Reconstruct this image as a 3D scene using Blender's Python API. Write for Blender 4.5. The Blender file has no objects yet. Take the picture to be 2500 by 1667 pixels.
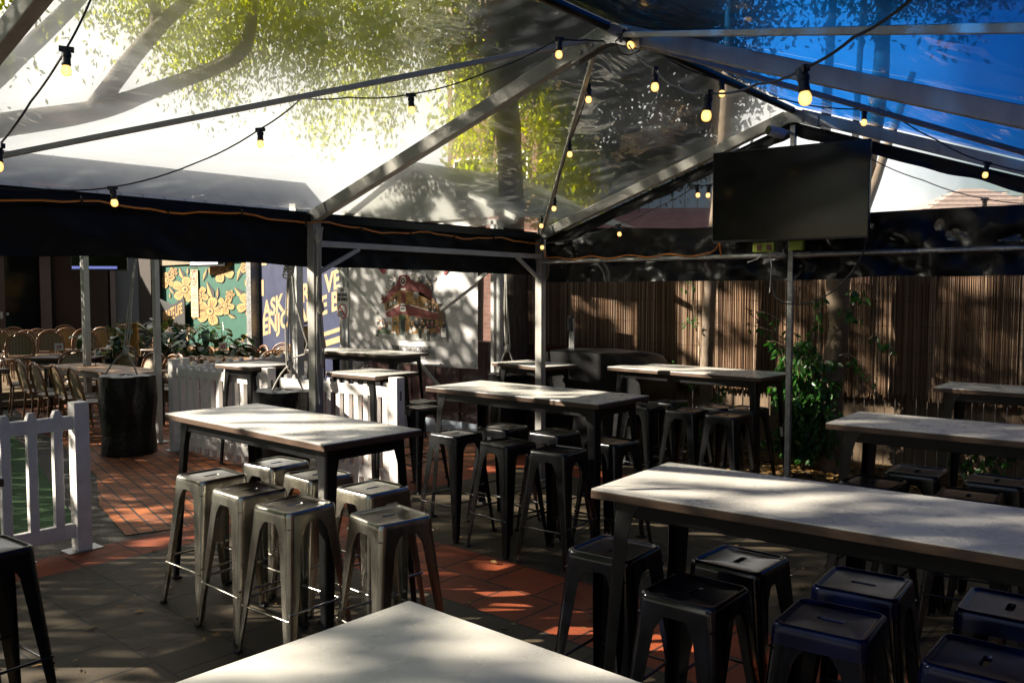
import bpy, bmesh, math, random
import numpy as np
from math import sin, cos, pi, radians, sqrt, atan2
from mathutils import Vector, Matrix, noise
random.seed(7); RNG = np.random.default_rng(7)
scene = bpy.context.scene
EXPOSURE = 1.8
COL = scene.collection

# ------------------------------------------------------------------ helpers
class MB:
    """collects shapes, then links them as ONE mesh object"""
    def __init__(s): s.v = []; s.f = []; s.m = []
    def add(s, vs, fs, mi=0):
        o = len(s.v); s.v += [tuple(p) for p in vs]
        s.f += [tuple(i + o for i in f) for f in fs]; s.m += [mi] * len(fs); return s
    def box(s, c, d, rz=0, mi=0, M=None):
        x, y, z = d[0] / 2, d[1] / 2, d[2] / 2
        R = M if M is not None else Matrix.Rotation(rz, 3, 'Z')
        vs = [Vector(c) + R @ Vector((a * x, b * y, e * z)) for a in (-1, 1) for b in (-1, 1) for e in (-1, 1)]
        return s.add(vs, [(0, 1, 3, 2), (4, 6, 7, 5), (0, 4, 5, 1), (2, 3, 7, 6), (0, 2, 6, 4), (1, 5, 7, 3)], mi)
    def bar(s, a, b, w, h, mi=0, up=(0, 0, 1)):
        a = Vector(a); b = Vector(b); d = b - a; L = d.length; d.normalize()
        u = Vector(up); sx = d.cross(u)
        if sx.length < 1e-4: sx = d.cross(Vector((1, 0, 0)))
        sx.normalize(); uu = sx.cross(d)
        R = Matrix((sx, d, uu)).transposed()
        return s.box((a + b) / 2, (w, L, h), M=R, mi=mi)
    def tube(s, pts, r, n=8, mi=0, cap=True):
        P = [Vector(p) for p in pts]; k = len(P)
        rs = r if isinstance(r, (list, tuple)) else [r] * k
        vs = []; prev = None
        for i in range(k):
            t = (P[min(i + 1, k - 1)] - P[max(i - 1, 0)]).normalized()
            if prev is None:
                ref = Vector((0, 0, 1)) if abs(t.z) < .9 else Vector((1, 0, 0))
                nx = t.cross(ref).normalized()
            else:
                nx = (prev - t * prev.dot(t)).normalized()
            prev = nx; ny = t.cross(nx)
            for j in range(n):
                a = 2 * pi * j / n
                vs.append(P[i] + (nx * cos(a) + ny * sin(a)) * rs[i])
        fs = [(i * n + j, i * n + (j + 1) % n, (i + 1) * n + (j + 1) % n, (i + 1) * n + j) for i in range(k - 1) for j in range(n)]
        if cap: fs += [tuple(range(n - 1, -1, -1)), tuple((k - 1) * n + j for j in range(n))]
        return s.add(vs, fs, mi)
    def lathe(s, prof, n=16, c=(0, 0, 0), mi=0, M=None):
        vs = []; C = Vector(c)
        for r, z in prof:
            for j in range(n):
                p = Vector((r * cos(2 * pi * j / n), r * sin(2 * pi * j / n), z))
                vs.append(C + (M @ p if M is not None else p))
        k = len(prof)
        fs = [(i * n + j, i * n + (j + 1) % n, (i + 1) * n + (j + 1) % n, (i + 1) * n + j) for i in range(k - 1) for j in range(n)]
        fs += [tuple(range(n - 1, -1, -1)), tuple((k - 1) * n + j for j in range(n))]
        return s.add(vs, fs, mi)
    def loops(s, L, mi=0, closed=True):
        n = len(L[0]); vs = [p for l in L for p in l]
        fs = [(i * n + j, i * n + (j + 1) % n, (i + 1) * n + (j + 1) % n, (i + 1) * n + j) for i in range(len(L) - 1) for j in range(n if closed else n - 1)]
        return s.add(vs, fs, mi)
    def prism(s, poly, z0, z1, M=None, mi=0):
        """2-D polygon (x,y) extruded along z, then moved by 4x4 M"""
        n = len(poly); T = M if M is not None else Matrix.Identity(4)
        vs = [T @ Vector((x, y, z0)) for x, y in poly] + [T @ Vector((x, y, z1)) for x, y in poly]
        fs = [tuple(range(n - 1, -1, -1)), tuple(range(n, 2 * n))] + [(i, (i + 1) % n, n + (i + 1) % n, n + i) for i in range(n)]
        return s.add(vs, fs, mi)
    def grid(s, fn, nu, nv, mi=0):
        vs = [fn(i / nu, j / nv) for i in range(nu + 1) for j in range(nv + 1)]
        fs = [(i * (nv + 1) + j, (i + 1) * (nv + 1) + j, (i + 1) * (nv + 1) + j + 1, i * (nv + 1) + j + 1) for i in range(nu) for j in range(nv)]
        return s.add(vs, fs, mi)
    def build(s, name, mats, parent=None, smooth=None, bevel=0, seg=2, recalc=True):
        me = bpy.data.meshes.new(name); me.from_pydata(s.v, [], s.f)
        if not isinstance(mats, (list, tuple)): mats = [mats]
        for m in mats: me.materials.append(m)
        if len(mats) > 1: me.polygons.foreach_set('material_index', s.m)
        if recalc:
            b = bmesh.new(); b.from_mesh(me); bmesh.ops.recalc_face_normals(b, faces=b.faces[:]); b.to_mesh(me); b.free()
        if smooth is not None:
            me.shade_smooth()
            if smooth < 3.1: me.set_sharp_from_angle(angle=smooth)
        me.update()
        o = bpy.data.objects.new(name, me); COL.objects.link(o)
        if parent is not None: o.parent = parent
        if bevel:
            md = o.modifiers.new('bevel', 'BEVEL'); md.width = bevel; md.segments = seg; md.limit_method = 'ANGLE'; md.angle_limit = radians(40)
        return o

def tag(o, label=None, cat=None, group=None, kind=None):
    if label: o['label'] = label
    if cat: o['category'] = cat
    if group: o['group'] = group
    if kind: o['kind'] = kind
    return o
def thing(name, label, cat, loc=(0, 0, 0), rz=0, group=None):
    o = bpy.data.objects.new(name, None); COL.objects.link(o); o.empty_display_size = .1
    o.location = loc; o.rotation_euler = (0, 0, rz)
    return tag(o, label, cat, group)
def copy_tree(o, parent=None):
    c = o.copy(); COL.objects.link(c)
    if parent is not None: c.parent = parent
    for ch in list(o.children): copy_tree(ch, c)
    return c
def fast_mesh(name, V, F, mats, parent=None, mi=None):
    me = bpy.data.meshes.new(name); nv = len(V); nf = len(F); k = F.shape[1]
    me.vertices.add(nv); me.vertices.foreach_set('co', np.asarray(V, np.float32).ravel())
    me.loops.add(nf * k); me.loops.foreach_set('vertex_index', F.astype(np.int32).ravel())
    me.polygons.add(nf); me.polygons.foreach_set('loop_start', np.arange(0, nf * k, k, dtype=np.int32))
    if not isinstance(mats, (list, tuple)): mats = [mats]
    for m in mats: me.materials.append(m)
    if mi is not None: me.polygons.foreach_set('material_index', np.asarray(mi, np.int32))
    me.update(calc_edges=True); me.validate()
    o = bpy.data.objects.new(name, me); COL.objects.link(o)
    if parent is not None: o.parent = parent
    return o
def rsq(hx, hy, r, z, n=48):
    """rounded rectangle loop, n points"""
    q = n // 4; out = []
    for k, (sx, sy, a0) in enumerate(((1, 1, 0), (-1, 1, 90), (-1, -1, 180), (1, -1, 270))):
        for i in range(q):
            a = radians(a0 + 90 * i / (q - 1))
            out.append((sx * (hx - r) + r * cos(a), sy * (hy - r) + r * sin(a), z))
    return out
def text_mesh(txt, size, depth=.002, spacing=1.0, bold=0.0, shear=0.0, align='CENTER'):
    cu = bpy.data.curves.new('lettering', 'FONT'); cu.body = txt; cu.size = size; cu.extrude = depth
    cu.align_x = align; cu.align_y = 'CENTER'; cu.space_character = spacing; cu.offset = bold; cu.shear = shear; cu.resolution_u = 3
    ob = bpy.data.objects.new('lettering', cu); COL.objects.link(ob)
    me = bpy.data.meshes.new_from_object(ob.evaluated_get(bpy.context.evaluated_depsgraph_get()))
    bpy.data.objects.remove(ob); bpy.data.curves.remove(cu)
    return me
def letters(txt, size, mat, parent, M, name='lettering', depth=.002, bold=0.0, spacing=1.0, uphill=0.0, sx=1.0, align='CENTER'):
    """text standing on a surface: M maps its flat (x,y) plane onto the surface"""
    me = text_mesh(txt, size, depth, spacing, bold, align=align)
    for v in me.vertices:
        x, y, z = v.co; v.co = M @ Vector((x * sx, y + uphill * x * sx, z))
    me.name = name; me.materials.clear(); me.materials.append(mat)
    o = bpy.data.objects.new(name, me); COL.objects.link(o); o.parent = parent
    return o
def face_m(loc, nx, rz_extra=0):
    """4x4: local x -> unit vector nx (horizontal), local y -> world up, local z -> out of the surface"""
    x = Vector((nx[0], nx[1], 0)).normalized(); y = Vector((0, 0, 1)); z = x.cross(y)
    M = Matrix((x, y, z)).transposed().to_4x4(); M.translation = Vector(loc)
    return M

# ------------------------------------------------------------------ materials
def nt(name):
    m = bpy.data.materials.new(name); m.use_nodes = True
    t = m.node_tree; b = t.nodes.get('Principled BSDF'); return m, t, b
def N(t, typ, **kw):
    n = t.nodes.new(typ)
    for k, v in kw.items():
        if k in n.inputs.keys(): n.inputs[k].default_value = v
        else: setattr(n, k, v)
    return n
def ramp(t, fac, stops):
    r = t.nodes.new('ShaderNodeValToRGB'); e = r.color_ramp.elements
    while len(e) < len(stops): e.new(.5)
    for el, (p, c) in zip(e, stops): el.position = p; el.color = (*c, 1)
    t.links.new(fac, r.inputs[0]); return r
def mat(name, col, rough=.6, metal=0, var=.25, scale=8, bump=0, bscale=60, coat=0, spec=None, col2=None, stretch=None, detail=4):
    """principled surface with noise-varied colour and roughness"""
    m, t, b = nt(name); L = t.links
    tc = N(t, 'ShaderNodeTexCoord'); mp = N(t, 'ShaderNodeMapping')
    if stretch: mp.inputs['Scale'].default_value = stretch
    L.new(tc.outputs['Object'], mp.inputs['Vector'])
    n = N(t, 'ShaderNodeTexNoise', Scale=scale, Detail=detail, Roughness=.6); L.new(mp.outputs[0], n.inputs['Vector'])
    c2 = col2 or tuple(max(0, c * (1 - var)) for c in col); c1 = tuple(min(1, c * (1 + var * .5)) for c in col) if not col2 else col
    r = ramp(t, n.outputs['Fac'], [(.3, c2), (.7, c1)]); L.new(r.outputs[0], b.inputs['Base Color'])
    mr = N(t, 'ShaderNodeMapRange'); mr.inputs['To Min'].default_value = max(.02, rough * .8); mr.inputs['To Max'].default_value = min(1, rough * 1.25)
    L.new(n.outputs['Fac'], mr.inputs['Value']); L.new(mr.outputs[0], b.inputs['Roughness'])
    b.inputs['Metallic'].default_value = metal
    if coat: b.inputs['Coat Weight'].default_value = coat; b.inputs['Coat Roughness'].default_value = .08
    if spec is not None: b.inputs['Specular IOR Level'].default_value = spec
    if bump:
        n2 = N(t, 'ShaderNodeTexNoise', Scale=bscale, Detail=3); L.new(mp.outputs[0], n2.inputs['Vector'])
        bp = N(t, 'ShaderNodeBump', Strength=bump, Distance=.01); L.new(n2.outputs['Fac'], bp.inputs['Height']); L.new(bp.outputs[0], b.inputs['Normal'])
    return m
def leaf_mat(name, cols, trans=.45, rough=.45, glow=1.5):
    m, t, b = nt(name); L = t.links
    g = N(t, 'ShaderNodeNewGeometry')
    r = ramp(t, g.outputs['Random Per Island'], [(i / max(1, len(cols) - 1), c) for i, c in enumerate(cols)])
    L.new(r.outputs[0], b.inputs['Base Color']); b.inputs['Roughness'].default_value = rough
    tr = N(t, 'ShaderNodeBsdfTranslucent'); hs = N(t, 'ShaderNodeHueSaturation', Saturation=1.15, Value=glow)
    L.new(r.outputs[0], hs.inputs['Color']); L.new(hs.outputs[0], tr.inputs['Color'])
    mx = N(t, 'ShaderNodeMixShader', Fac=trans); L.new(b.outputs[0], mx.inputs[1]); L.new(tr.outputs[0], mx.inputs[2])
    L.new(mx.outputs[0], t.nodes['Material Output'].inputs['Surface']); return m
def emit_mat(name, col, strength):
    m, t, b = nt(name); b.inputs['Base Color'].default_value = (*col, 1)
    lw = N(t, 'ShaderNodeLayerWeight', Blend=.35); r = ramp(t, lw.outputs['Facing'], [(0, (1, .72, .28)), (.75, col)])
    t.links.new(r.outputs[0], b.inputs['Emission Color']); b.inputs['Emission Strength'].default_value = strength; b.inputs['Roughness'].default_value = .15
    return m
def plastic(name, tint, haze, rough=.06, gloss=1.0, blur=.40, brough=.29):
    """clear PVC sheet: see-through, a little milky where dirty, glossy"""
    m, t, b = nt(name); L = t.links; t.nodes.remove(b)
    tc = N(t, 'ShaderNodeTexCoord'); mp = N(t, 'ShaderNodeMapping'); mp.inputs['Scale'].default_value = (1.2, .35, 1)
    L.new(tc.outputs['Object'], mp.inputs['Vector'])
    n = N(t, 'ShaderNodeTexNoise', Scale=3.2, Detail=7, Roughness=.68, Distortion=.6); L.new(mp.outputs[0], n.inputs['Vector'])
    sp = N(t, 'ShaderNodeTexNoise', Scale=140, Detail=2); L.new(tc.outputs['Object'], sp.inputs['Vector'])
    tr = N(t, 'ShaderNodeBsdfTransparent', Color=(*tint, 1))
    df = N(t, 'ShaderNodeBsdfDiffuse', Color=(.66, .70, .76, 1)); tl = N(t, 'ShaderNodeBsdfTranslucent', Color=(.74, .79, .87, 1))
    dm = N(t, 'ShaderNodeMixShader', Fac=.6); L.new(df.outputs[0], dm.inputs[1]); L.new(tl.outputs[0], dm.inputs[2])
    mr = N(t, 'ShaderNodeMapRange'); mr.inputs['From Min'].default_value = .35; mr.inputs['From Max'].default_value = .75
    mr.inputs['To Min'].default_value = haze * .25; mr.inputs['To Max'].default_value = haze * 1.8
    L.new(n.outputs['Fac'], mr.inputs['Value'])
    sr = N(t, 'ShaderNodeMapRange'); sr.inputs['From Min'].default_value = .62; sr.inputs['From Max'].default_value = .75; sr.inputs['To Max'].default_value = haze * 2
    L.new(sp.outputs['Fac'], sr.inputs['Value'])
    ad = N(t, 'ShaderNodeMath', operation='ADD', use_clamp=True); L.new(mr.outputs[0], ad.inputs[0]); L.new(sr.outputs[0], ad.inputs[1])
    gi = N(t, 'ShaderNodeNewGeometry'); rf = N(t, 'ShaderNodeBsdfRefraction', IOR=1.35, Roughness=brough, Color=(*tint, 1)); L.new(gi.outputs['Incoming'], rf.inputs['Normal']); tb = N(t, 'ShaderNodeMixShader', Fac=blur); L.new(tr.outputs[0], tb.inputs[1]); L.new(rf.outputs[0], tb.inputs[2])
    m1 = N(t, 'ShaderNodeMixShader'); L.new(ad.outputs[0], m1.inputs[0]); L.new(tb.outputs[0], m1.inputs[1]); L.new(dm.outputs[0], m1.inputs[2])
    gl = N(t, 'ShaderNodeBsdfGlossy', Roughness=rough, Color=(.9, .9, .9, 1))
    bn = N(t, 'ShaderNodeTexNoise', Scale=2.2, Detail=3, Distortion=1.2); L.new(mp.outputs[0], bn.inputs['Vector'])
    bp = N(t, 'ShaderNodeBump', Strength=.8, Distance=.06); L.new(bn.outputs['Fac'], bp.inputs['Height']); L.new(bp.outputs[0], gl.inputs['Normal'])
    fr = N(t, 'ShaderNodeLayerWeight', Blend=.5); pw = N(t, 'ShaderNodeMath', operation='POWER'); pw.inputs[1].default_value = 4.5; L.new(fr.outputs['Facing'], pw.inputs[0])
    fm = N(t, 'ShaderNodeMath', operation='MULTIPLY_ADD', use_clamp=True); fm.inputs[1].default_value = .75 * gloss; fm.inputs[2].default_value = .045 * gloss; L.new(pw.outputs[0], fm.inputs[0])
    m2 = N(t, 'ShaderNodeMixShader'); L.new(fm.outputs[0], m2.inputs[0]); L.new(m1.outputs[0], m2.inputs[1]); L.new(gl.outputs[0], m2.inputs[2])
    L.new(m2.outputs[0], t.nodes['Material Output'].inputs['Surface']); return m

M = {}
M['laminate'] = mat('white_laminate', (.63, .60, .535), .27, var=.07, scale=6, detail=12, bump=.03, bscale=40)
M['plywood'] = mat('plywood_edge', (.085, .048, .028), .45, var=.4, scale=6, stretch=(3, 3, 40))
M['black'] = mat('black_powder_coat', (.006, .006, .0065), .3, var=.3, scale=10, spec=.3)
M['black_gloss'] = mat('black_enamel', (.006, .006, .007), .2, var=.3, scale=9, spec=.45, bump=.05, bscale=9)
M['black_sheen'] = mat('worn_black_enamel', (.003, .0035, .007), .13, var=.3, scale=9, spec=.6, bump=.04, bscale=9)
M['sky_reflection_paint'] = mat('painted_sky_reflection', (.002, .006, .040), .24, metal=.4, var=.3, scale=7)  # blue sky reflection put into the seat colour of black stools
M['steel'] = mat('raw_steel', (.50, .475, .41), .24, metal=1, var=.6, scale=7, stretch=(1, 1, .35), bump=.06, bscale=90)
M['rubber'] = mat('rubber', (.012, .012, .012), .7)
M['alu'] = mat('aluminium', (.40, .385, .35), .42, metal=.45, var=.25, scale=9, stretch=(1, 1, .3))
M['alu_white'] = mat('painted_aluminium', (.50, .50, .48), .4, metal=.25, var=.2, scale=6)
M['galv'] = mat('galvanised_steel', (.34, .34, .33), .42, metal=.8, var=.35, scale=25)
M['fence_white'] = mat('white_vinyl', (.84, .80, .76), .36, var=.16, scale=7, detail=8)
M['dark_slot'] = mat('dark_slot', (.01, .01, .01), .9)
M['vinyl_fold'] = mat('creased_black_vinyl', (.007, .007, .0075), .36, var=.4, scale=5, bump=.5, bscale=4, spec=.25)
M['vinyl_black'] = mat('black_vinyl_sheet', (.0065, .0065, .007), .42, var=.4, scale=5, bump=.25, bscale=5, spec=.18)
M['plastic_black'] = mat('black_plastic_wrap', (.004, .004, .004), .33, var=.4, scale=8, bump=.6, bscale=20, spec=.22)
M['tv_frame'] = mat('tv_bezel', (.008, .008, .008), .35)
M['tv_screen'] = mat('tv_screen', (.003, .003, .0035), .11, var=.2, spec=.35)
M['roof_clear'] = plastic('clear_roof_sheet', (.95, .96, .94), .10)
M['roof_blue'] = plastic('blue_tinted_roof_sheet', (.014, .21, .74), .010, gloss=.3, blur=.45)
M['wall_clear'] = plastic('clear_wall_sheet', (.80, .80, .80), .05, blur=.1)
M['gable_clear'] = plastic('clear_gable_sheet', (.92, .95, .99), .03, blur=.15)
M['cable'] = mat('black_cable', (.010, .010, .010), .5)
M['cable_orange'] = mat('orange_cable', (.62, .20, .02), .45, var=.1)
M['cable_white'] = mat('white_cable', (.55, .55, .53), .5)
M['bulb'] = emit_mat('lit_bulb', (1.0, .40, .05), .52)
M['rope'] = mat('rope', (.40, .38, .33), .8, var=.4, scale=120, bump=.4, bscale=200)
M['hi_vis'] = mat('lime_power_board', (.24, .30, .02), .5, var=.1)
M['brown'] = mat('brown_switch', (.12, .03, .02), .5)
M['cam_white'] = mat('camera_shell', (.55, .55, .55), .4)
M['deckwood'] = mat('table_timber', (.27, .135, .05), .5, var=.35, scale=5, stretch=(1, 14, 14), bump=.1)
M['dark_timber'] = mat('dark_stained_timber', (.055, .018, .008), .45, var=.4, scale=6, stretch=(14, 14, 1))
M['cane'] = mat('bent_cane', (.20, .085, .028), .38, var=.35, scale=14, coat=.2)
M['glass_dark'] = mat('dark_glass', (.006, .006, .006), .10, var=.1, spec=.12)
M['mural_teal'] = mat('teal_mural_paint', (.003, .075, .044), .6, var=.15)
M['mural_cream'] = mat('cream_mural_paint', (.40, .22, .06), .6, var=.12)
M['mural_black'] = mat('black_mural_paint', (.012, .010, .008), .6)
M['sign_blue'] = mat('navy_sign_paint', (.009, .016, .060), .5, var=.25, scale=3)
M['sign_cream'] = mat('cream_sign_paint', (.38, .26, .13), .55, var=.12)
M['sign_white'] = mat('white_sign', (.66, .65, .62), .5, var=.05)
M['ink'] = mat('black_ink', (.012, .012, .012), .6)
M['red_ink'] = mat('red_ink', (.42, .03, .03), .6)
M['orange_box'] = mat('orange_menu_box', (.60, .26, .05), .6, var=.1)
M['planter'] = mat('grey_planter', (.06, .06, .06), .7)
M['bark'] = mat('tree_bark', (.11, .082, .055), .85, var=.55, scale=7, stretch=(3, 3, .6), bump=.8, bscale=16)
M['bark_pale'] = mat('smooth_bark', (.17, .125, .085), .8, var=.45, scale=6, stretch=(2, 2, 1), bump=.4, bscale=22)
M['bark_dark'] = mat('rough_dark_bark', (.075, .055, .042), .9, var=.6, scale=8, stretch=(4, 4, .5), bump=1.0, bscale=14)
M['wall_cream'] = mat('render_wall', (.20, .16, .10), .8, var=.2)
M['ceiling_dark'] = mat('dark_soffit', (.03, .02, .014), .8)
M['roof_metal'] = mat('zinc_roof', (.26, .25, .27), .5, var=.2, scale=2)
M['canvas'] = mat('grey_canvas', (.36, .36, .34), .7, var=.12, scale=2)
M['paling'] = mat('weathered_paling', (.17, .115, .07), .85, var=.5, scale=6, stretch=(9, 9, .7), bump=.3)
M['red_wall'] = mat('oxblood_wall', (.085, .020, .014), .6, var=.3)
M['shed_wall'] = mat('pale_blue_cladding', (.50, .58, .68), .5, var=.08)
M['shed_roof'] = mat('terracotta_roof', (.42, .15, .12), .7, var=.25, scale=5)
M['tiles'] = mat('roof_tiles', (.42, .30, .24), .7, var=.35, scale=14)
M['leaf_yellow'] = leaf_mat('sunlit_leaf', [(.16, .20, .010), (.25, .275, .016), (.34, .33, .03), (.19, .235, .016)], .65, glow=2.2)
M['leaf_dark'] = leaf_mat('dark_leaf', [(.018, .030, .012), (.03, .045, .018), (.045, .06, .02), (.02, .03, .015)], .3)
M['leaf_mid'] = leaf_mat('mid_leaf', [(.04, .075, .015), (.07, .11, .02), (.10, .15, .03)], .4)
M['leaf_shrub'] = leaf_mat('shrub_leaf', [(.02, .07, .012), (.03, .11, .018), (.05, .15, .025)], .35, .3)
M['leaf_pot'] = leaf_mat('glossy_pot_leaf', [(.02, .045, .012), (.04, .075, .02), (.07, .11, .02)], .25, .25)
M['litter'] = leaf_mat('leaf_litter', [(.10, .06, .02), (.22, .13, .04), (.34, .20, .06), (.14, .08, .03)], .15, .7)
M['turf'] = mat('artificial_turf', (.020, .085, .012), .9, var=.5, scale=120, bump=.8, bscale=200)
M['step'] = mat('step_timber', (.16, .11, .055), .6, var=.3, scale=5, stretch=(12, 1, 1))

def weave_mat():
    m, t, b = nt('woven_rattan'); L = t.links
    tc = N(t, 'ShaderNodeTexCoord'); v = N(t, 'ShaderNodeTexVoronoi', Scale=46, Randomness=0.0); 
    mp = N(t, 'ShaderNodeMapping'); mp.inputs['Rotation'].default_value = (.0, .0, .0); mp.inputs['Scale'].default_value = (1, .001, 1.35)
    L.new(tc.outputs['Object'], mp.inputs['Vector']); L.new(mp.outputs[0], v.inputs['Vector'])
    r = ramp(t, v.outputs['Distance'], [(.30, (.44, .33, .16)), (.42, (.03, .015, .008))]); L.new(r.outputs[0], b.inputs['Base Color']); b.inputs['Roughness'].default_value = .45
    return m
M['weave'] = weave_mat()
def weave_seat():
    m, t, b = nt('woven_seat'); L = t.links
    tc = N(t, 'ShaderNodeTexCoord'); v = N(t, 'ShaderNodeTexVoronoi', Scale=46, Randomness=0.0); L.new(tc.outputs['Object'], v.inputs['Vector'])
    r = ramp(t, v.outputs['Distance'], [(.30, (.40, .31, .17)), (.45, (.03, .015, .008))]); L.new(r.outputs[0], b.inputs['Base Color']); return m
M['weave_seat'] = weave_seat()

def reed_mat():
    m, t, b = nt('reed_cane'); L = t.links
    g = N(t, 'ShaderNodeNewGeometry')
    r = ramp(t, g.outputs['Random Per Island'], [(0, (.05, .027, .014)), (.4, (.15, .082, .042)), (.75, (.28, .175, .10)), (.92, (.46, .34, .24)), (1, (.62, .50, .38))])
    tc = N(t, 'ShaderNodeTexCoord'); n = N(t, 'ShaderNodeTexNoise', Scale=2.0, Detail=4); L.new(tc.outputs['Object'], n.inputs['Vector'])
    mx = N(t, 'ShaderNodeMix', data_type='RGBA', blend_type='MULTIPLY'); mx.inputs[0].default_value = .6
    r2 = ramp(t, n.outputs['Fac'], [(.3, (.5, .42, .36)), (.7, (1, .95, .9))])
    L.new(r.outputs[0], mx.inputs[6]); L.new(r2.outputs[0], mx.inputs[7]); L.new(mx.outputs[2], b.inputs['Base Color']); b.inputs['Roughness'].default_value = .45
    return m
M['reed'] = reed_mat()
def brick_mat(name, c1, c2, mortar, sx, sy, ms, rot=0, rough=.8, bump=.4, frq=2, off=.5, speck=True, vertical=False, band=None):
    m, t, b = nt(name); L = t.links
    tc = N(t, 'ShaderNodeTexCoord'); mp = N(t, 'ShaderNodeMapping')
    mp.inputs['Rotation'].default_value = (radians(-90) if vertical else 0, 0, rot); L.new(tc.outputs['Object'], mp.inputs['Vector'])
    bk = N(t, 'ShaderNodeTexBrick', offset=off, offset_frequency=frq, squash=1); L.new(mp.outputs[0], bk.inputs['Vector'])
    bk.inputs['Scale'].default_value = 1; bk.inputs['Brick Width'].default_value = sx; bk.inputs['Row Height'].default_value = sy
    bk.inputs['Mortar Size'].default_value = ms; bk.inputs['Mortar Smooth'].default_value = .2
    bk.inputs['Color1'].default_value = (*c1, 1); bk.inputs['Color2'].default_value = (*c2, 1); bk.inputs['Mortar'].default_value = (*mortar, 1)
    n = N(t, 'ShaderNodeTexNoise', Scale=2.5, Detail=6, Roughness=.65); L.new(tc.outputs['Object'], n.inputs['Vector'])
    n2 = N(t, 'ShaderNodeTexNoise', Scale=160, Detail=2); L.new(tc.outputs['Object'], n2.inputs['Vector'])
    r = ramp(t, n.outputs['Fac'], [(.3, (.55, .52, .5)), (.7, (1.1, 1.08, 1.05))]); r2 = ramp(t, n2.outputs['Fac'], [(.35, (.6, .6, .6)), (.62, (1, 1, 1)), (.75, (3.6, 3.4, 3.0))])
    col = bk.outputs['Color']
    if band is not None: col = band(t, L, tc, bk)
    mx = N(t, 'ShaderNodeMix', data_type='RGBA', blend_type='MULTIPLY'); mx.inputs[0].default_value = 1
    L.new(col, mx.inputs[6]); L.new(r.outputs[0], mx.inputs[7])
    mx2 = N(t, 'ShaderNodeMix', data_type='RGBA', blend_type='MULTIPLY'); mx2.inputs[0].default_value = .8 if speck else 0
    L.new(mx.outputs[2], mx2.inputs[6]); L.new(r2.outputs[0], mx2.inputs[7]); L.new(mx2.outputs[2], b.inputs['Base Color'])
    b.inputs['Roughness'].default_value = rough
    sb = N(t, 'ShaderNodeMath', operation='MULTIPLY_ADD'); sb.inputs[1].default_value = -1.5; L.new(bk.outputs['Fac'], sb.inputs[0]); L.new(n2.outputs['Fac'], sb.inputs[2])
    bp = N(t, 'ShaderNodeBump', Strength=bump, Distance=.006); L.new(sb.outputs[0], bp.inputs['Height']); L.new(bp.outputs[0], b.inputs['Normal'])
    return m
def paver_band(t, L, tc, bk):
    """red pavers in one cross band and along the fence, the rest grey"""
    sx = N(t, 'ShaderNodeSeparateXYZ'); L.new(tc.outputs['Object'], sx.inputs[0])
    def rng(src, lo, hi):
        a = N(t, 'ShaderNodeMath', operation='GREATER_THAN'); a.inputs[1].default_value = lo; L.new(src, a.inputs[0])
        c = N(t, 'ShaderNodeMath', operation='LESS_THAN'); c.inputs[1].default_value = hi; L.new(src, c.inputs[0])
        k = N(t, 'ShaderNodeMath', operation='MULTIPLY'); L.new(a.outputs[0], k.inputs[0]); L.new(c.outputs[0], k.inputs[1]); return k.outputs[0]
    k1 = rng(sx.outputs['Y'], 3.52, 4.30); k2 = rng(sx.outputs['Y'], 6.7, 7.1); k3 = rng(sx.outputs['X'], -6.3, -5.86)
    m1 = N(t, 'ShaderNodeMath', operation='MAXIMUM'); L.new(k1, m1.inputs[0]); L.new(k2, m1.inputs[1])
    m2 = N(t, 'ShaderNodeMath', operation='MAXIMUM'); L.new(m1.outputs[0], m2.inputs[0]); L.new(k3, m2.inputs[1])
    tint = N(t, 'ShaderNodeMix', data_type='RGBA'); L.new(m2.outputs[0], tint.inputs[0])
    tint.inputs[6].default_value = (1, 1, 1, 1); tint.inputs[7].default_value = (5.0, 1.30, .42, 1)
    mx = N(t, 'ShaderNodeMix', data_type='RGBA', blend_type='MULTIPLY'); mx.inputs[0].default_value = 1
    L.new(bk.outputs['Color'], mx.inputs[6]); L.new(tint.outputs[2], mx.inputs[7]); return mx.outputs[2]
M['pavers'] = brick_mat('concrete_pavers', (.078, .054, .025), (.052, .037, .017), (.010, .008, .005), .39, .39, .009, band=paver_band, rough=.75)
M['bricks'] = brick_mat('clay_brick_paving', (.42, .115, .020), (.25, .07, .014), (.03, .014, .006), .24, .12, .010, rot=radians(13), rough=.7)
M['kerbstone'] = mat('rough_concrete', (.06, .052, .042), .85, var=.5, scale=12, bump=.8, bscale=60)
M['soil'] = mat('bare_soil', (.05, .034, .02), .95, var=.5, scale=10, bump=1, bscale=40)
M['house_brick'] = brick_mat('red_house_brick', (.20, .085, .06), (.26, .12, .09), (.22, .17, .14), .24, .086, .01, vertical=True, speck=False, rough=.85)
M['pier_brick'] = brick_mat('brown_pier_brick', (.12, .055, .035), (.09, .04, .026), (.05, .04, .03), .24, .086, .01, vertical=True, speck=False)
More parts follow.
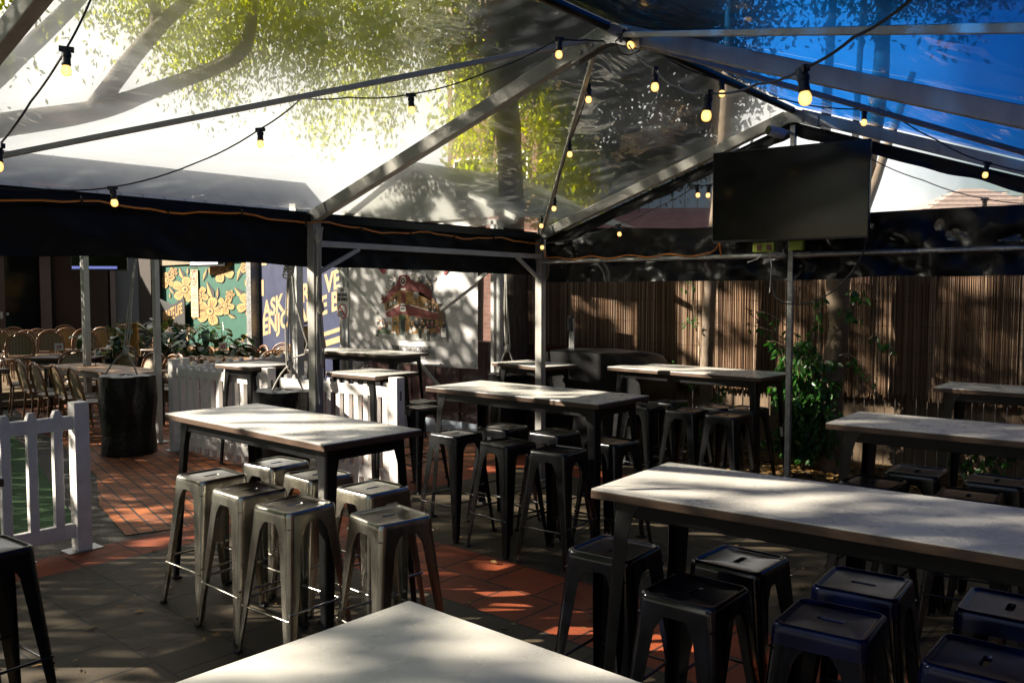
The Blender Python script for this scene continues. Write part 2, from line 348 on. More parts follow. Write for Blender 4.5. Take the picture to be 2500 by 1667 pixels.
# ------------------------------------------------------------------ ground
def sheet(name, poly, z, m, kind='structure'):
    b = MB(); b.add([(x, y, z) for x, y in poly], [tuple(range(len(poly)))])
    return tag(b.build(name, m), kind=kind)
sheet('ground', [(-150, -150), (150, -150), (150, 150), (-150, 150)], -.03, M['soil'])
sheet('paving', [(-6.28, -4), (4, -4), (4, 7.95), (-6.28, 7.95)], 0, M['pavers'])
sheet('concrete_verge', [(-22, -6), (-6.284, -6), (-6.284, 9.3), (-22, 9.3)], -.008, M['kerbstone'])
sheet('brick_paving', [(-6.42, 2.87), (-6.30, 3.25), (-6.29, 9.2), (-19.5, 9.25), (-19.5, 5.9), (-8.76, 3.64), (-7.49, 3.13)], -.001, M['bricks'])
g = sheet('grass', [(-6.86, -3), (-6.83, 2.60), (-7.18, 2.80), (-9.6, 3.42), (-13, 4.2), (-13, -3)], .004, M['turf'], 'stuff')
tag(g, 'dark green artificial turf behind the left picket fence', 'grass')
sheet('garden_bed', [(-7.4, 7.954), (4, 7.954), (4, 11.5), (-7.4, 11.5)], .002, M['soil'])

def scatter_quads(n, fx, fy, size, z, name, m):
    V = []; F = []
    for i in range(n):
        x, y = fx(), fy(); a = random.random() * 6.28; t = random.uniform(-.5, .5); s = size * random.uniform(.5, 1.4)
        R = Matrix.Rotation(a, 3, 'Z') @ Matrix.Rotation(t, 3, 'X'); c = Vector((x, y, z + random.uniform(.004, .03)))
        q = [c + R @ Vector(p) for p in ((-s, 0, 0), (0, -s * .45, s * .15), (s, 0, 0), (0, s * .45, s * .15))]
        V += q; F.append([4 * i, 4 * i + 1, 4 * i + 2, 4 * i + 3])
    return fast_mesh(name, np.array(V), np.array(F), m)
lit = scatter_quads(9000, lambda: random.uniform(-6.2, .6), lambda: 7.9 + 1.3 * random.random() ** .8, .035, 0, 'leaf_litter', M['litter'])
tag(lit, 'golden brown leaf litter covering the garden bed under the reed fence', 'leaf litter', kind='stuff')
lit2 = scatter_quads(420, lambda: random.uniform(-6, -.3), lambda: random.uniform(1.2, 7.8), .026, 0, 'fallen_leaf_scatter', M['litter'])
tag(lit2, 'few dry leaves scattered over the pavers', 'leaf litter', kind='stuff')

# ------------------------------------------------------------------ bar tables and stools
def leg_loops(sx, sy, c_top, c_bot, z_top, z_bot, w_fn, r_fn, t=.004, K=8):
    """folded sheet-metal leg: L section with a rounded outer corner, tapering and splaying"""
    L = []
    for k in range(K + 1):
        u = k / K; u = u ** 1.3
        z = z_top + (z_bot - z_top) * u; cx = c_top[0] + (c_bot[0] - c_top[0]) * u; cy = c_top[1] + (c_bot[1] - c_top[1]) * u
        w = w_fn(u); r = min(r_fn(u), w * .7)
        out = [(cx - w, cy)] + [(cx - r + r * cos(a), cy - r + r * sin(a)) for a in [radians(90 - 15 * i) for i in range(7)]] + [(cx, cy - w)]
        ri = max(.002, r - t)
        inn = [(cx - w, cy - t)] + [(cx - r + ri * cos(a), cy - r + ri * sin(a)) for a in [radians(90 - 15 * i) for i in range(7)]] + [(cx - t, cy - w)]
        L.append([(sx * x, sy * y, z) for x, y in out + inn[::-1]])
    return L
def leg_mesh(sx, sy, *a, **k):
    b = MB(); L = leg_loops(sx, sy, *a, **k); b.loops(L); n = len(L[0]); o = 0
    b.f += [tuple(range(n - 1, -1, -1)), tuple((len(L) - 1) * n + j for j in range(n))]; b.m += [0, 0]
    return b

def make_table(label, loc, rz, L=1.67, W=.655, worn=0):
    t = thing('bar_table', label, 'table', loc, rz, 'high bar tables with white tops')
    H = 1.05
    b = MB(); b.box((0, 0, H - .003), (L - .004, W - .004, .006)); b.build('tabletop', M['laminate'], t, bevel=.0015)
    b = MB(); b.box((0, 0, H - .0215), (L, W, .031)); b.build('edge_band', M['plywood'], t, bevel=.002)
    ax, ay = L / 2 - .085, W / 2 - .075
    b = MB()
    for s in (-1, 1):
        b.box((0, s * ay, H - .072), (2 * ax - .02, .022, .07)); b.box((s * ax, 0, H - .072), (.022, 2 * ay - .024, .07))
    b.build('apron_frame', M['black'], t, bevel=.003)
    for sx in (-1, 1):
        for sy in (-1, 1):
            lm = leg_mesh(sx, sy, (ax + .013, ay + .013), (L / 2 - .02, W / 2 - .012), H - .038, .004, lambda u: .05 * max(0, 1 - u * 8) ** 2 + .046 + .026 * (1 - u), lambda u: .02, t=.004, K=9)
            lg = lm.build('leg', M['black'], t, smooth=radians(35))
            fb = MB(); fb.box((sx * (L / 2 - .042), sy * (W / 2 - .034), .006), (.05, .05, .012)); fb.build('foot_cap', M['rubber'], lg, bevel=.003)
    return t
TABLES = [
 ('bar table nearest the white picket fence, silver stools tucked under it', (-4.405, 2.930, 0), -.4, 1.67, .655),
 ('bar table in the middle of the tent with six black stools under it', (-4.308, 5.067, 0), 1.5, 1.67, .655),
 ('bar table at the back in front of the reed fence, touching the centre pole', (-4.286, 7.500, 0), -1.1, 1.67, .655),
 ('large bar table at the right with bright sun patches on its left end', (-1.20, 3.105, 0), 4.8, 1.67, .66),
 ('foreground bar table cut by the bottom edge of the photo', (-.775, 1.085, 0), 0, 1.67, .67),
 ('bar table at the right edge beyond the large sunlit table', (-1.18, 5.335, 0), 3.5, 1.67, .62),
 ('farthest bar table at the right edge, close to the reed fence', (-1.28, 7.70, 0), 2.5, 1.67, .56),
 ('small square bar table in front of the covered black cart', (-5.93, 7.0, 0), -8, .80, .50),
 ('long bar table standing in front of the hotel banner', (-8.76, 6.98, 0), 3, 1.74, .60),
 ('small bar table between the pole and the banner, behind the right picket panel', (-6.44, 5.24, 0), 3, .68, .55),
 ('small bar table enclosed by the white picket fences', (-8.05, 5.0, 0), 3, .62, .56),
 ('bar table of which only a corner shows at the left edge', (-4.76, .93, 0), 0, 1.67, .66),
]
for lb, lc, rz, L, W in TABLES: make_table(lb, lc, radians(rz), L, W)

def make_stool(kind, label, loc, rz, group):
    body = M[{'steel': 'steel', 'black': 'black_gloss', 'sheen': 'black_sheen', 'navy': 'black_sheen'}[kind]]  # navy: black stool with a sky reflection painted on its seat
    t = thing('bar_stool', label, 'stool', loc, rz, group); H = .755
    b = MB()
    b.loops([rsq(.0115, .043, .0114, H - .022), rsq(.0115, .043, .0114, H - .010), rsq(.0135, .045, .0134, H - .0075), rsq(.118, .118, .022, H - .0085), rsq(.128, .128, .028, H - .007), rsq(.132, .132, .03, H - .001), rsq(.138, .138, .032, H), rsq(.145, .145, .034, H - .003), rsq(.149, .149, .036, H - .011), rsq(.1515, .1515, .037, H - .03), rsq(.154, .154, .037, H - .062), rsq(.1545, .1545, .037, H - .066), rsq(.152, .152, .036, H - .066), rsq(.146, .146, .034, H - .014)])
    b.build('seat', M['sky_reflection_paint'] if kind == 'navy' else body, t, smooth=radians(50))
    for sx in (-1, 1):
        for sy in (-1, 1):
            w = lambda u: .034 + .052 * (1 - u) + .045 * max(0, 1 - u * 9) ** 2
            lg = leg_mesh(sx, sy, (.1515, .1515), (.213, .213), H - .052, .012, w, lambda u: .034 - .016 * u, t=.003, K=12).build('leg', body, t, smooth=radians(40))
            fb = MB(); fb.box((sx * .203, sy * .203, .009), (.032, .032, .018)); fb.build('foot_cap', M['rubber'], lg, bevel=.004)
    b = MB(); c = .187; z = .245
    for s in (-1, 1):
        b.tube([(-c, s * c, z), (c, s * c, z)], .0065, 8); b.tube([(s * c, -c, z + .03), (s * c, c, z + .03)], .0065, 8)
    b.build('footrest', body, t, smooth=radians(60))
    b = MB()
    b.bar((-.148, -.148, H - .075), (.148, .148, H - .075), .022, .005); b.bar((-.148, .148, H - .081), (.148, -.148, H - .081), .022, .005)
    b.build('cross_brace', body, t)
    return t
SG = 'bare metal stools around the table by the picket fence'; BG = 'black metal bar stools'
silver = [((-4.64, 2.58), 1, 'bare metal stool at the left end of the front row'),
 ((-4.15, 2.53), 2, 'second bare metal stool of the front row from the left'),
 ((-3.69, 2.50), 1, 'third bare metal stool of the front row, partly hidden by the table leg'),
 ((-3.17, 2.68), -4, 'bare metal stool standing alone to the right of the front table leg'),
 ((-4.68, 3.04), 2, 'bare metal stool at the left of the back row under the table'),
 ((-4.20, 3.01), 0, 'bare metal stool in the back row, seat cut by the front table leg'),
 ((-3.69, 3.00), -2, 'bare metal stool in the back row at the right, beside the slanting table leg')]
black = [((-4.64, 4.57), 0, 'black stool at the left front of the middle table'),
 ((-4.58, 5.03), 2, 'black stool at the left back of the middle table'),
 ((-4.09, 4.54), -2, 'black stool in the centre of the front row at the middle table'),
 ((-4.12, 5.10), 1, 'black stool in the back row of the middle table, dull brown light on its seat'),
 ((-3.63, 4.54), 2, 'front black stool just left of the nearest leg of the middle table'),
 ((-3.57, 5.07), -1, 'black stool just right of the nearest leg of the middle table'),
 ((-4.44, 6.82), 0, 'leftmost front stool of the back table by the reed fence'),
 ((-4.45, 7.25), 3, 'left stool of the rear row at the back table'),
 ((-4.00, 6.83), 1, 'middle front stool of the back table by the reed fence'),
 ((-3.93, 7.23), -2, 'middle stool of the rear row at the back table'),
 ((-3.59, 6.81), 0, 'right front stool of the back table, next to its near leg'),
 ((-3.66, 7.31), 2, 'right stool of the rear row at the back table, nearly hidden by its leg'),
 ((-2.06, 2.95), 4, 'black stool at the left end of the large sunlit table'),
 ((-1.55, 2.72), 5, 'front black stool under the large table, blue sky mirrored on the left of its seat'),
 ((-1.60, 3.16), 3, 'black stool behind the front one, beside the inner table leg'),
 ((-1.08, 2.77), 96, 'low front black stool in the bottom right, blue sheen and a thin hand slot'),
 ((-1.13, 3.20), 94, 'black stool behind the bottom right one, blue glint beside its slot'),
 ((-.67, 3.29), 5, 'blue shining black stool cut by the right edge of the photo, farther one'),
 ((-.62, 2.76), 6, 'blue shining black stool in the bottom right corner, pavers seen through its slot'),
 ((-1.71, 4.95), 3, 'dark stool at the left front under the right edge table'),
 ((-1.62, 5.43), 2, 'dark stool at the left back under the right edge table'),
 ((-1.20, 5.45), 4, 'dark stool at the right back under the right edge table'),
 ((-1.22, 4.96), 3, 'dark stool at the right front under the right edge table'),
 ((-6.26, 5.64), 4, 'black stool on the far side of the small table behind the picket panel'),
 ((-5.96, 5.38), 1, 'black stool beside the square picket post, in front of another black stool'),
 ((-4.02, 1.20), 3, 'black stool cut off at the left edge, lower left corner')]
def place_set(items, kind, group):
    first = None
    for (x, y), a, lb in items:
        if first is None: first = make_stool(kind, lb, (x, y, 0), radians(a), group)
        else:
            o = copy_tree(first); o.location = (x, y, 0); o.rotation_euler = (0, 0, radians(a + 3.5 * sin(7.1 * x + 3.3 * y))); o['label'] = lb
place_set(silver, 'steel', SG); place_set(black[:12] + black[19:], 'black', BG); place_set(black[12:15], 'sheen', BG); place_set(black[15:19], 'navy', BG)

# ------------------------------------------------------------------ picket fences
def picket_fence(label, a, b, n, posts=(True, True), hp=1.04, hk=.99, ft=0.03, plate=None):
    """white vinyl fence from a to b: square posts, two rails, pointed pickets"""
    A = Vector((*a, 0)); B = Vector((*b, 0)); d = B - A; L = d.length; rz = atan2(d.y, d.x)
    t = thing('picket_fence', label, 'fence', A, rz, 'white picket fence panels')
    pw = .10
    for k, on in enumerate(posts):
        if on:
            x = 0 if k == 0 else L
            bb = MB(); bb.box((x, 0, hp / 2), (pw, pw, hp)); bb.lathe([(.072, hp - .002), (.072, hp + .004)], 4, (x, 0, 0), M=Matrix.Rotation(pi / 4, 3, 'Z'))
            p = bb.build('post', M['fence_white'], t, bevel=.004)
            bb = MB(); s = 1 if k == 1 else -1
            bb.box((x + s * .0505, 0, hp - .16), (.003, .016, .085)); bb.build('slot', M['dark_slot'], p)
            bb = MB(); bb.box((x, 0, .004), (.24, .15, .008)); bb.build('base_plate', M['galv'], p, bevel=.002)
    for z, hh in ((hp - .135, .095), (.15, .10)):
        bb = MB(); bb.box((L / 2, 0, z), (L - pw, .045, hh)); bb.build('rail', M['fence_white'], t, bevel=.004)
    w = .06; proto = None
    for i in range(n):
        x = pw / 2 + (L - pw) * (i + .6) / (n + .2)
        if proto is None:
            bb = MB(); poly = [(-w / 2, ft), (w / 2, ft), (w / 2, hk - .035), (w / 4, hk), (-w / 4, hk), (-w / 2, hk - .035)]
            bb.prism(poly, -.0235, .0235 , Matrix.Rotation(pi / 2, 4, 'X')); proto = bb.build('picket', M['fence_white'], t, bevel=.003); proto.location.x = x
        else:
            c = proto.copy(); COL.objects.link(c); c.parent = t; c.location.x = x
    return t
picket_fence('white picket panel at the left edge standing before the green turf', (-6.22, 1.2), (-6.28, 2.50), 7, (False, True), hp=1.04, hk=1.0, ft=.10)
picket_fence('white picket panel in dappled sun left of the black drum by the pole', (-9.38, 4.79), (-7.62, 4.88), 11)
picket_fence('shaded white picket panel running back towards the blue sign', (-9.42, 4.92), (-10.02, 7.05), 11)
picket_fence('white picket panel behind the table with silver stools, ending in a slotted post', (-7.50, 4.92), (-5.93, 5.10), 12, (False, True))

# ------------------------------------------------------------------ weighted drums and their ropes
def drum(label, loc, r=.30, h=.86, seed=0):
    t = thing('weight_drum', label, 'drum', loc, seed, 'black wrapped drums weighing down the tents')
    b = MB(); rnd = random.Random(seed); ph = [rnd.uniform(0, 6.28) for _ in range(6)]
    def rad(a, z):
        u = z / h
        return r * (1 + .03 * sin(3 * a + ph[0]) + .010 * sin(7 * a + ph[1] + 9 * u) + .009 * sin(13 * a + ph[2] - 9 * u) * (.4 + u) - .06 * (1 - u) + .03 * sin(9 * u + ph[3]))
    n = 56; zs = [0, .03, .1, .2, .3, .4, .5, .6, .7, .78, .83, .86]
    b.loops([[(rad(2 * pi * j / n, z * h / .86) * cos(2 * pi * j / n), rad(2 * pi * j / n, z * h / .86) * sin(2 * pi * j / n), z * h / .86) for j in range(n)] for z in zs])
    b.build('plastic_wrap', M['plastic_black'], t, smooth=radians(60))
    b = MB(); rings = []
    for k, f in enumerate((1.01, .9, .6, .3, .02)):
        rings.append([(rad(2 * pi * j / n, h) * f * cos(2 * pi * j / n), rad(2 * pi * j / n, h) * f * sin(2 * pi * j / n), h + .012 * (1 - f) + .008 * sin(5 * j / n * 6.28 + k)) for j in range(n)])
    b.loops(rings); b.build('lid', M['plastic_black'], t, smooth=radians(60)); return t
drum('black drum standing in the open brick courtyard, left of the pickets', (-9.67, 4.38, 0), .30, .87, 1)
drum('black drum by the tent column with a white rope coil above it', (-7.11, 4.72, 0), .27, .87, 2)
drum('black drum beside the small square table, below a hanging rope', (-6.53, 7.25, 0), .22, .88, 3)
def rope(label, top, knot, feet, r=.008, strands=3):
    t = thing('tie_rope', label, 'rope', knot, 0, 'ropes tying the tents to the drums')
    K = Vector(knot); b = MB()
    for k in range(strands):
        dx = .022 * (k - (strands - 1) / 2); T = Vector(top) - K
        b.tube([T * u + Vector((dx * sin(3 * u + k), dx * cos(2 * u), 0)) for u in [i / 10 for i in range(11)]], r, 6)
    b.build('strand', M['rope'], t, smooth=1)
    b = MB(); b.lathe([(.012, -.05), (.03, -.03), (.035, 0), (.028, .03), (.012, .05)], 8); b.build('knot', M['rope'], t, smooth=1)
    for f in feet:
        b = MB(); F = Vector(f) - K; b.tube([F * u + Vector((0, 0, .03 * sin(pi * u))) for u in [i / 6 for i in range(7)]], r * 1.15, 6); b.build('leader', M['rope'], t, smooth=1)
    return t
rope('tight rope rising from the courtyard drum', (-9.59, 4.50, 2.30), (-9.64, 4.36, 1.14), [(-9.80, 4.20, .885), (-9.54, 4.44, .885)])
rp = rope('rope with a white coil above the drum by the tent column', (-7.03, 4.75, 2.2), (-7.0, 4.71, 1.12), [(-7.12, 4.60, .885), (-6.93, 4.80, .885)], .009, 4)
b = MB()
for k in range(4): b.tube([(.075 * cos(a) + .01 * k, .03 * sin(a), .05 * sin(a) + .86 + .03 * k) for a in [i * 2 * pi / 14 for i in range(15)]], .008, 6)
b.tube([(.03, .02, .9), (.06, .03, .6), (.12, .06, .35), (.17, .08, .2), (.14, .07, .1), (.02, 0, .06)], .008, 6)
b.build('coil', M['rope'], rp, smooth=1)
rope('slack rope bundle hanging beside the dark tree trunk', (-6.59, 7.29, 2.15), (-6.55, 7.26, 1.17), [(-6.63, 7.2, .9), (-6.45, 7.3, .9)])
# ------------------------------------------------------------------ clear-roofed marquee
Lb, HE, HW, ZR, ZP = 2.716, 2.331, 2.412, 3.19, 2.09
UR = 5.7; SL = (ZR - HE) / HW; ZRE = ZR - SL * (UR - HW); VN = -2.53
tent = thing('marquee', 'aluminium framed marquee with clear plastic roof and black valances over the bar tables', 'marquee', (-5.1437, 3.6759, 0), .0700)
frames = [(VN, 'near'), (0, 'mid'), (Lb, 'gable')]
for v, nm in frames:
    for u, h in ((0, HE), (UR, ZRE)):
        b = MB(); b.box((u, v, h / 2), (.072, .072, h)); b.box((u + (.0375 if u == 0 else -.0375), v, h / 2 - .1), (.004, .02, h - .3))
        b.box((u, v, .006), (.16, .16, .012)); b.build('column', M['alu'], tent, bevel=.003)
    b = MB(); b.bar((.0, v, HE + .0), (HW - .06, v, ZR - .03), .06, .085); b.build('rafter', M['alu'], tent, bevel=.004)
    b = MB(); b.bar((UR, v, ZRE), (HW + .06, v, ZR - .03), .06, .085); b.build('rafter', M['alu'], tent, bevel=.004)
    b = MB(); MX = Matrix.Rotation(pi / 2, 4, 'X')
    for dv in (-.036, .033):
        MX.translation = (0, v + dv, 0)
        b.prism([(HW - .22, ZR - .155), (HW - .19, ZR - .06), (HW, ZR + .025), (HW + .20, ZR - .045), (HW + .2, ZR - .14), (HW + .04, ZR - .085), (HW - .03, ZR - .085)], -.003, .003, MX)
    for du in (-.16, -.09, .08, .15):
        b.lathe([(.011, -.05), (.011, .05)], 6, (HW + du, v, ZR - .045 - abs(du) * .36), M=Matrix.Rotation(pi / 2, 3, 'X'))
    b.build('hub_plate', M['galv'], tent)
    b = MB(); b.box((.07, v - .036, HE + .02), (.20, .008, .08), M=Matrix.Rotation(-atan2(SL, 1), 3, 'Y'))
    for du in (.03, .11): b.lathe([(.013, -.05), (.013, .02)], 6, (du, v, HE + .02 + du * SL), M=Matrix.Rotation(pi / 2, 3, 'X'))
    b.build('eave_bracket', M['galv'], tent)
for v0, v1 in ((VN, 0), (0, Lb)):
    b = MB(); b.tube([(HW, v0 + .03, ZR + .01), (HW, v1 - .03, ZR + .01)], .026, 10); b.build('ridge_tube', M['black'], tent, smooth=1)
    b = MB(); b.bar((0, v0 + .037, HE - .01), (0, v1 - .037, HE - .01), .04, .05); b.build('eave_purlin', M['black'], tent)
    b = MB(); b.bar((UR, v0 + .037, ZRE - .01), (UR, v1 - .037, ZRE - .01), .04, .05); b.build('eave_purlin', M['black'], tent)
b = MB(); b.bar((.02, .037, 2.145), (.02, Lb - .037, 2.135), .03, .042); b.build('eave_beam', M['alu_white'], tent, bevel=.003)
for a, c in (((.02, .40, 2.12), (.02, .04, 1.95)), ((.02, Lb - .40, 2.12), (.02, Lb - .04, 1.92))):
    b = MB(); b.bar(a, c, .028, .03); b.build('corner_brace', M['alu_white'], tent, bevel=.003)
for a, c in (((HW - .12, .05, ZR - .07), (.06, Lb - .06, HE + .03)), ((HW - .12, -.05, ZR - .05), (.06, VN + .1, HE + .05)), ((HW + .12, .05, ZR - .08), (UR - .05, Lb - .06, ZRE + .02)), ((HW + .12, -.05, ZR - .06), (UR - .05, VN + .1, ZRE + .05))):
    b = MB(); b.bar(a, c, .026, .026); b.build('roof_brace', M['alu'], tent, bevel=.003)
b = MB(); b.box((HW, Lb, 1.545), (.042, .042, 3.09)); b.box((HW, Lb, .005), (.15, .15, .01)); b.build('gable_post', M['galv'], tent, bevel=.008)
b = MB(); b.tube([(.04, Lb - .02, ZP - .005), (HW - .03, Lb - .02, ZP)], .021, 10); b.tube([(HW + .03, Lb - .02, ZP), (UR, Lb - .02, ZP + .02)], .021, 10)
b.tube([(HW - .16, Lb - .02, ZP), (HW - .04, Lb - .02, ZP)], .027, 10); b.tube([(HW + .04, Lb - .02, ZP), (HW + .16, Lb - .02, ZP)], .027, 10)
b.build('gable_rail', M['galv'], tent, smooth=radians(50))
def roof(u0, z0, u1, z1, v0, v1, m, sag=.03):
    b = MB()
    def fn(s, t):
        u = u0 + (u1 - u0) * s; v = v0 + (v1 - v0) * t; z = z0 + (z1 - z0) * s + .052
        z -= sag * sin(pi * s) * sin(pi * t); z += .012 * noise.noise(Vector((u * 2.3, v * 1.1, 3))) * sin(pi * t)
        return (u, v, z)
    b.grid(fn, 26, 20); return b.build('roof_sheet', m, tent, smooth=4)
for v0, v1 in ((VN, -.001), (.001, Lb + .06)):
    roof(-.04, HE, HW - .004, ZR, v0, v1, M['roof_clear']); roof(UR + .04, ZRE, HW + .004, ZR, v0, v1, M['roof_blue'])
def curtain(p0, p1, ztop, zbot, seed, name='valance', amp=.02, m=None, nrm=(1, 0)):
    """hanging black sheet between two plan points, creased and scalloped"""
    a = Vector((*p0, 0)); d = Vector((*p1, 0)) - a; L = d.length; b = MB()
    def fn(s, t):
        zt = ztop(s) if callable(ztop) else ztop; zb = zbot(s) if callable(zbot) else zbot
        k = (1 - t); q = Vector((s * L * 2.6, t * 1.6 + s * L * 1.3, seed))
        w = amp * (noise.noise(q) * 1.4 + .6 * noise.noise(q * 2.7) + .35 * noise.noise(Vector((s * L * 9, t * 5 - s * 12, seed)))) * min(1, k * 3)
        p = a + d * s; z = zt + (zb - zt) * k + .012 * noise.noise(Vector((s * L * 2, 0, seed + 5))) * k
        return (p.x + nrm[0] * w, p.y + nrm[1] * w, z)
    b.grid(fn, int(L * 34), 16); return b.build(name, m or M['vinyl_black'], tent, smooth=4)
curtain((-.035, VN - 1.2), (-.035, -.01), HE + .035, lambda s: 1.985 + .02 * abs(sin(s * 3.1)), 1)
curtain((-.035, .0), (-.035, Lb), HE + .035, lambda s: 1.99 - .03 * s, 2)
curtain((.05, Lb + .03), (HW - .02, Lb + .03), lambda s: 2.36 + .02 * sin(7 * s), lambda s: 1.895, 3, amp=.07, nrm=(0, 1), m=M['vinyl_fold'])
curtain((HW - .02, Lb + .03), (UR, Lb + .03), lambda s: min(2.385 + .01 * sin(5 * s), ZR - SL * (UR - HW) * s + .02), lambda s: 1.90 + .02 * sin(4 * s), 4, amp=.08, nrm=(0, 1), m=M['vinyl_fold'])
curtain((UR + .03, 0), (UR + .03, Lb), ZRE + .03, 1.9, 6)
for u0, z0, u1, z1 in ((.05, HE - .045, HW, ZR - .075), (UR, ZRE - .045, HW, ZR - .075)):
    b = MB(); b.grid(lambda s, t: (u0 + (u1 - u0) * s, Lb + .012 + .01 * noise.noise(Vector((s * 20, t * 2, 1))), z0 + (z1 - z0) * s - t * (.10 + .03 * noise.noise(Vector((s * 14, 0, 9))))), 60, 3)
    b.build('gable_edge_flap', M['vinyl_black'], tent)
b = MB(); b.add([(.1, Lb + .05, HE + .0), (UR - .1, Lb + .05, ZRE + .05), (HW, Lb + .05, ZR)], [(0, 1, 2)]); b.build('gable_window', M['gable_clear'], tent)
# loose things on the frame
def loc2w(u, v, z):
    c, s = cos(.07), sin(.07); return Vector((-5.1437 + c * u - s * v, 3.6759 + s * u + c * v, z))
rt = thing('tie_rope', 'cream ropes knotted down the front tent column', 'rope', loc2w(.05, .0, 0), .07, 'ropes tying the tents to the drums')
b = MB()
for k in range(3):
    b.tube([(.012 + .012 * sin(i * .9 + k), -.03 + .02 * k + .006 * sin(i * 1.7 + k), 2.26 - i * (.12 if k else .155)) for i in range(9)], .0065, 6)
b.build('strand', M['rope'], rt, smooth=1)
b = MB(); b.lathe([(.01, -.05), (.03, -.02), (.024, .02), (.01, .05)], 8, (.02, -.02, 2.2)); b.lathe([(.01, -.05), (.028, -.02), (.024, .02), (.01, .05)], 8, (.02, -.01, 1.70)); b.build('knot', M['rope'], rt, smooth=1)

oc = thing('extension_cable', 'orange extension cable clipped along the black valance and rail', 'cable', loc2w(0, 0, 0), .07)
pts = []
for i in range(60):
    v = -3.4 + i * (Lb + 3.35) / 59; pts.append((.045, v, HE - .035 - .03 * (1 if v > 0 else 0) * min(1, v * 4) + .014 * sin(v * 7) + .006 * sin(v * 19)))
pts += [(.06, Lb - .03, HE - .14), (.07, Lb - .04, 2.2), (.10, Lb - .05, ZP + .03)]
pts += [(.10 + i * .05, Lb - .045, ZP + .022 + .012 * sin(i * .8)) for i in range(1, 34)] + [(1.80, Lb - .05, ZP + .06), (1.84, Lb - .06, ZP + .12), (1.86, Lb - .07, ZP)]
b = MB(); b.tube(pts, .0062, 6); b.build('cable', M['cable_orange'], oc, smooth=1)
b = MB()
for i in range(2, 58, 5):
    x, y, z = pts[i]; b.box((x, y, z), (.024, .008, .05))
b.build('cable_tie', M['cable'], oc)

tv = thing('television', 'large black flat screen television hung in the tent gable', 'television', (-2.845, 6.27, 2.19), .12)
TW, TH = 1.17, .70
b = MB(); b.box((0, .03, TH / 2), (TW, .05, TH)); b.box((0, .065, TH / 2 - .05), (TW * .7, .03, TH * .6)); b.build('casing', M['tv_frame'], tv, bevel=.004)
b = MB(); b.box((0, .0035, TH / 2 + .004), (TW - .016, .003, TH - .024)); b.build('screen', M['tv_screen'], tv)
b = MB(); b.box((0, .13, TH / 2), (.25, .10, .25)); b.box((0, .20, TH / 2), (.10, .06, .5)); b.build('wall_bracket', M['black'], tv)
cam_t = thing('security_camera', 'small white bullet camera under the gable peak above the television', 'camera', (-2.93, 6.40, 3.0), .07)
RX = Matrix.Rotation(radians(80), 3, 'X') ; RZ = Matrix.Rotation(radians(-35), 3, 'Z')
b = MB(); b.lathe([(.036, 0), (.04, .01), (.04, .12), (.034, .135)], 16, (0, -.02, 0), M=RZ @ RX); b.build('body', M['cam_white'], cam_t, smooth=radians(40))
b = MB(); b.lathe([(.034, .133), (.034, .140), (.01, .141)], 16, (0, -.02, 0), M=RZ @ RX); b.build('lens', M['tv_screen'], cam_t, smooth=radians(40))
b = MB(); b.tube([(0, 0, 0), (.0, .06, .03), (0, .12, .03)], .012, 8); b.build('mount', M['cam_white'], cam_t)
def board(label, c, w, parts):
    t = thing('power_board', label, 'power board', c, .07, 'lime power boards under the television')
    b = MB(); b.box((0, 0, 0), (w, .05, .075)); b.build('housing', M['hi_vis'], t, bevel=.006)
    for x in parts:
        b = MB(); b.box((x, -.027, 0), (.036, .006, .045)); b.build('switch', M['brown'], t, bevel=.002)
board('lime power board with brown switches left of the gable post', (-3.03, 6.30, 2.145), .17, (-.03, .045))
board('lime power board right of the gable post', (-2.80, 6.36, 2.155), .11, ())
wc = thing('loose_cable', 'white and grey loose cables dangling below the television', 'cable', (-2.95, 6.42, 2.1), .07)
b = MB(); b.tube([(-.12, -.05, .12), (-.06, -.06, .0), (0, -.06, -.03), (.04, -.05, -.005), (.03, -.04, .03)], .006, 6); b.build('white_cable', M['cable_white'], wc, smooth=1)
b = MB(); b.tube([(-.07, -.05, .03), (-.055, -.05, -.1), (-.06, -.05, -.2), (-.065, -.05, -.3)], .004, 6); b.tube([(-.13, -.05, 0), (-.17, -.05, -.04), (-.25, -.05, -.065)], .004, 6); b.build('grey_cable', M['cable_white'], wc, smooth=1)
wd = thing('loose_cable', 'long black cable drooping in a loop below the gable rail', 'cable', (-2.62, 6.5, 2.1), .07)
b = MB(); b.tube([(-.40, -.05, -.2), (-.38, -.05, -.33), (-.3, -.05, -.385), (-.18, -.05, -.39), (-.05, -.05, -.36), (.08, -.05, -.28), (.2, -.05, -.15), (.28, -.05, 0), (.3, -.05, .12)], .006, 6); b.build('cable', M['cable'], wd, smooth=1)
b = MB(); b.lathe([(.02, -.05), (.02, .02), (.012, .05)], 8, (.3, -.05, .12)); b.build('plug', M['cable'], wd)

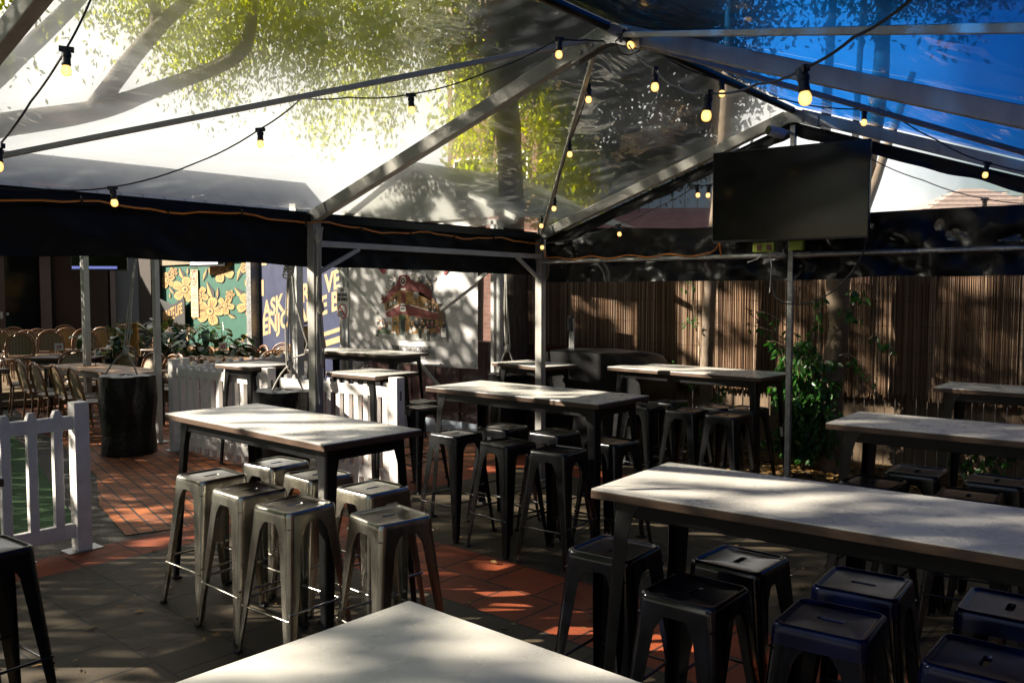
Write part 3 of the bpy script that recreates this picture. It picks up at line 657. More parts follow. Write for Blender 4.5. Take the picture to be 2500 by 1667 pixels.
# ------------------------------------------------------------------ festoon lights
STRINGS = {
 'la': [('c', -3.427, 1.46, 2.93), ('b', -3.387, 1.344, 2.703), ('c', -3.531, 1.268, 2.519), ('b', -3.669, 1.2, 2.365), ('c', -3.817, 1.189, 2.2)],
 'lb': [('c', -4.746, 1.444, 2.326), ('c', -4.693, 1.759, 2.325), ('b', -4.608, 2.039, 2.354), ('c', -4.382, 2.386, 2.495), ('b', -4.135, 2.621, 2.675), ('c', -3.89, 2.716, 2.817), ('c', -3.709, 2.878, 2.821), ('b', -3.429, 3.061, 2.826), ('c', -3.137, 3.33, 2.942), ('b', -2.839, 3.542, 3.099), ('c', -2.798, 3.714, 3.119), ('c', -2.734, 3.839, 3.131)],
 'lc': [('c', -2.687, 3.816, 3.146), ('b', -2.623, 3.805, 3.14), ('c', -2.653, 3.775, 3.098), ('c', -2.639, 3.783, 3.046), ('c', -2.6, 3.816, 3.026), ('c', -2.576, 3.909, 3.073), ('c', -2.575, 3.981, 3.133)],
 'ld': [('c', -2.76, 3.816, 3.124), ('c', -2.926, 3.936, 3.128), ('b', -3.173, 4.245, 3.033), ('c', -3.456, 4.521, 2.923), ('b', -3.685, 4.711, 2.815), ('c', -4.041, 5.053, 2.667), ('b', -4.314, 5.336, 2.534), ('c', -4.686, 5.67, 2.459), ('b', -4.903, 5.879, 2.459), ('c', -5.112, 6.087, 2.355), ('b', -5.185, 6.218, 2.293)],
 'le': [('c', -2.607, 3.815, 3.091), ('b', -2.192, 3.426, 2.817), ('c', -1.865, 3.098, 2.63), ('b', -1.575, 2.811, 2.519), ('c', -1.258, 2.552, 2.455), ('b', -1.029, 2.352, 2.426), ('c', -0.83, 2.194, 2.44), ('c', -0.638, 2.031, 2.457)],
 'lf': [('c', -2.601, 3.959, 3.149), ('c', -2.616, 4.343, 3.077), ('b', -2.485, 4.589, 3.023), ('c', -2.304, 5.014, 2.951), ('b', -1.981, 5.434, 2.915), ('c', -1.893, 5.513, 2.93), ('c', -1.711, 5.931, 2.764), ('b', -1.517, 6.364, 2.65), ('c', -1.192, 6.648, 2.57)],
 'lg': [('c', -3.348, 6.502, 2.989), ('b', -3.087, 6.615, 3.171), ('c', -3.057, 6.779, 3.211)],
 'lh': [('c', -5.225, 6.246, 2.248), ('b', -4.4, 6.322, 2.387), ('c', -4.069, 6.358, 2.504), ('b', -3.699, 6.434, 2.682), ('b', -3.598, 6.455, 2.676), ('c', -3.266, 6.494, 2.807), ('c', -2.726, 6.718, 2.946), ('b', -2.404, 6.659, 2.813), ('c', -2.051, 6.825, 2.622), ('b', -1.681, 7.009, 2.478), ('c', -1.427, 7.098, 2.433)],
}

SLAB = {'la': 'festoon string hanging in the top left corner near the near rafter', 'lb': 'festoon string sagging across the bright left roof bay', 'lc': 'short festoon loop with one lit bulb at the roof hub',
 'ld': 'festoon string following the thin roof brace down to the back column', 'le': 'festoon string with the large near bulbs coming towards the viewer', 'lf': 'festoon string crossing the blue right roof slope',
 'lg': 'short festoon end with one bulb at the gable peak', 'lh': 'festoon string strung across the gable behind the television'}
bulbP = None
for key, pts in STRINGS.items():
    P = [Vector(p[1:]) for p in pts]; o0 = P[0]
    t = thing('festoon_string', SLAB[key], 'string lights', o0, 0, 'festoon light strings in the marquee')
    dense = []
    for i in range(len(P) - 1):
        L = (P[i + 1] - P[i]).length
        for k in range(6): u = k / 6; dense.append(P[i].lerp(P[i + 1], u) - o0 - Vector((0, 0, .035 * L * 4 * u * (1 - u))))
    dense.append(P[-1] - o0)
    b = MB(); b.tube(dense, .0042, 6); b.build('cable', M['cable'], t, smooth=1)
    for i, p in enumerate(pts):
        if p[0] != 'b': continue
        q = P[i] - o0; tilt = Matrix.Rotation(random.uniform(-.12, .12), 3, 'X') @ Matrix.Rotation(random.uniform(-.12, .12), 3, 'Y')
        if key == 'lc': tilt = Matrix.Rotation(radians(-32), 3, 'Y')
        d = P[min(i + 1, len(P) - 1)] - P[max(i - 1, 0)]; rz = atan2(d.y, d.x)
        b = MB(); R = tilt @ Matrix.Rotation(rz, 3, 'Z')
        b.box(q + R @ Vector((0, 0, -.004)), (.050, .018, .018), M=R)
        b.lathe([(0.0123, 0.0000), (0.0139, -0.0164), (0.0172, -0.0180), (0.0172, -0.0328), (0.0148, -0.0344), (0.0156, -0.0558), (0.0172, -0.0574), (0.0156, -0.0640)], 12, q, M=tilt)
        s = b.build('lamp_socket', M['cable'], t, smooth=radians(35))
        b = MB(); b.lathe([(0.0082, -0.0607), (0.0131, -0.0656), (0.0168, -0.0730), (0.0184, -0.0820), (0.0172, -0.0910), (0.0131, -0.0980), (0.0074, -0.1013), (0.0016, -0.1025)], 16, q, M=tilt)
        b.build('bulb', M['bulb'], s, smooth=4)
# ------------------------------------------------------------------ second marquee with the banner wall
m2 = thing('marquee', 'white framed marquee with grey canvas roof and clear front wall behind the banner', 'marquee', (-8.48, 7.57, 0))
for x, w in ((-1.48, .085), (-1.36, .05), (1.42, .05), (1.52, .06)):
    b = MB(); b.box((x, .02, 1.32), (w, .06, 2.64)); b.build('post', M['alu_white'], m2, bevel=.004)
for a, c in (((-1.46, -.07, 2.13), (-.62, -.07, 1.52)), ((1.45, -.07, 2.06), (.60, -.07, 1.58)), ((.18, -.07, .92), (.66, -.07, .55)), ((-.72, -.07, .96), (-1.1, -.07, .72))):
    b = MB(); b.bar(a, c, .028, .042); b.build('brace', M['alu_white'], m2, bevel=.003)
b = MB(); b.box((0, .02, 2.62), (3.1, .06, .06)); b.build('eave_beam', M['alu_white'], m2)
b = MB(); b.box((.03, .06, .09), (2.9, .02, .18)); b.build('kick_board', M['shed_wall'], m2, bevel=.003)
b = MB(); b.box((-.30, .03, .5), (.07, .03, 1.0)); b.build('mid_rail', M['alu_white'], m2)
b = MB(); b.grid(lambda s, t: (-1.42 + 2.84 * s, .02 + .008 * sin(9 * s) * sin(5 * t), .18 + 2.4 * t), 24, 16); b.build('clear_wall', M['wall_clear'], m2, smooth=4)
b = MB()
for s in (-1, 1):
    b.grid(lambda u, v: (s * 1.85 * u, 2.4 * v - .05, 3.46 - .80 * u - .05 * sin(pi * u)), 8, 4)
b.add([(-1.8, -.03, 2.68), (1.8, -.03, 2.68), (0, -.03, 3.46)], [(0, 1, 2)]); b.build('canvas_roof', M['canvas'], m2, smooth=radians(30))
b = MB()
for s in (-1, 1): b.bar((0, -.06, 3.44), (s * 1.85, -.06, 2.64), .05, .06)
b.build('gable_rafter', M['alu_white'], m2)
rw = thing('low_wall', 'dark oxblood wall behind the clear marquee wall', 'wall', (-8.5, 8.6, 0))
b = MB(); b.box((0, 0, .55), (4.4, .12, 1.1)); b.box((0, 0, 1.11), (4.44, .16, .03)); b.build('wall_body', M['red_wall'], rw, bevel=.004)
b = MB()
for i in range(9): b.box((-2.1 + i * .5, -.07, .5), (.03, .02, 1.0))
b.build('batten', M['red_wall'], rw)

BANNER_ART = [
('red',0,[34,1970,114,1933,247,1905,260,1914,442,1851,440,1692,245,1749,32,1816]),
('red',0,[-171,2006,-173,1821,-472,1644,-544,1643,-442,1742,-313,1853,-242,1890]),
('red',1,[-171,2006,-95,2018,-20,2015,37,1988,35,1816,-173,1816]),
('brick',0,[-472,1644,-173,1821,-176,1628,-445,1532]),
('brick',0,[35,1816,246,1789,440,1692,562,1645,561,1543,33,1630]),
('brick',1,[-171,1821,32,1820,30,1635,-173,1633]),
('red',2,[-129,1807,-47,1807,-49,1650,-131,1650]),
('white',3,[-145,1842,-41,1841,-41,1821,-146,1822]),
('white',3,[-145,1647,-52,1648,-52,1627,-145,1626]),
('white',2,[-459,1529,-176,1633,-176,1624,-460,1519]),
('white',2,[33,1635,567,1539,567,1528,33,1624]),
('red',1,[-460,1519,-176,1624,33,1624,567,1528,594,1447,189,1479,22,1497,-178,1493,-304,1469,-417,1467]),
('brick',0,[-318,1474,-178,1493,-181,1235,-307,1240]),
('brick',0,[-53,1495,667,1445,666,1292,240,1278,-57,1239]),
('dark',1,[31,1481,502,1445,501,1339,29,1326]),
('brick',2,[31,1462,39,1281,-57,1241,-53,1493,22,1494]),
('green',3,[-177,1502,-40,1505,-40,1437,-178,1434]),
('dgreen',3,[-148,1431,-71,1433,-73,1239,-150,1236]),
('dark',4,[-131,1413,-85,1414,-86,1314,-133,1312]),
('white',4,[-154,1611,-47,1612,-47,1547,-155,1545]),
('brown',2,[559,1649,627,1650,626,1439,557,1438]),
('dark',3,[553,1649,634,1650,634,1634,553,1633]),
('brown',1,[618,1544,668,1545,667,1432,617,1430]),
('white',2,[113,1791,195,1791,195,1724,112,1724]),
('dark',3,[121,1785,150,1785,150,1760,120,1760]),
('dark',3,[158,1785,187,1785,187,1760,158,1760]),
('dark',3,[120,1755,150,1755,149,1730,120,1729]),
('dark',3,[158,1755,187,1755,187,1730,157,1730]),
('white',2,[36,1482,147,1485,146,1420,36,1417]),
('dark',3,[43,1477,63,1478,63,1454,43,1454]),
('dark',3,[43,1448,63,1449,63,1425,42,1424]),
('dark',3,[69,1478,89,1478,89,1454,68,1454]),
('dark',3,[68,1449,89,1449,88,1426,68,1425]),
('dark',3,[94,1478,114,1479,114,1455,94,1455]),
('dark',3,[94,1449,114,1450,114,1426,94,1426]),
('dark',3,[120,1479,140,1479,140,1456,120,1455]),
('dark',3,[120,1450,140,1450,139,1427,119,1426]),
('dark',1,[-416,1574,-415,1649,-383,1668,-384,1586]),
('dark',1,[-359,1594,-357,1683,-326,1702,-327,1605]),
('dark',1,[-302,1613,-300,1716,-269,1735,-271,1624]),
('dark',1,[-245,1632,-244,1750,-213,1768,-215,1643]),
('dark',1,[336,1678,375,1678,375,1612,336,1611]),
('dark',1,[401,1665,440,1665,439,1597,401,1596]),
('dark',1,[466,1652,504,1653,504,1582,465,1582]),
('pave',0,[-675,1216,-565,1253,-57,1239,240,1278,728,1232,703,1195,106,1179,-450,1181]),
('green',2,[-600,1299,-306,1279,-307,1238,-601,1251]),
('dark',2,[603,1353,709,1356,708,1219,602,1216]),
('white',3,[611,1347,702,1349,701,1236,610,1233]),
('dark',4,[624,1336,689,1338,689,1322,623,1320]),
('dark',4,[623,1308,689,1310,689,1304,623,1302]),
('grey',2,[709,1354,733,1224,708,1219]),
('white',2,[-42,1939,-48,1914,-63,1895,-84,1884,-107,1884,-128,1895,-142,1915,-147,1939,-141,1964,-127,1983,-105,1994,-82,1994,-61,1983,-47,1963]),
('dark',3,[-53,1939,-58,1919,-69,1903,-86,1895,-104,1895,-121,1904,-132,1920,-136,1939,-131,1959,-120,1975,-103,1983,-85,1983,-68,1974,-57,1958]),
('red',4,[-64,1939,-68,1924,-76,1912,-88,1905,-102,1905,-114,1912,-122,1924,-125,1939,-122,1954,-113,1966,-101,1973,-87,1973,-75,1966,-67,1954]),
('white',5,[-78,1942,-83,1929,-95,1924,-106,1929,-111,1942,-106,1955,-94,1960,-83,1955]),
('dark',1,[-275,1928,-281,1904,-299,1884,-324,1873,-352,1873,-376,1884,-393,1904,-399,1929,-393,1954,-375,1974,-350,1985,-322,1985,-298,1973,-281,1953]),
('white',2,[-289,1929,-294,1909,-308,1893,-327,1884,-348,1884,-367,1893,-381,1909,-385,1929,-380,1949,-366,1965,-347,1974,-326,1974,-307,1965,-294,1949]),
('dark',3,[-375,1948,-297,1947,-297,1934,-375,1935]),
('dark',3,[-365,1923,-306,1922,-306,1915,-365,1915]),
('grey',1,[327,2024,359,2036,366,1993,398,1957,443,1946,481,1956,501,1990,530,1978,513,1947,462,1926,417,1926,372,1944,342,1980]),
('dark',1,[214,1914,228,2003,239,2003,227,1914]),
('dark',1,[232,1914,247,1996,257,1996,246,1914]),
('dark',1,[251,1914,265,1989,275,1989,264,1914]),
('dark',1,[269,1914,283,1981,294,1981,282,1914]),
('dark',1,[288,1914,301,1974,312,1974,301,1914]),
('dark',1,[208,1986,320,1985,320,1979,208,1980]),
('dark',1,[208,1959,320,1958,320,1953,208,1954]),
('dark',1,[208,1937,319,1936,319,1930,207,1931]),
('white',5,[-277,1930,-282,1967,-262,1977,-242,1976,-223,1966,-228,1929]),
('dark',6,[-230,1991,-235,1980,-248,1975,-263,1977,-273,1985,-273,1997,-263,2005,-248,2007,-235,2001]),
('skin',7,[-235,1984,-239,1975,-249,1971,-261,1973,-268,1980,-268,1989,-260,1996,-249,1998,-239,1993]),
('white',5,[58,1952,54,1987,72,1996,91,1996,109,1987,104,1952]),
('dark',6,[102,2009,97,2000,85,1995,71,1997,62,2005,62,2015,72,2023,85,2025,97,2019]),
('skin',7,[97,2003,94,1995,84,1991,73,1992,67,1999,67,2008,74,2015,84,2016,94,2012]),
('white',5,[135,1924,130,1964,151,1974,172,1974,192,1963,187,1924]),
('dark',6,[185,1989,179,1978,165,1972,150,1974,140,1983,140,1995,150,2004,166,2006,179,2000]),
('skin',7,[180,1983,175,1973,165,1968,152,1970,145,1978,145,1988,153,1996,165,1997,175,1992]),
('dgreen',5,[340,1871,336,1905,354,1913,371,1913,388,1904,383,1871]),
('dark',6,[382,1926,377,1917,366,1912,353,1914,344,1922,344,1932,353,1939,366,1941,377,1936]),
('skin',7,[377,1920,374,1912,365,1908,355,1910,348,1916,348,1925,355,1931,365,1933,374,1928]),
('dark',5,[387,1824,381,1870,405,1882,428,1882,451,1870,445,1824]),
('dark',6,[442,1898,436,1885,421,1878,403,1881,392,1891,392,1905,404,1915,421,1917,436,1910]),
('skin',7,[437,1892,432,1881,420,1875,406,1877,397,1886,397,1898,406,1906,420,1908,432,1902]),
('grey',5,[-446,1772,-450,1810,-430,1820,-409,1820,-389,1810,-395,1772]),
('dark',6,[-396,1835,-402,1824,-415,1819,-431,1821,-441,1829,-441,1841,-430,1849,-415,1851,-402,1845]),
('skin',7,[-402,1828,-406,1819,-416,1814,-428,1816,-436,1824,-436,1833,-428,1841,-416,1842,-406,1837]),
('red',5,[-530,1685,-534,1722,-514,1732,-494,1732,-474,1722,-480,1685]),
('dark',6,[-481,1746,-487,1736,-500,1730,-515,1732,-525,1741,-525,1752,-515,1760,-500,1762,-486,1757]),
('skin',7,[-486,1740,-490,1731,-501,1726,-513,1728,-520,1735,-520,1744,-512,1752,-501,1753,-490,1749]),
('skin2',5,[447,1650,443,1689,463,1700,482,1700,502,1690,497,1650]),
('dark',6,[495,1714,490,1703,476,1698,461,1699,452,1708,452,1720,462,1729,477,1731,490,1725]),
('skin',7,[490,1708,486,1699,476,1694,464,1696,456,1703,456,1713,464,1721,476,1722,486,1717]),
('dark',5,[-621,1355,-626,1398,-603,1410,-580,1411,-557,1400,-563,1357]),
('dark',6,[-565,1427,-571,1415,-587,1408,-604,1410,-616,1419,-616,1432,-604,1442,-586,1445,-571,1439]),
('skin',7,[-571,1420,-576,1410,-588,1404,-602,1406,-610,1414,-610,1425,-601,1433,-587,1435,-576,1430]),
('grey',5,[-520,1356,-526,1400,-502,1412,-478,1412,-455,1402,-461,1357]),
('dark',6,[-463,1429,-470,1417,-485,1410,-503,1411,-515,1421,-515,1434,-503,1445,-485,1447,-469,1441]),
('skin',7,[-469,1422,-474,1412,-486,1406,-500,1407,-509,1416,-509,1427,-500,1436,-486,1438,-474,1433]),
('grey',5,[-445,1320,-449,1358,-429,1369,-409,1369,-389,1360,-394,1322]),
('dark',6,[-396,1384,-401,1373,-415,1367,-430,1369,-440,1377,-440,1388,-430,1397,-414,1400,-401,1394]),
('skin',7,[-401,1377,-405,1368,-416,1363,-428,1364,-435,1372,-435,1381,-427,1389,-415,1391,-405,1386]),
('white',5,[-394,1307,-400,1354,-374,1367,-349,1368,-324,1356,-331,1309]),
('dark',6,[-333,1385,-340,1372,-357,1365,-376,1367,-388,1377,-388,1391,-375,1402,-356,1405,-340,1398]),
('skin',7,[-340,1379,-345,1367,-358,1361,-373,1363,-382,1372,-382,1384,-372,1393,-358,1395,-345,1390]),
('dgreen',5,[-275,1363,-280,1403,-259,1414,-238,1414,-217,1404,-223,1364]),
('dark',6,[-225,1430,-230,1418,-244,1412,-260,1414,-270,1423,-270,1434,-260,1444,-244,1446,-230,1441]),
('skin',7,[-230,1423,-234,1413,-245,1408,-258,1410,-266,1417,-265,1427,-257,1435,-245,1437,-234,1432]),
('dgreen',5,[-282,1625,-287,1669,-263,1680,-240,1680,-217,1669,-224,1625]),
('dark',6,[-226,1697,-232,1684,-247,1678,-265,1680,-276,1690,-276,1703,-264,1713,-247,1715,-231,1709]),
('skin',7,[-231,1690,-236,1680,-248,1674,-262,1676,-271,1684,-271,1695,-262,1704,-248,1706,-236,1701]),
('white',5,[-361,1617,-366,1653,-346,1663,-327,1663,-308,1654,-313,1618]),
('dark',6,[-314,1678,-320,1667,-333,1662,-347,1664,-357,1672,-357,1683,-347,1691,-332,1693,-319,1688]),
('skin',7,[-319,1671,-323,1662,-334,1658,-345,1659,-352,1666,-352,1675,-345,1683,-333,1684,-323,1680]),
('skin2',5,[105,1634,101,1667,119,1676,136,1677,153,1668,149,1634]),
('dark',6,[147,1690,143,1681,131,1675,118,1677,109,1685,109,1695,118,1703,131,1704,143,1699]),
('skin',7,[143,1684,139,1676,130,1671,120,1673,113,1679,113,1688,120,1694,130,1696,139,1692]),
('skin2',5,[172,1608,168,1641,185,1650,202,1650,220,1642,215,1608]),
('dark',6,[213,1664,209,1654,197,1649,184,1651,176,1658,176,1668,184,1676,198,1678,209,1673]),
('skin',7,[209,1657,205,1649,196,1645,186,1646,180,1653,180,1661,186,1668,197,1669,206,1665]),
('white',5,[328,1613,324,1650,343,1660,361,1660,380,1650,375,1614]),
('dark',6,[373,1674,368,1664,355,1658,341,1660,332,1668,332,1679,342,1687,356,1689,368,1684]),
('skin',7,[368,1668,364,1659,355,1654,344,1656,337,1663,337,1672,344,1679,355,1681,365,1676]),
('dark',5,[388,1551,383,1594,405,1605,427,1605,449,1595,443,1552]),
('dark',6,[441,1621,435,1609,420,1603,404,1605,393,1614,393,1627,404,1637,421,1639,435,1633]),
('skin',7,[435,1615,431,1605,420,1599,407,1601,398,1609,398,1620,407,1628,420,1630,431,1625]),
('dark',5,[479,1544,474,1586,495,1598,517,1598,538,1587,533,1544]),
('dark',6,[531,1613,525,1601,510,1595,494,1597,484,1607,484,1619,494,1629,511,1631,525,1625]),
('skin',7,[525,1607,521,1597,509,1592,497,1593,489,1601,489,1612,497,1621,510,1623,521,1617]),
('skin2',5,[58,1372,54,1411,74,1421,94,1422,114,1412,109,1373]),
('dark',6,[107,1437,102,1426,88,1420,73,1421,63,1430,63,1442,73,1451,89,1453,102,1448]),
('skin',7,[102,1430,98,1421,87,1416,75,1417,68,1425,68,1435,76,1442,88,1444,98,1440]),
('grey',5,[135,1388,130,1429,152,1440,173,1441,194,1431,188,1389]),
('dark',6,[186,1457,181,1445,166,1438,150,1440,140,1449,140,1462,151,1471,167,1474,181,1468]),
('skin',7,[181,1450,177,1440,165,1435,153,1436,145,1444,145,1455,153,1463,166,1465,177,1460]),
('dgreen',5,[198,1279,192,1325,216,1337,239,1338,263,1327,256,1281]),
('dark',6,[254,1355,248,1342,232,1335,214,1336,203,1347,203,1360,215,1371,233,1374,248,1367]),
('skin',7,[248,1348,243,1337,231,1331,217,1333,208,1341,208,1353,218,1362,231,1365,244,1359]),
('dark',5,[279,1349,275,1383,292,1392,309,1392,326,1384,322,1350]),
('dark',6,[320,1406,315,1396,304,1391,291,1392,283,1400,283,1410,291,1418,304,1420,316,1415]),
('skin',7,[316,1399,312,1391,303,1387,293,1388,287,1394,287,1403,293,1410,304,1411,312,1407]),
('red',5,[350,1365,345,1401,364,1411,382,1411,400,1402,395,1366]),
('dark',6,[393,1425,389,1415,376,1410,363,1411,354,1419,354,1430,363,1438,377,1440,389,1435]),
('skin',7,[389,1419,385,1410,376,1406,365,1407,358,1414,358,1423,365,1430,376,1432,385,1427]),
('red',5,[432,1363,427,1401,447,1412,467,1412,486,1403,481,1364]),
('dark',6,[479,1427,474,1416,461,1410,446,1412,436,1420,436,1432,446,1441,461,1443,474,1438]),
('skin',7,[474,1421,470,1412,460,1406,448,1408,441,1415,441,1425,449,1433,460,1435,470,1430]),
('dark',5,[356,1253,350,1298,373,1311,396,1311,419,1300,413,1255]),
('dark',6,[411,1328,405,1315,389,1308,372,1310,361,1320,361,1333,372,1344,390,1347,405,1340]),
('skin',7,[405,1322,400,1311,388,1305,375,1306,366,1315,366,1326,375,1335,389,1337,400,1332]),
('dark',5,[644,1358,640,1397,660,1408,679,1408,699,1399,694,1359]),
('dark',6,[692,1423,686,1412,673,1406,658,1408,649,1417,649,1428,659,1437,674,1440,687,1434]),
('skin',7,[687,1417,683,1408,672,1403,661,1404,653,1411,653,1421,661,1429,673,1431,683,1426]),
('white',5,[15,1262,10,1304,32,1315,53,1316,75,1305,69,1264]),
('dark',6,[67,1332,61,1320,47,1313,30,1315,20,1324,20,1337,31,1346,47,1349,61,1343]),
('skin',7,[62,1325,57,1315,46,1309,33,1311,25,1319,25,1329,33,1338,46,1340,57,1335]),
('white',5,[89,1296,84,1337,106,1349,128,1350,149,1339,143,1297]),
('dark',6,[141,1365,136,1353,121,1347,105,1349,94,1358,94,1370,105,1380,122,1383,136,1377]),
('skin',7,[136,1359,131,1349,120,1343,108,1345,99,1353,99,1363,108,1371,121,1374,132,1369]),
('brown',5,[-582,1293,-587,1331,-566,1342,-546,1342,-526,1333,-531,1294]),
('dark',6,[-533,1357,-538,1346,-552,1340,-568,1342,-578,1350,-577,1362,-567,1371,-552,1373,-538,1368]),
('skin',7,[-538,1350,-542,1341,-553,1336,-565,1337,-573,1345,-573,1354,-565,1362,-553,1364,-542,1359]),
('dgreen',5,[-493,1281,-498,1325,-474,1338,-450,1338,-427,1327,-433,1282]),
('dark',6,[-435,1355,-442,1342,-458,1335,-476,1337,-487,1347,-487,1360,-475,1371,-457,1373,-441,1367]),
('skin',7,[-441,1348,-446,1337,-459,1331,-473,1333,-482,1341,-482,1353,-472,1362,-458,1364,-446,1359]),
('white',5,[-566,1331,-572,1378,-546,1391,-521,1392,-496,1380,-503,1333]),
('dark',6,[-505,1409,-512,1396,-529,1388,-548,1390,-560,1401,-560,1415,-547,1426,-528,1429,-511,1422]),
('skin',7,[-511,1403,-516,1391,-530,1385,-545,1387,-554,1396,-554,1408,-544,1417,-529,1419,-516,1414]),
('grey',5,[-337,1202,-342,1246,-318,1258,-295,1259,-272,1248,-278,1204]),
('dark',6,[-280,1276,-287,1263,-302,1256,-320,1258,-331,1267,-331,1281,-319,1291,-302,1294,-286,1288]),
('skin',7,[-286,1269,-291,1258,-303,1252,-317,1254,-326,1262,-326,1273,-317,1282,-303,1284,-291,1279]),
('brown',5,[240,1370,235,1413,257,1424,279,1425,301,1414,295,1371]),
('dark',6,[293,1441,287,1429,272,1422,256,1424,245,1433,245,1446,256,1456,273,1459,287,1453]),
('skin',7,[288,1434,283,1424,271,1418,259,1420,250,1428,250,1439,259,1448,272,1450,283,1445]),
('white',5,[303,1276,297,1323,321,1335,345,1336,368,1325,362,1278]),
('dark',6,[360,1353,353,1340,338,1333,320,1334,308,1345,308,1359,320,1370,338,1373,354,1366]),
('skin',7,[354,1347,349,1336,337,1329,322,1331,313,1340,314,1352,323,1361,337,1363,349,1358]),
('red',5,[514,1331,509,1371,530,1383,550,1383,571,1373,565,1332]),
('dark',6,[563,1398,558,1387,544,1381,529,1382,519,1391,519,1403,529,1413,544,1415,558,1410]),
('skin',7,[558,1392,554,1382,543,1377,531,1378,523,1386,523,1396,531,1404,543,1406,554,1402]),
('red',5,[551,1290,546,1332,568,1344,588,1344,609,1334,604,1292]),
('dark',6,[602,1360,596,1348,582,1341,566,1343,556,1352,556,1365,566,1375,582,1377,596,1371]),
('skin',7,[596,1354,592,1343,581,1338,569,1339,561,1347,561,1358,569,1366,581,1368,592,1363]),
('dgreen',5,[203,1286,223,1287,222,1205,202,1205]),
('dark',5,[230,1287,250,1287,249,1206,229,1206]),
('dgreen',5,[361,1260,380,1260,380,1180,360,1179]),
('dark',5,[387,1260,406,1261,406,1181,386,1180]),
('dgreen',5,[-649,1288,-627,1288,-628,1203,-650,1203]),
('dark',5,[-620,1289,-598,1289,-599,1204,-621,1204]),
('dark',5,[436,1213,436,1266,482,1295,514,1300,501,1273,498,1211,485,1210,477,1250,456,1249,451,1209]),
('white',5,[-314,1237,-307,1270,-250,1286,-230,1240]),
('white',5,[-77,1279,-12,1281,-13,1241,-77,1239]),
('dark',6,[-59,1265,-29,1266,-29,1255,-59,1254]),
('bigred',1,[-588,2107,-534,2143,-435,2188,-371,2186,-373,2112,-437,2090,-480,2105,-437,2072,-459,2038,-502,2035]),
('bigred',1,[597,2078,598,2165,766,2161,766,2070,690,2007,659,2011,678,2063,628,2060]),
('dark',1,[-355,1091,444,1105,444,1109,-354,1096]),
('dark',1,[441,1107,437,1031,444,1031,447,1107]),
('dark',1,[441,1033,-358,1017,-358,1013,440,1029]),
('dark',1,[-355,1015,-351,1094,-358,1093,-362,1015]),
]
BANNER_TXT = {'pub': [(-0.324, 1.06), (0.409, 1.071)], 'vic': [(-0.067, 0.964), (0.287, 0.973)], 'hotel': [(-0.135, 2.126), (0.216, 2.106)], 'bar': [(-0.138, 1.576), (-0.061, 1.579)]}
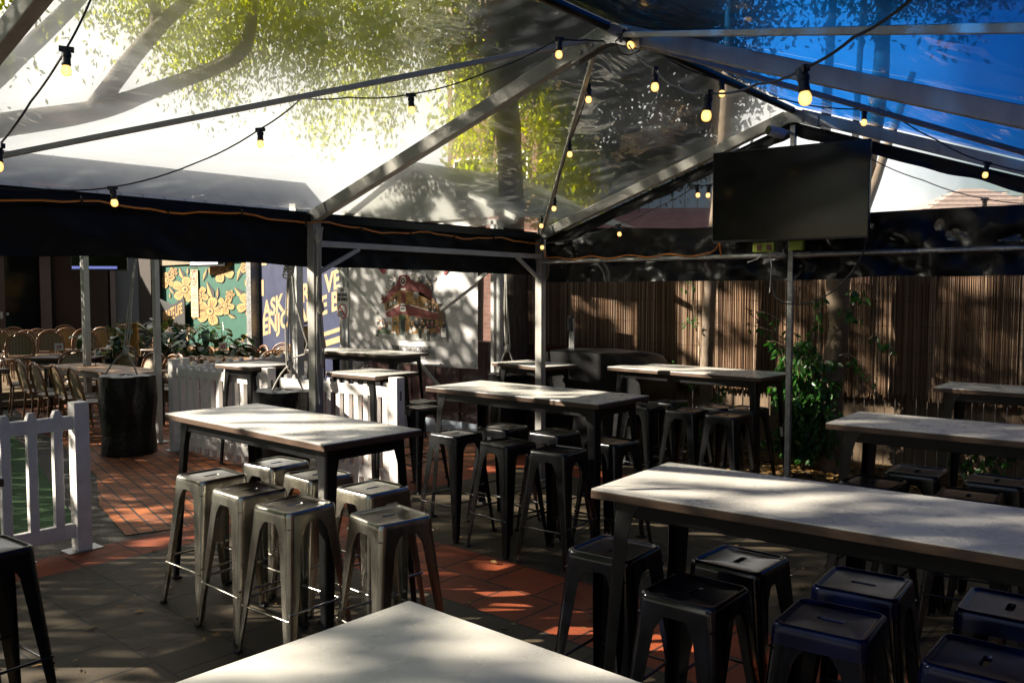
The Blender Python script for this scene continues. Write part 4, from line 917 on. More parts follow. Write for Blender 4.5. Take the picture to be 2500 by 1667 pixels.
MURAL_ART = [
('k',1,[-274,200,-274,174,-240,159,-237,180]),
('c',2,[-274,200,-271,175,-240,159]),
('k',1,[-220,188,-231,175,-223,164,-213,175]),
('c',2,[-220,188,-229,175,-223,164]),
('k',1,[-104,234,-132,217,-133,199,-108,213]),
('c',2,[-104,234,-130,217,-133,199]),
('k',1,[-269,228,-292,214,-293,200,-273,211]),
('c',2,[-269,228,-290,214,-293,200]),
('k',1,[-145,188,-133,170,-98,165,-106,181]),
('c',2,[-145,188,-131,171,-98,165]),
('k',1,[-97,204,-100,192,-87,185,-83,194]),
('c',2,[-97,204,-98,192,-87,185]),
('k',1,[-418,232,-420,213,-390,203,-386,218]),
('c',2,[-418,232,-417,214,-390,203]),
('k',1,[-85,102,-115,91,-120,77,-93,86]),
('c',2,[-85,102,-114,91,-120,77]),
('k',1,[-178,136,-162,127,-140,127,-151,135]),
('c',2,[-178,136,-162,127,-140,127]),
('k',1,[-478,189,-470,178,-448,174,-452,184]),
('c',2,[-478,189,-469,178,-448,174]),
('k',1,[-368,232,-380,222,-373,214,-362,221]),
('c',2,[-368,232,-378,222,-373,214]),
('k',1,[-474,178,-480,169,-472,163,-466,170]),
('c',2,[-474,178,-479,169,-472,163]),
('k',2,[-148,210,-154,205,-168,204,-180,208,-191,213,-196,218,-196,222,-188,224,-175,225,-160,223,-147,220,-142,215]),
('c',3,[-150,210,-156,206,-168,206,-180,208,-190,213,-195,218,-194,222,-188,224,-175,224,-161,222,-150,219,-144,215]),
('k',6,[-182,220,-155,216,-154,216,-181,221]),
('k',6,[-183,218,-158,212,-158,213,-182,219]),
('k',6,[-186,217,-164,209,-163,209,-185,217]),
('k',4,[-213,197,-226,198,-232,204,-230,210,-221,216,-211,220,-202,221,-194,218,-189,213,-187,206,-190,200,-200,196]),
('c',5,[-213,198,-225,199,-230,204,-227,210,-219,216,-210,219,-202,220,-195,218,-191,213,-189,207,-192,201,-201,197]),
('k',6,[-201,214,-202,202,-200,202,-200,214]),
('k',6,[-206,215,-212,202,-210,202,-204,214]),
('k',6,[-210,215,-221,204,-220,204,-208,215]),
('k',2,[-264,221,-265,227,-254,230,-239,231,-223,229,-211,226,-206,223,-210,219,-220,215,-234,212,-250,212,-262,215]),
('c',3,[-262,221,-263,226,-253,230,-238,230,-223,229,-212,226,-208,223,-211,219,-220,216,-234,213,-249,213,-260,216]),
('k',6,[-220,221,-249,217,-249,217,-220,220]),
('k',6,[-221,223,-251,222,-251,221,-221,222]),
('k',6,[-221,225,-251,226,-251,225,-221,224]),
('k',4,[-226,248,-214,250,-202,247,-196,241,-194,234,-197,228,-203,226,-212,226,-224,229,-236,234,-241,240,-238,246]),
('c',5,[-225,247,-214,249,-204,246,-197,240,-196,234,-198,229,-204,226,-212,226,-223,229,-233,234,-239,240,-236,245]),
('k',6,[-212,230,-229,241,-231,241,-214,230]),
('k',6,[-208,231,-220,243,-222,243,-210,231]),
('k',6,[-204,232,-211,244,-212,244,-206,232]),
('k',2,[-156,240,-147,236,-150,230,-160,226,-174,224,-188,223,-196,225,-199,229,-196,234,-189,240,-177,244,-164,244]),
('c',3,[-157,240,-150,236,-152,231,-162,227,-175,224,-188,224,-195,225,-198,229,-195,234,-188,239,-177,243,-165,243]),
('k',6,[-188,230,-171,240,-172,240,-189,230]),
('k',6,[-185,229,-164,237,-165,237,-186,229]),
('k',6,[-182,227,-158,233,-159,234,-184,228]),
('k',7,[-182,223,-184,219,-189,217,-197,215,-205,215,-213,217,-218,220,-219,224,-217,227,-212,230,-204,231,-196,231,-189,229,-184,226]),
('c',8,[-185,223,-187,220,-191,218,-197,216,-204,217,-211,218,-215,220,-217,223,-215,226,-210,229,-204,230,-197,230,-190,228,-186,226]),
('k',9,[-192,223,-193,222,-194,221,-197,220,-199,220,-201,221,-202,222,-203,223,-202,224,-201,225,-199,226,-196,226,-194,225,-193,224]),
('k',2,[-240,168,-226,166,-221,160,-226,153,-236,146,-248,142,-259,141,-267,144,-272,150,-273,158,-268,165,-255,169]),
('c',3,[-241,167,-228,165,-224,159,-228,153,-238,147,-249,143,-259,142,-266,144,-270,150,-271,157,-266,164,-254,168]),
('k',6,[-258,148,-255,162,-256,163,-260,149]),
('k',6,[-253,148,-244,162,-245,162,-255,148]),
('k',6,[-249,147,-233,160,-235,160,-250,148]),
('k',4,[-191,141,-191,135,-203,131,-220,130,-237,132,-249,135,-254,139,-250,143,-238,147,-221,150,-204,150,-192,147]),
('c',5,[-193,141,-194,135,-205,132,-220,131,-236,132,-248,135,-253,139,-249,143,-237,146,-221,149,-206,149,-194,146]),
('k',6,[-238,141,-206,145,-206,146,-238,142]),
('k',6,[-238,139,-204,140,-205,141,-238,140]),
('k',6,[-238,137,-205,136,-205,136,-238,138]),
('k',2,[-238,111,-252,109,-265,112,-271,118,-271,126,-267,132,-259,136,-248,136,-235,132,-224,127,-219,120,-224,114]),
('c',3,[-238,112,-251,110,-263,113,-269,119,-269,126,-265,132,-258,135,-249,135,-237,132,-227,127,-222,120,-226,114]),
('k',6,[-249,130,-233,119,-231,119,-248,131]),
('k',6,[-254,129,-243,116,-241,117,-252,130]),
('k',6,[-259,129,-254,115,-252,115,-258,129]),
('k',4,[-320,118,-329,123,-324,130,-310,135,-292,138,-276,138,-266,137,-264,132,-269,126,-279,119,-294,114,-310,114]),
('c',5,[-318,119,-326,124,-321,130,-308,134,-291,137,-276,138,-268,136,-266,132,-270,126,-280,120,-294,116,-309,115]),
('k',6,[-277,131,-300,119,-299,119,-276,130]),
('k',6,[-281,132,-309,123,-308,122,-280,132]),
('k',6,[-284,134,-315,127,-314,126,-282,134]),
('k',2,[-322,154,-312,160,-296,160,-281,157,-270,151,-265,144,-267,140,-276,138,-292,137,-310,138,-325,143,-330,149]),
('c',3,[-320,154,-311,159,-296,159,-282,156,-272,150,-266,144,-268,140,-276,138,-291,138,-308,139,-322,143,-327,149]),
('k',6,[-283,142,-315,147,-316,147,-284,141]),
('k',6,[-280,144,-309,152,-310,151,-281,143]),
('k',6,[-277,146,-301,155,-302,155,-278,145]),
('k',7,[-240,139,-242,135,-248,132,-257,130,-266,130,-275,131,-281,134,-283,138,-281,142,-274,145,-266,147,-256,148,-247,146,-241,143]),
('c',8,[-243,139,-245,136,-250,133,-257,131,-266,131,-273,132,-278,135,-280,138,-278,142,-272,144,-265,146,-257,146,-249,145,-244,142]),
('k',9,[-252,139,-252,137,-254,136,-256,136,-259,136,-262,136,-263,137,-264,138,-263,140,-261,141,-259,142,-256,142,-254,141,-252,140]),
('k',2,[-145,148,-147,145,-156,143,-166,143,-175,146,-181,148,-183,151,-179,154,-170,155,-159,156,-150,155,-144,152]),
('c',3,[-147,148,-149,145,-156,144,-166,144,-174,146,-180,149,-182,151,-178,153,-170,155,-160,155,-151,154,-145,152]),
('k',6,[-173,151,-153,152,-152,152,-172,152]),
('k',6,[-173,150,-153,149,-153,149,-172,151]),
('k',6,[-174,149,-156,146,-155,146,-174,150]),
('k',4,[-182,133,-192,133,-198,136,-199,140,-197,145,-192,148,-186,150,-180,149,-174,146,-169,142,-169,138,-174,134]),
('c',5,[-183,134,-191,133,-196,136,-198,140,-195,145,-191,148,-186,149,-181,149,-175,146,-171,142,-170,138,-175,134]),
('k',6,[-183,146,-178,138,-176,138,-181,146]),
('k',6,[-186,145,-184,137,-182,137,-184,146]),
('k',6,[-189,145,-191,136,-189,137,-188,145]),
('k',2,[-227,143,-230,147,-225,150,-216,153,-204,153,-195,152,-190,151,-190,148,-195,144,-204,141,-213,139,-223,140]),
('c',3,[-225,144,-228,147,-224,150,-215,152,-204,153,-196,152,-191,151,-191,148,-196,145,-204,142,-213,140,-222,140]),
('k',6,[-198,148,-216,143,-215,142,-198,147]),
('k',6,[-200,149,-219,145,-218,144,-199,148]),
('k',6,[-201,150,-221,148,-220,147,-200,150]),
('k',4,[-215,165,-208,168,-199,167,-192,164,-188,159,-187,155,-189,153,-196,152,-205,152,-215,155,-221,158,-222,162]),
('c',5,[-214,164,-208,167,-199,166,-193,163,-189,159,-188,155,-190,153,-196,152,-204,153,-213,155,-219,158,-220,162]),
('k',6,[-198,155,-214,160,-215,160,-199,155]),
('k',6,[-195,156,-209,162,-210,162,-197,156]),
('k',6,[-193,157,-203,164,-205,164,-194,156]),
('k',2,[-165,168,-157,166,-156,162,-161,158,-170,155,-178,153,-184,153,-188,155,-189,159,-187,164,-181,168,-173,170]),
('c',3,[-166,167,-159,165,-158,162,-163,158,-170,155,-178,153,-184,153,-187,155,-188,159,-186,164,-180,167,-173,169]),
('k',6,[-181,157,-174,166,-176,166,-183,158]),
('k',6,[-179,157,-168,164,-170,165,-180,157]),
('k',6,[-176,156,-163,163,-164,163,-178,156]),
('k',7,[-174,152,-175,149,-179,147,-184,146,-190,146,-195,147,-198,149,-200,151,-198,154,-194,156,-189,157,-183,157,-178,156,-175,154]),
('c',8,[-176,152,-177,150,-180,148,-184,147,-189,147,-194,148,-197,149,-198,151,-196,153,-193,155,-189,156,-184,156,-180,155,-177,154]),
('k',9,[-181,152,-181,151,-182,150,-184,150,-185,150,-187,150,-188,151,-188,152,-188,152,-187,153,-185,153,-184,153,-182,153,-181,152]),
('k',2,[-70,176,-70,173,-70,167,-70,162,-70,158,-70,156,-76,156,-81,160,-81,165,-78,171,-70,176,-70,178]),
('c',3,[-70,175,-70,172,-70,167,-70,162,-70,159,-70,157,-76,157,-80,160,-80,165,-76,171,-70,175,-70,177]),
('k',6,[-72,162,-70,173,-70,174,-73,162]),
('k',4,[-70,149,-70,144,-70,142,-70,143,-70,146,-73,150,-74,154,-70,157,-70,159,-70,160,-70,158,-70,154]),
('c',5,[-70,149,-70,144,-70,143,-70,144,-70,147,-72,150,-73,154,-70,156,-70,158,-70,159,-70,157,-70,154]),
('k',2,[-77,129,-89,129,-97,133,-98,139,-93,145,-87,150,-79,152,-71,151,-70,147,-70,141,-70,135,-70,130]),
('c',3,[-77,130,-88,130,-95,134,-96,139,-92,145,-86,150,-79,152,-72,150,-70,146,-70,141,-70,135,-70,131]),
('k',6,[-75,146,-70,135,-70,135,-74,146]),
('k',6,[-79,146,-78,134,-77,134,-78,146]),
('k',6,[-83,146,-87,134,-86,134,-82,146]),
('k',4,[-133,144,-137,150,-130,154,-117,157,-102,157,-90,156,-84,154,-85,150,-92,145,-103,140,-116,138,-128,139]),
('c',5,[-131,145,-135,149,-128,154,-116,156,-102,157,-91,156,-85,153,-86,150,-93,146,-103,142,-116,139,-127,140]),
('k',6,[-95,150,-118,143,-118,142,-95,149]),
('k',6,[-97,152,-123,147,-122,146,-96,151]),
('k',6,[-98,153,-125,151,-124,150,-98,153]),
('k',2,[-114,174,-105,177,-93,176,-84,171,-79,165,-79,160,-82,156,-91,155,-103,156,-115,160,-123,165,-124,170]),
('c',3,[-113,173,-104,176,-94,175,-85,170,-81,165,-80,160,-83,157,-91,156,-102,157,-113,160,-121,165,-122,170]),
('k',6,[-93,160,-113,167,-115,167,-94,159]),
('k',6,[-90,161,-107,170,-108,170,-91,160]),
('k',6,[-87,162,-99,172,-100,172,-88,162]),
('k',7,[-70,155,-70,151,-70,149,-76,147,-83,147,-90,148,-95,151,-96,154,-94,158,-90,160,-83,162,-75,162,-70,160,-70,158]),
('c',8,[-70,155,-70,152,-71,150,-76,148,-83,148,-88,149,-92,151,-94,154,-92,157,-88,159,-82,161,-76,161,-70,160,-70,157]),
('k',9,[-72,154,-72,153,-74,152,-76,152,-78,152,-80,152,-81,153,-81,154,-81,156,-80,156,-78,157,-75,157,-74,156,-72,156]),
('k',2,[-358,158,-372,155,-385,158,-394,164,-396,171,-393,177,-386,181,-375,181,-361,178,-348,173,-342,167,-344,161]),
('c',3,[-359,159,-371,156,-384,159,-391,165,-394,172,-391,177,-385,180,-375,180,-363,178,-351,173,-345,167,-347,162]),
('k',6,[-375,176,-355,165,-353,166,-373,176]),
('k',6,[-379,175,-365,163,-363,163,-378,175]),
('k',6,[-384,174,-375,161,-374,161,-382,174]),
('k',4,[-442,163,-453,167,-450,174,-437,179,-420,182,-404,183,-394,181,-390,177,-393,171,-401,164,-415,160,-431,158]),
('c',5,[-440,163,-450,167,-447,173,-435,178,-419,181,-404,182,-395,181,-392,177,-395,172,-403,165,-415,161,-430,160]),
('k',6,[-403,176,-423,164,-422,164,-401,175]),
('k',6,[-407,177,-432,167,-431,166,-406,176]),
('k',6,[-410,178,-440,171,-438,170,-409,178]),
('k',2,[-454,197,-446,202,-430,203,-414,200,-401,194,-394,189,-395,184,-404,182,-420,181,-438,182,-454,185,-461,191]),
('c',3,[-452,196,-445,201,-430,202,-414,199,-402,194,-396,189,-396,185,-404,182,-419,182,-436,183,-451,186,-458,191]),
('k',6,[-412,186,-445,190,-446,189,-412,185]),
('k',6,[-410,188,-440,194,-442,194,-411,187]),
('k',6,[-407,190,-434,198,-435,198,-407,189]),
('k',4,[-376,211,-361,210,-354,204,-357,198,-366,192,-377,187,-388,186,-396,188,-403,194,-406,201,-402,208,-391,212]),
('c',5,[-376,210,-363,209,-357,204,-360,198,-368,192,-378,188,-387,186,-395,189,-401,194,-404,201,-400,207,-390,211]),
('k',6,[-389,193,-389,206,-391,206,-391,193]),
('k',6,[-383,193,-377,206,-379,206,-385,193]),
('k',6,[-378,192,-366,205,-368,205,-380,192]),
('k',2,[-319,188,-317,182,-328,177,-345,176,-362,177,-376,180,-382,184,-379,188,-367,192,-351,196,-334,196,-321,193]),
('c',3,[-321,187,-320,182,-330,178,-346,177,-362,178,-375,181,-381,184,-377,188,-367,191,-352,194,-336,195,-323,193]),
('k',6,[-366,186,-335,191,-335,191,-367,187]),
('k',6,[-365,184,-332,186,-332,187,-365,185]),
('k',6,[-365,182,-332,182,-332,183,-365,183]),
('k',7,[-367,183,-369,180,-376,176,-384,175,-394,175,-403,176,-409,180,-411,183,-408,187,-402,190,-393,192,-383,192,-375,190,-369,187]),
('c',8,[-370,183,-372,180,-378,178,-385,176,-393,176,-401,178,-406,180,-407,183,-405,186,-400,189,-392,190,-384,190,-377,189,-372,186]),
('k',9,[-379,183,-380,182,-382,181,-384,180,-387,180,-389,181,-391,182,-392,183,-391,185,-389,186,-386,186,-384,186,-381,186,-380,185]),
('k',2,[-450,192,-457,189,-468,189,-477,192,-483,196,-486,200,-484,203,-477,204,-466,204,-455,202,-446,199,-444,195]),
('c',3,[-452,192,-458,190,-468,190,-476,193,-482,196,-484,200,-483,203,-477,204,-467,203,-456,201,-448,198,-446,195]),
('k',6,[-473,201,-454,196,-452,197,-472,201]),
('k',6,[-476,200,-458,194,-457,194,-474,200]),
('k',6,[-478,199,-464,192,-462,192,-477,199]),
('k',4,[-507,187,-516,188,-518,192,-514,197,-506,200,-496,202,-489,202,-484,200,-482,196,-482,191,-488,187,-497,185]),
('c',5,[-506,187,-515,189,-517,192,-512,196,-504,200,-496,202,-489,202,-485,200,-483,196,-484,192,-489,188,-497,186]),
('k',6,[-491,198,-496,189,-494,189,-489,198]),
('k',6,[-494,198,-504,190,-502,190,-492,198]),
('k',6,[-498,199,-511,192,-509,191,-496,199]),
('k',2,[-518,206,-518,210,-518,212,-514,212,-502,210,-494,207,-492,204,-496,202,-505,200,-517,198,-518,199,-518,202]),
('c',3,[-518,206,-518,209,-518,211,-514,211,-503,209,-495,207,-493,204,-496,202,-505,200,-517,199,-518,200,-518,202]),
('k',6,[-503,204,-518,203,-518,202,-503,203]),
('k',6,[-503,205,-518,206,-518,205,-504,204]),
('k',6,[-503,206,-518,209,-518,208,-503,206]),
('k',4,[-498,222,-487,223,-479,220,-476,216,-478,211,-482,208,-488,206,-495,206,-504,209,-510,213,-512,218,-508,222]),
('c',5,[-497,222,-488,222,-481,220,-478,216,-479,211,-483,208,-488,206,-495,207,-502,209,-508,213,-510,217,-507,221]),
('k',6,[-493,210,-502,218,-504,218,-495,210]),
('k',6,[-489,210,-494,219,-497,219,-492,210]),
('k',6,[-486,210,-487,219,-489,219,-488,210]),
('k',2,[-445,213,-440,210,-444,206,-454,204,-466,203,-477,203,-483,205,-484,208,-479,212,-471,215,-461,217,-450,217]),
('c',3,[-446,213,-442,210,-446,207,-455,204,-467,203,-476,204,-482,205,-483,208,-478,211,-471,214,-461,216,-451,216]),
('k',6,[-474,208,-457,214,-458,214,-476,209]),
('k',6,[-472,207,-453,211,-454,212,-474,208]),
('k',6,[-471,206,-449,208,-450,209,-472,206]),
('k',7,[-472,204,-474,201,-478,200,-484,198,-491,198,-497,200,-501,202,-502,204,-500,207,-496,208,-490,210,-483,210,-477,208,-473,206]),
('c',8,[-474,204,-476,202,-479,200,-484,199,-490,199,-495,200,-499,202,-500,204,-498,206,-495,208,-489,209,-484,209,-479,208,-476,206]),
('k',9,[-480,204,-481,203,-482,202,-484,202,-486,202,-487,202,-488,203,-489,204,-488,205,-487,206,-485,206,-484,206,-482,206,-481,205]),
('k',2,[-77,212,-83,212,-88,213,-91,216,-91,220,-89,222,-86,224,-81,224,-76,222,-71,219,-70,216,-71,213]),
('c',3,[-77,213,-82,212,-87,214,-90,216,-90,220,-88,222,-86,224,-82,223,-77,222,-72,219,-70,216,-72,214]),
('k',6,[-82,221,-75,216,-74,216,-81,221]),
('k',6,[-84,221,-79,215,-78,215,-83,221]),
('k',6,[-86,220,-84,214,-82,214,-85,221]),
('k',4,[-111,217,-115,219,-113,222,-107,224,-100,225,-93,225,-89,224,-88,222,-90,219,-94,217,-100,215,-107,215]),
('c',5,[-110,217,-113,219,-112,222,-106,224,-99,225,-93,225,-90,224,-89,222,-90,220,-94,217,-100,215,-106,215]),
('k',6,[-94,222,-103,217,-102,217,-93,221]),
('k',6,[-95,223,-106,219,-106,218,-94,222]),
('k',6,[-96,224,-109,221,-108,220,-95,223]),
('k',2,[-112,233,-108,235,-102,235,-95,233,-91,231,-89,228,-89,226,-93,225,-100,225,-107,226,-113,228,-116,231]),
('c',3,[-111,233,-108,235,-102,235,-96,233,-91,230,-89,228,-90,226,-93,225,-99,225,-106,226,-112,228,-114,231]),
('k',6,[-96,227,-109,230,-110,229,-97,226]),
('k',6,[-95,228,-107,232,-108,231,-96,227]),
('k',6,[-93,229,-104,233,-104,233,-94,228]),
('k',4,[-79,238,-73,237,-70,234,-72,231,-76,228,-82,227,-86,226,-90,228,-92,230,-92,234,-90,237,-85,239]),
('c',5,[-79,237,-74,237,-72,234,-73,231,-77,228,-82,227,-86,226,-89,228,-91,230,-91,234,-89,237,-84,238]),
('k',6,[-86,229,-84,236,-86,236,-87,230]),
('k',6,[-83,229,-80,235,-81,235,-85,229]),
('k',6,[-81,229,-75,234,-77,235,-83,229]),
('k',2,[-70,225,-70,222,-70,221,-70,220,-77,222,-82,223,-84,225,-82,227,-77,229,-70,230,-70,230,-70,228]),
('c',3,[-70,225,-70,223,-70,221,-70,221,-76,222,-82,224,-84,225,-82,227,-77,228,-70,229,-70,229,-70,228]),
('k',6,[-77,226,-70,227,-70,228,-77,226]),
('k',6,[-77,225,-70,225,-70,226,-77,226]),
('k',6,[-77,224,-70,223,-70,223,-77,224]),
('k',7,[-78,225,-79,223,-81,222,-85,221,-89,221,-93,222,-95,224,-96,225,-95,227,-92,228,-89,229,-85,229,-81,228,-79,227]),
('c',8,[-79,225,-80,224,-82,222,-85,222,-89,222,-92,222,-94,224,-95,225,-94,227,-92,228,-88,228,-85,228,-82,228,-80,226]),
('k',9,[-83,225,-83,224,-84,224,-85,224,-86,224,-87,224,-88,224,-88,225,-88,226,-87,226,-86,226,-85,226,-84,226,-83,226]),
('k',2,[-156,182,-152,181,-151,179,-152,177,-156,175,-160,174,-164,174,-166,175,-167,177,-167,180,-164,182,-160,183]),
('c',3,[-156,182,-152,181,-152,179,-153,177,-157,175,-160,174,-164,174,-165,175,-166,177,-166,179,-164,181,-160,182]),
('k',6,[-162,176,-160,181,-162,181,-164,176]),
('k',6,[-161,176,-157,180,-158,180,-162,176]),
('k',6,[-160,176,-154,180,-155,180,-161,176]),
('k',4,[-143,173,-143,171,-147,170,-152,170,-158,170,-161,172,-162,173,-161,174,-157,176,-151,176,-146,176,-142,175]),
('c',5,[-143,173,-144,171,-148,170,-152,170,-157,171,-161,172,-162,173,-160,174,-156,175,-152,176,-146,176,-143,174]),
('k',6,[-157,173,-147,174,-147,175,-157,174]),
('k',6,[-157,173,-147,172,-147,173,-157,173]),
('k',6,[-158,172,-148,171,-147,172,-157,173]),
('k',2,[-159,164,-164,164,-168,165,-169,167,-168,169,-166,171,-164,172,-161,172,-157,171,-154,169,-153,166,-155,165]),
('c',3,[-159,164,-164,164,-167,165,-168,167,-168,169,-166,171,-164,172,-161,172,-158,171,-155,169,-154,167,-155,165]),
('k',6,[-162,170,-158,166,-156,166,-160,170]),
('k',6,[-164,170,-161,166,-159,166,-162,170]),
('k',6,[-165,170,-164,165,-163,166,-164,170]),
('k',4,[-183,168,-186,170,-184,172,-179,173,-174,174,-169,173,-166,173,-166,171,-168,169,-171,167,-176,166,-181,166]),
('c',5,[-183,168,-185,170,-183,171,-179,173,-174,173,-169,173,-167,173,-166,171,-168,170,-172,168,-176,166,-180,167]),
('k',6,[-170,171,-178,168,-177,167,-169,171]),
('k',6,[-171,172,-180,169,-179,169,-170,171]),
('k',6,[-172,172,-182,171,-181,170,-171,172]),
('k',2,[-181,179,-178,181,-173,181,-169,179,-166,177,-165,175,-166,174,-169,173,-174,173,-179,174,-183,176,-184,178]),
('c',3,[-181,179,-178,180,-174,180,-170,179,-167,177,-166,175,-166,174,-169,173,-174,174,-178,174,-182,176,-184,178]),
('k',6,[-170,175,-180,177,-181,176,-172,174]),
('k',6,[-170,176,-178,178,-179,178,-170,175]),
('k',6,[-168,176,-175,179,-176,179,-169,175]),
('k',7,[-158,173,-158,172,-160,171,-163,170,-166,170,-169,171,-170,172,-171,173,-170,174,-168,175,-166,176,-163,176,-160,176,-158,174]),
('c',8,[-159,173,-159,172,-161,171,-163,171,-166,171,-168,171,-170,172,-170,173,-170,174,-168,175,-166,176,-163,176,-161,175,-159,174]),
('k',9,[-162,173,-162,173,-162,172,-163,172,-164,172,-165,172,-165,173,-165,173,-165,174,-164,174,-164,174,-163,174,-162,174,-162,174]),
('k',2,[-267,165,-271,161,-281,160,-292,161,-302,164,-309,167,-310,170,-304,173,-294,174,-282,174,-271,173,-264,169]),
('c',3,[-269,165,-272,162,-282,160,-292,162,-302,164,-308,168,-309,170,-304,172,-294,174,-283,174,-272,172,-266,169]),
('k',6,[-298,170,-275,169,-274,170,-297,171]),
('k',6,[-299,169,-277,166,-276,167,-298,169]),
('k',6,[-300,167,-280,163,-279,164,-300,168]),
('k',4,[-314,150,-325,150,-332,154,-332,159,-328,164,-321,168,-314,169,-307,168,-301,164,-297,159,-298,154,-304,151]),
('c',5,[-314,151,-324,151,-330,154,-330,159,-326,164,-320,167,-314,169,-308,168,-302,164,-299,160,-299,155,-305,152]),
('k',6,[-312,164,-307,155,-306,155,-310,164]),
('k',6,[-315,164,-315,154,-314,155,-313,164]),
('k',6,[-319,164,-323,155,-321,155,-317,164]),
('k',2,[-363,164,-366,168,-359,172,-347,174,-334,174,-324,172,-319,170,-320,167,-326,164,-337,160,-348,159,-359,160]),
('c',3,[-361,164,-364,168,-357,171,-346,173,-334,173,-324,172,-320,170,-321,167,-327,164,-337,161,-348,160,-358,161]),
('k',6,[-329,168,-350,163,-350,162,-328,167]),
('k',6,[-330,169,-353,166,-353,165,-330,168]),
('k',6,[-331,170,-355,169,-354,168,-330,170]),
('k',4,[-344,187,-334,190,-324,188,-317,185,-313,180,-313,175,-317,172,-324,172,-335,173,-346,176,-352,180,-352,185]),
('c',5,[-342,187,-334,189,-325,188,-318,184,-314,179,-314,175,-317,173,-324,172,-334,174,-344,176,-350,180,-350,184]),
('k',6,[-326,176,-343,182,-345,182,-327,175]),
('k',6,[-323,177,-337,184,-338,184,-324,176]),
('k',6,[-320,177,-330,186,-332,186,-321,177]),
('k',2,[-285,188,-276,185,-277,181,-283,176,-294,174,-304,172,-311,172,-315,175,-315,180,-311,185,-304,188,-293,190]),
('c',3,[-286,187,-278,185,-279,181,-285,177,-295,174,-304,172,-311,173,-314,175,-314,179,-310,184,-303,188,-293,189]),
('k',6,[-307,177,-296,186,-298,186,-308,177]),
('k',6,[-304,176,-290,184,-291,184,-305,177]),
('k',6,[-301,175,-284,182,-285,182,-302,176]),
('k',7,[-299,171,-301,168,-305,166,-311,165,-318,165,-324,166,-328,168,-329,171,-328,174,-323,176,-317,177,-310,177,-304,176,-300,174]),
('c',8,[-301,171,-303,169,-306,167,-312,166,-317,166,-322,167,-326,169,-327,171,-326,173,-322,175,-317,176,-311,176,-306,175,-302,173]),
('k',9,[-308,171,-308,170,-309,169,-311,169,-313,169,-314,169,-316,170,-316,171,-316,172,-314,173,-313,173,-311,173,-309,173,-308,172]),
('k',2,[-303,122,-311,120,-319,121,-325,124,-327,128,-326,132,-323,134,-316,135,-308,134,-300,131,-295,128,-296,124]),
('c',3,[-304,123,-311,121,-318,122,-323,125,-326,129,-325,132,-322,134,-317,134,-309,133,-302,131,-297,128,-298,124]),
('k',6,[-316,132,-303,126,-302,127,-314,132]),
('k',6,[-318,131,-308,125,-307,125,-317,131]),
('k',6,[-321,130,-314,123,-312,124,-319,131]),
('k',4,[-352,122,-359,124,-358,128,-351,131,-342,134,-333,135,-327,134,-325,132,-325,128,-329,124,-336,121,-345,120]),
('c',5,[-351,123,-357,125,-356,128,-350,131,-341,133,-333,134,-328,134,-326,132,-326,129,-330,125,-336,122,-345,121]),
('k',6,[-332,131,-342,124,-340,123,-330,130]),
('k',6,[-334,131,-347,125,-346,125,-333,131]),
('k',6,[-336,132,-352,127,-350,126,-335,132]),
('k',2,[-364,141,-360,145,-351,146,-341,144,-333,142,-329,139,-328,136,-333,134,-342,133,-352,133,-362,135,-367,138]),
('c',3,[-362,141,-359,144,-350,145,-342,144,-334,141,-329,139,-329,136,-333,135,-342,134,-352,134,-360,135,-365,138]),
('k',6,[-338,137,-357,138,-358,137,-339,136]),
('k',6,[-337,138,-355,140,-356,140,-338,137]),
('k',6,[-336,139,-352,143,-353,142,-336,138]),
('k',4,[-321,152,-313,152,-308,149,-308,145,-313,141,-318,138,-324,137,-330,138,-334,141,-337,146,-336,150,-330,152]),
('c',5,[-322,152,-314,152,-310,149,-310,145,-314,141,-319,139,-324,138,-329,139,-333,142,-336,145,-335,149,-329,152]),
('k',6,[-326,141,-328,149,-330,149,-328,141]),
('k',6,[-323,141,-321,149,-323,149,-324,141]),
('k',6,[-320,141,-315,149,-316,149,-322,141]),
('k',2,[-285,141,-283,137,-289,134,-298,133,-309,133,-317,134,-321,136,-320,139,-314,142,-305,144,-295,145,-287,144]),
('c',3,[-286,140,-285,137,-290,135,-299,134,-309,134,-316,135,-320,136,-319,138,-313,141,-305,143,-296,144,-288,143]),
('k',6,[-312,138,-295,142,-295,142,-313,139]),
('k',6,[-311,137,-292,139,-293,140,-312,138]),
('k',6,[-311,136,-292,137,-292,137,-311,136]),
('k',7,[-312,136,-314,134,-317,132,-322,131,-328,131,-333,132,-336,133,-337,135,-336,138,-332,140,-327,141,-322,141,-317,140,-313,138]),
('c',8,[-314,136,-315,134,-318,132,-322,132,-327,131,-331,132,-334,134,-335,136,-334,137,-331,139,-327,140,-322,140,-318,139,-315,138]),
('k',9,[-319,136,-320,135,-321,134,-322,134,-324,134,-325,134,-326,135,-326,136,-326,136,-325,137,-323,137,-322,137,-320,137,-320,136]),
('k',2,[-428,217,-431,215,-437,214,-443,216,-447,218,-450,220,-450,222,-446,222,-440,223,-433,222,-428,221,-425,219]),
('c',3,[-429,217,-432,215,-437,215,-442,216,-447,218,-449,220,-449,222,-446,222,-440,222,-434,222,-429,220,-426,219]),
('k',6,[-444,221,-431,219,-430,220,-443,221]),
('k',6,[-444,220,-433,217,-432,218,-443,221]),
('k',6,[-446,219,-436,216,-435,217,-445,220]),
('k',4,[-458,212,-464,212,-466,214,-465,217,-461,219,-457,221,-452,221,-449,220,-447,218,-446,215,-447,213,-452,211]),
('c',5,[-458,212,-463,212,-465,214,-464,217,-460,219,-456,221,-453,221,-450,220,-447,218,-447,215,-448,213,-452,212]),
('k',6,[-453,219,-453,214,-451,213,-451,218]),
('k',6,[-455,219,-458,214,-456,214,-453,219]),
('k',6,[-457,219,-462,214,-460,214,-455,219]),
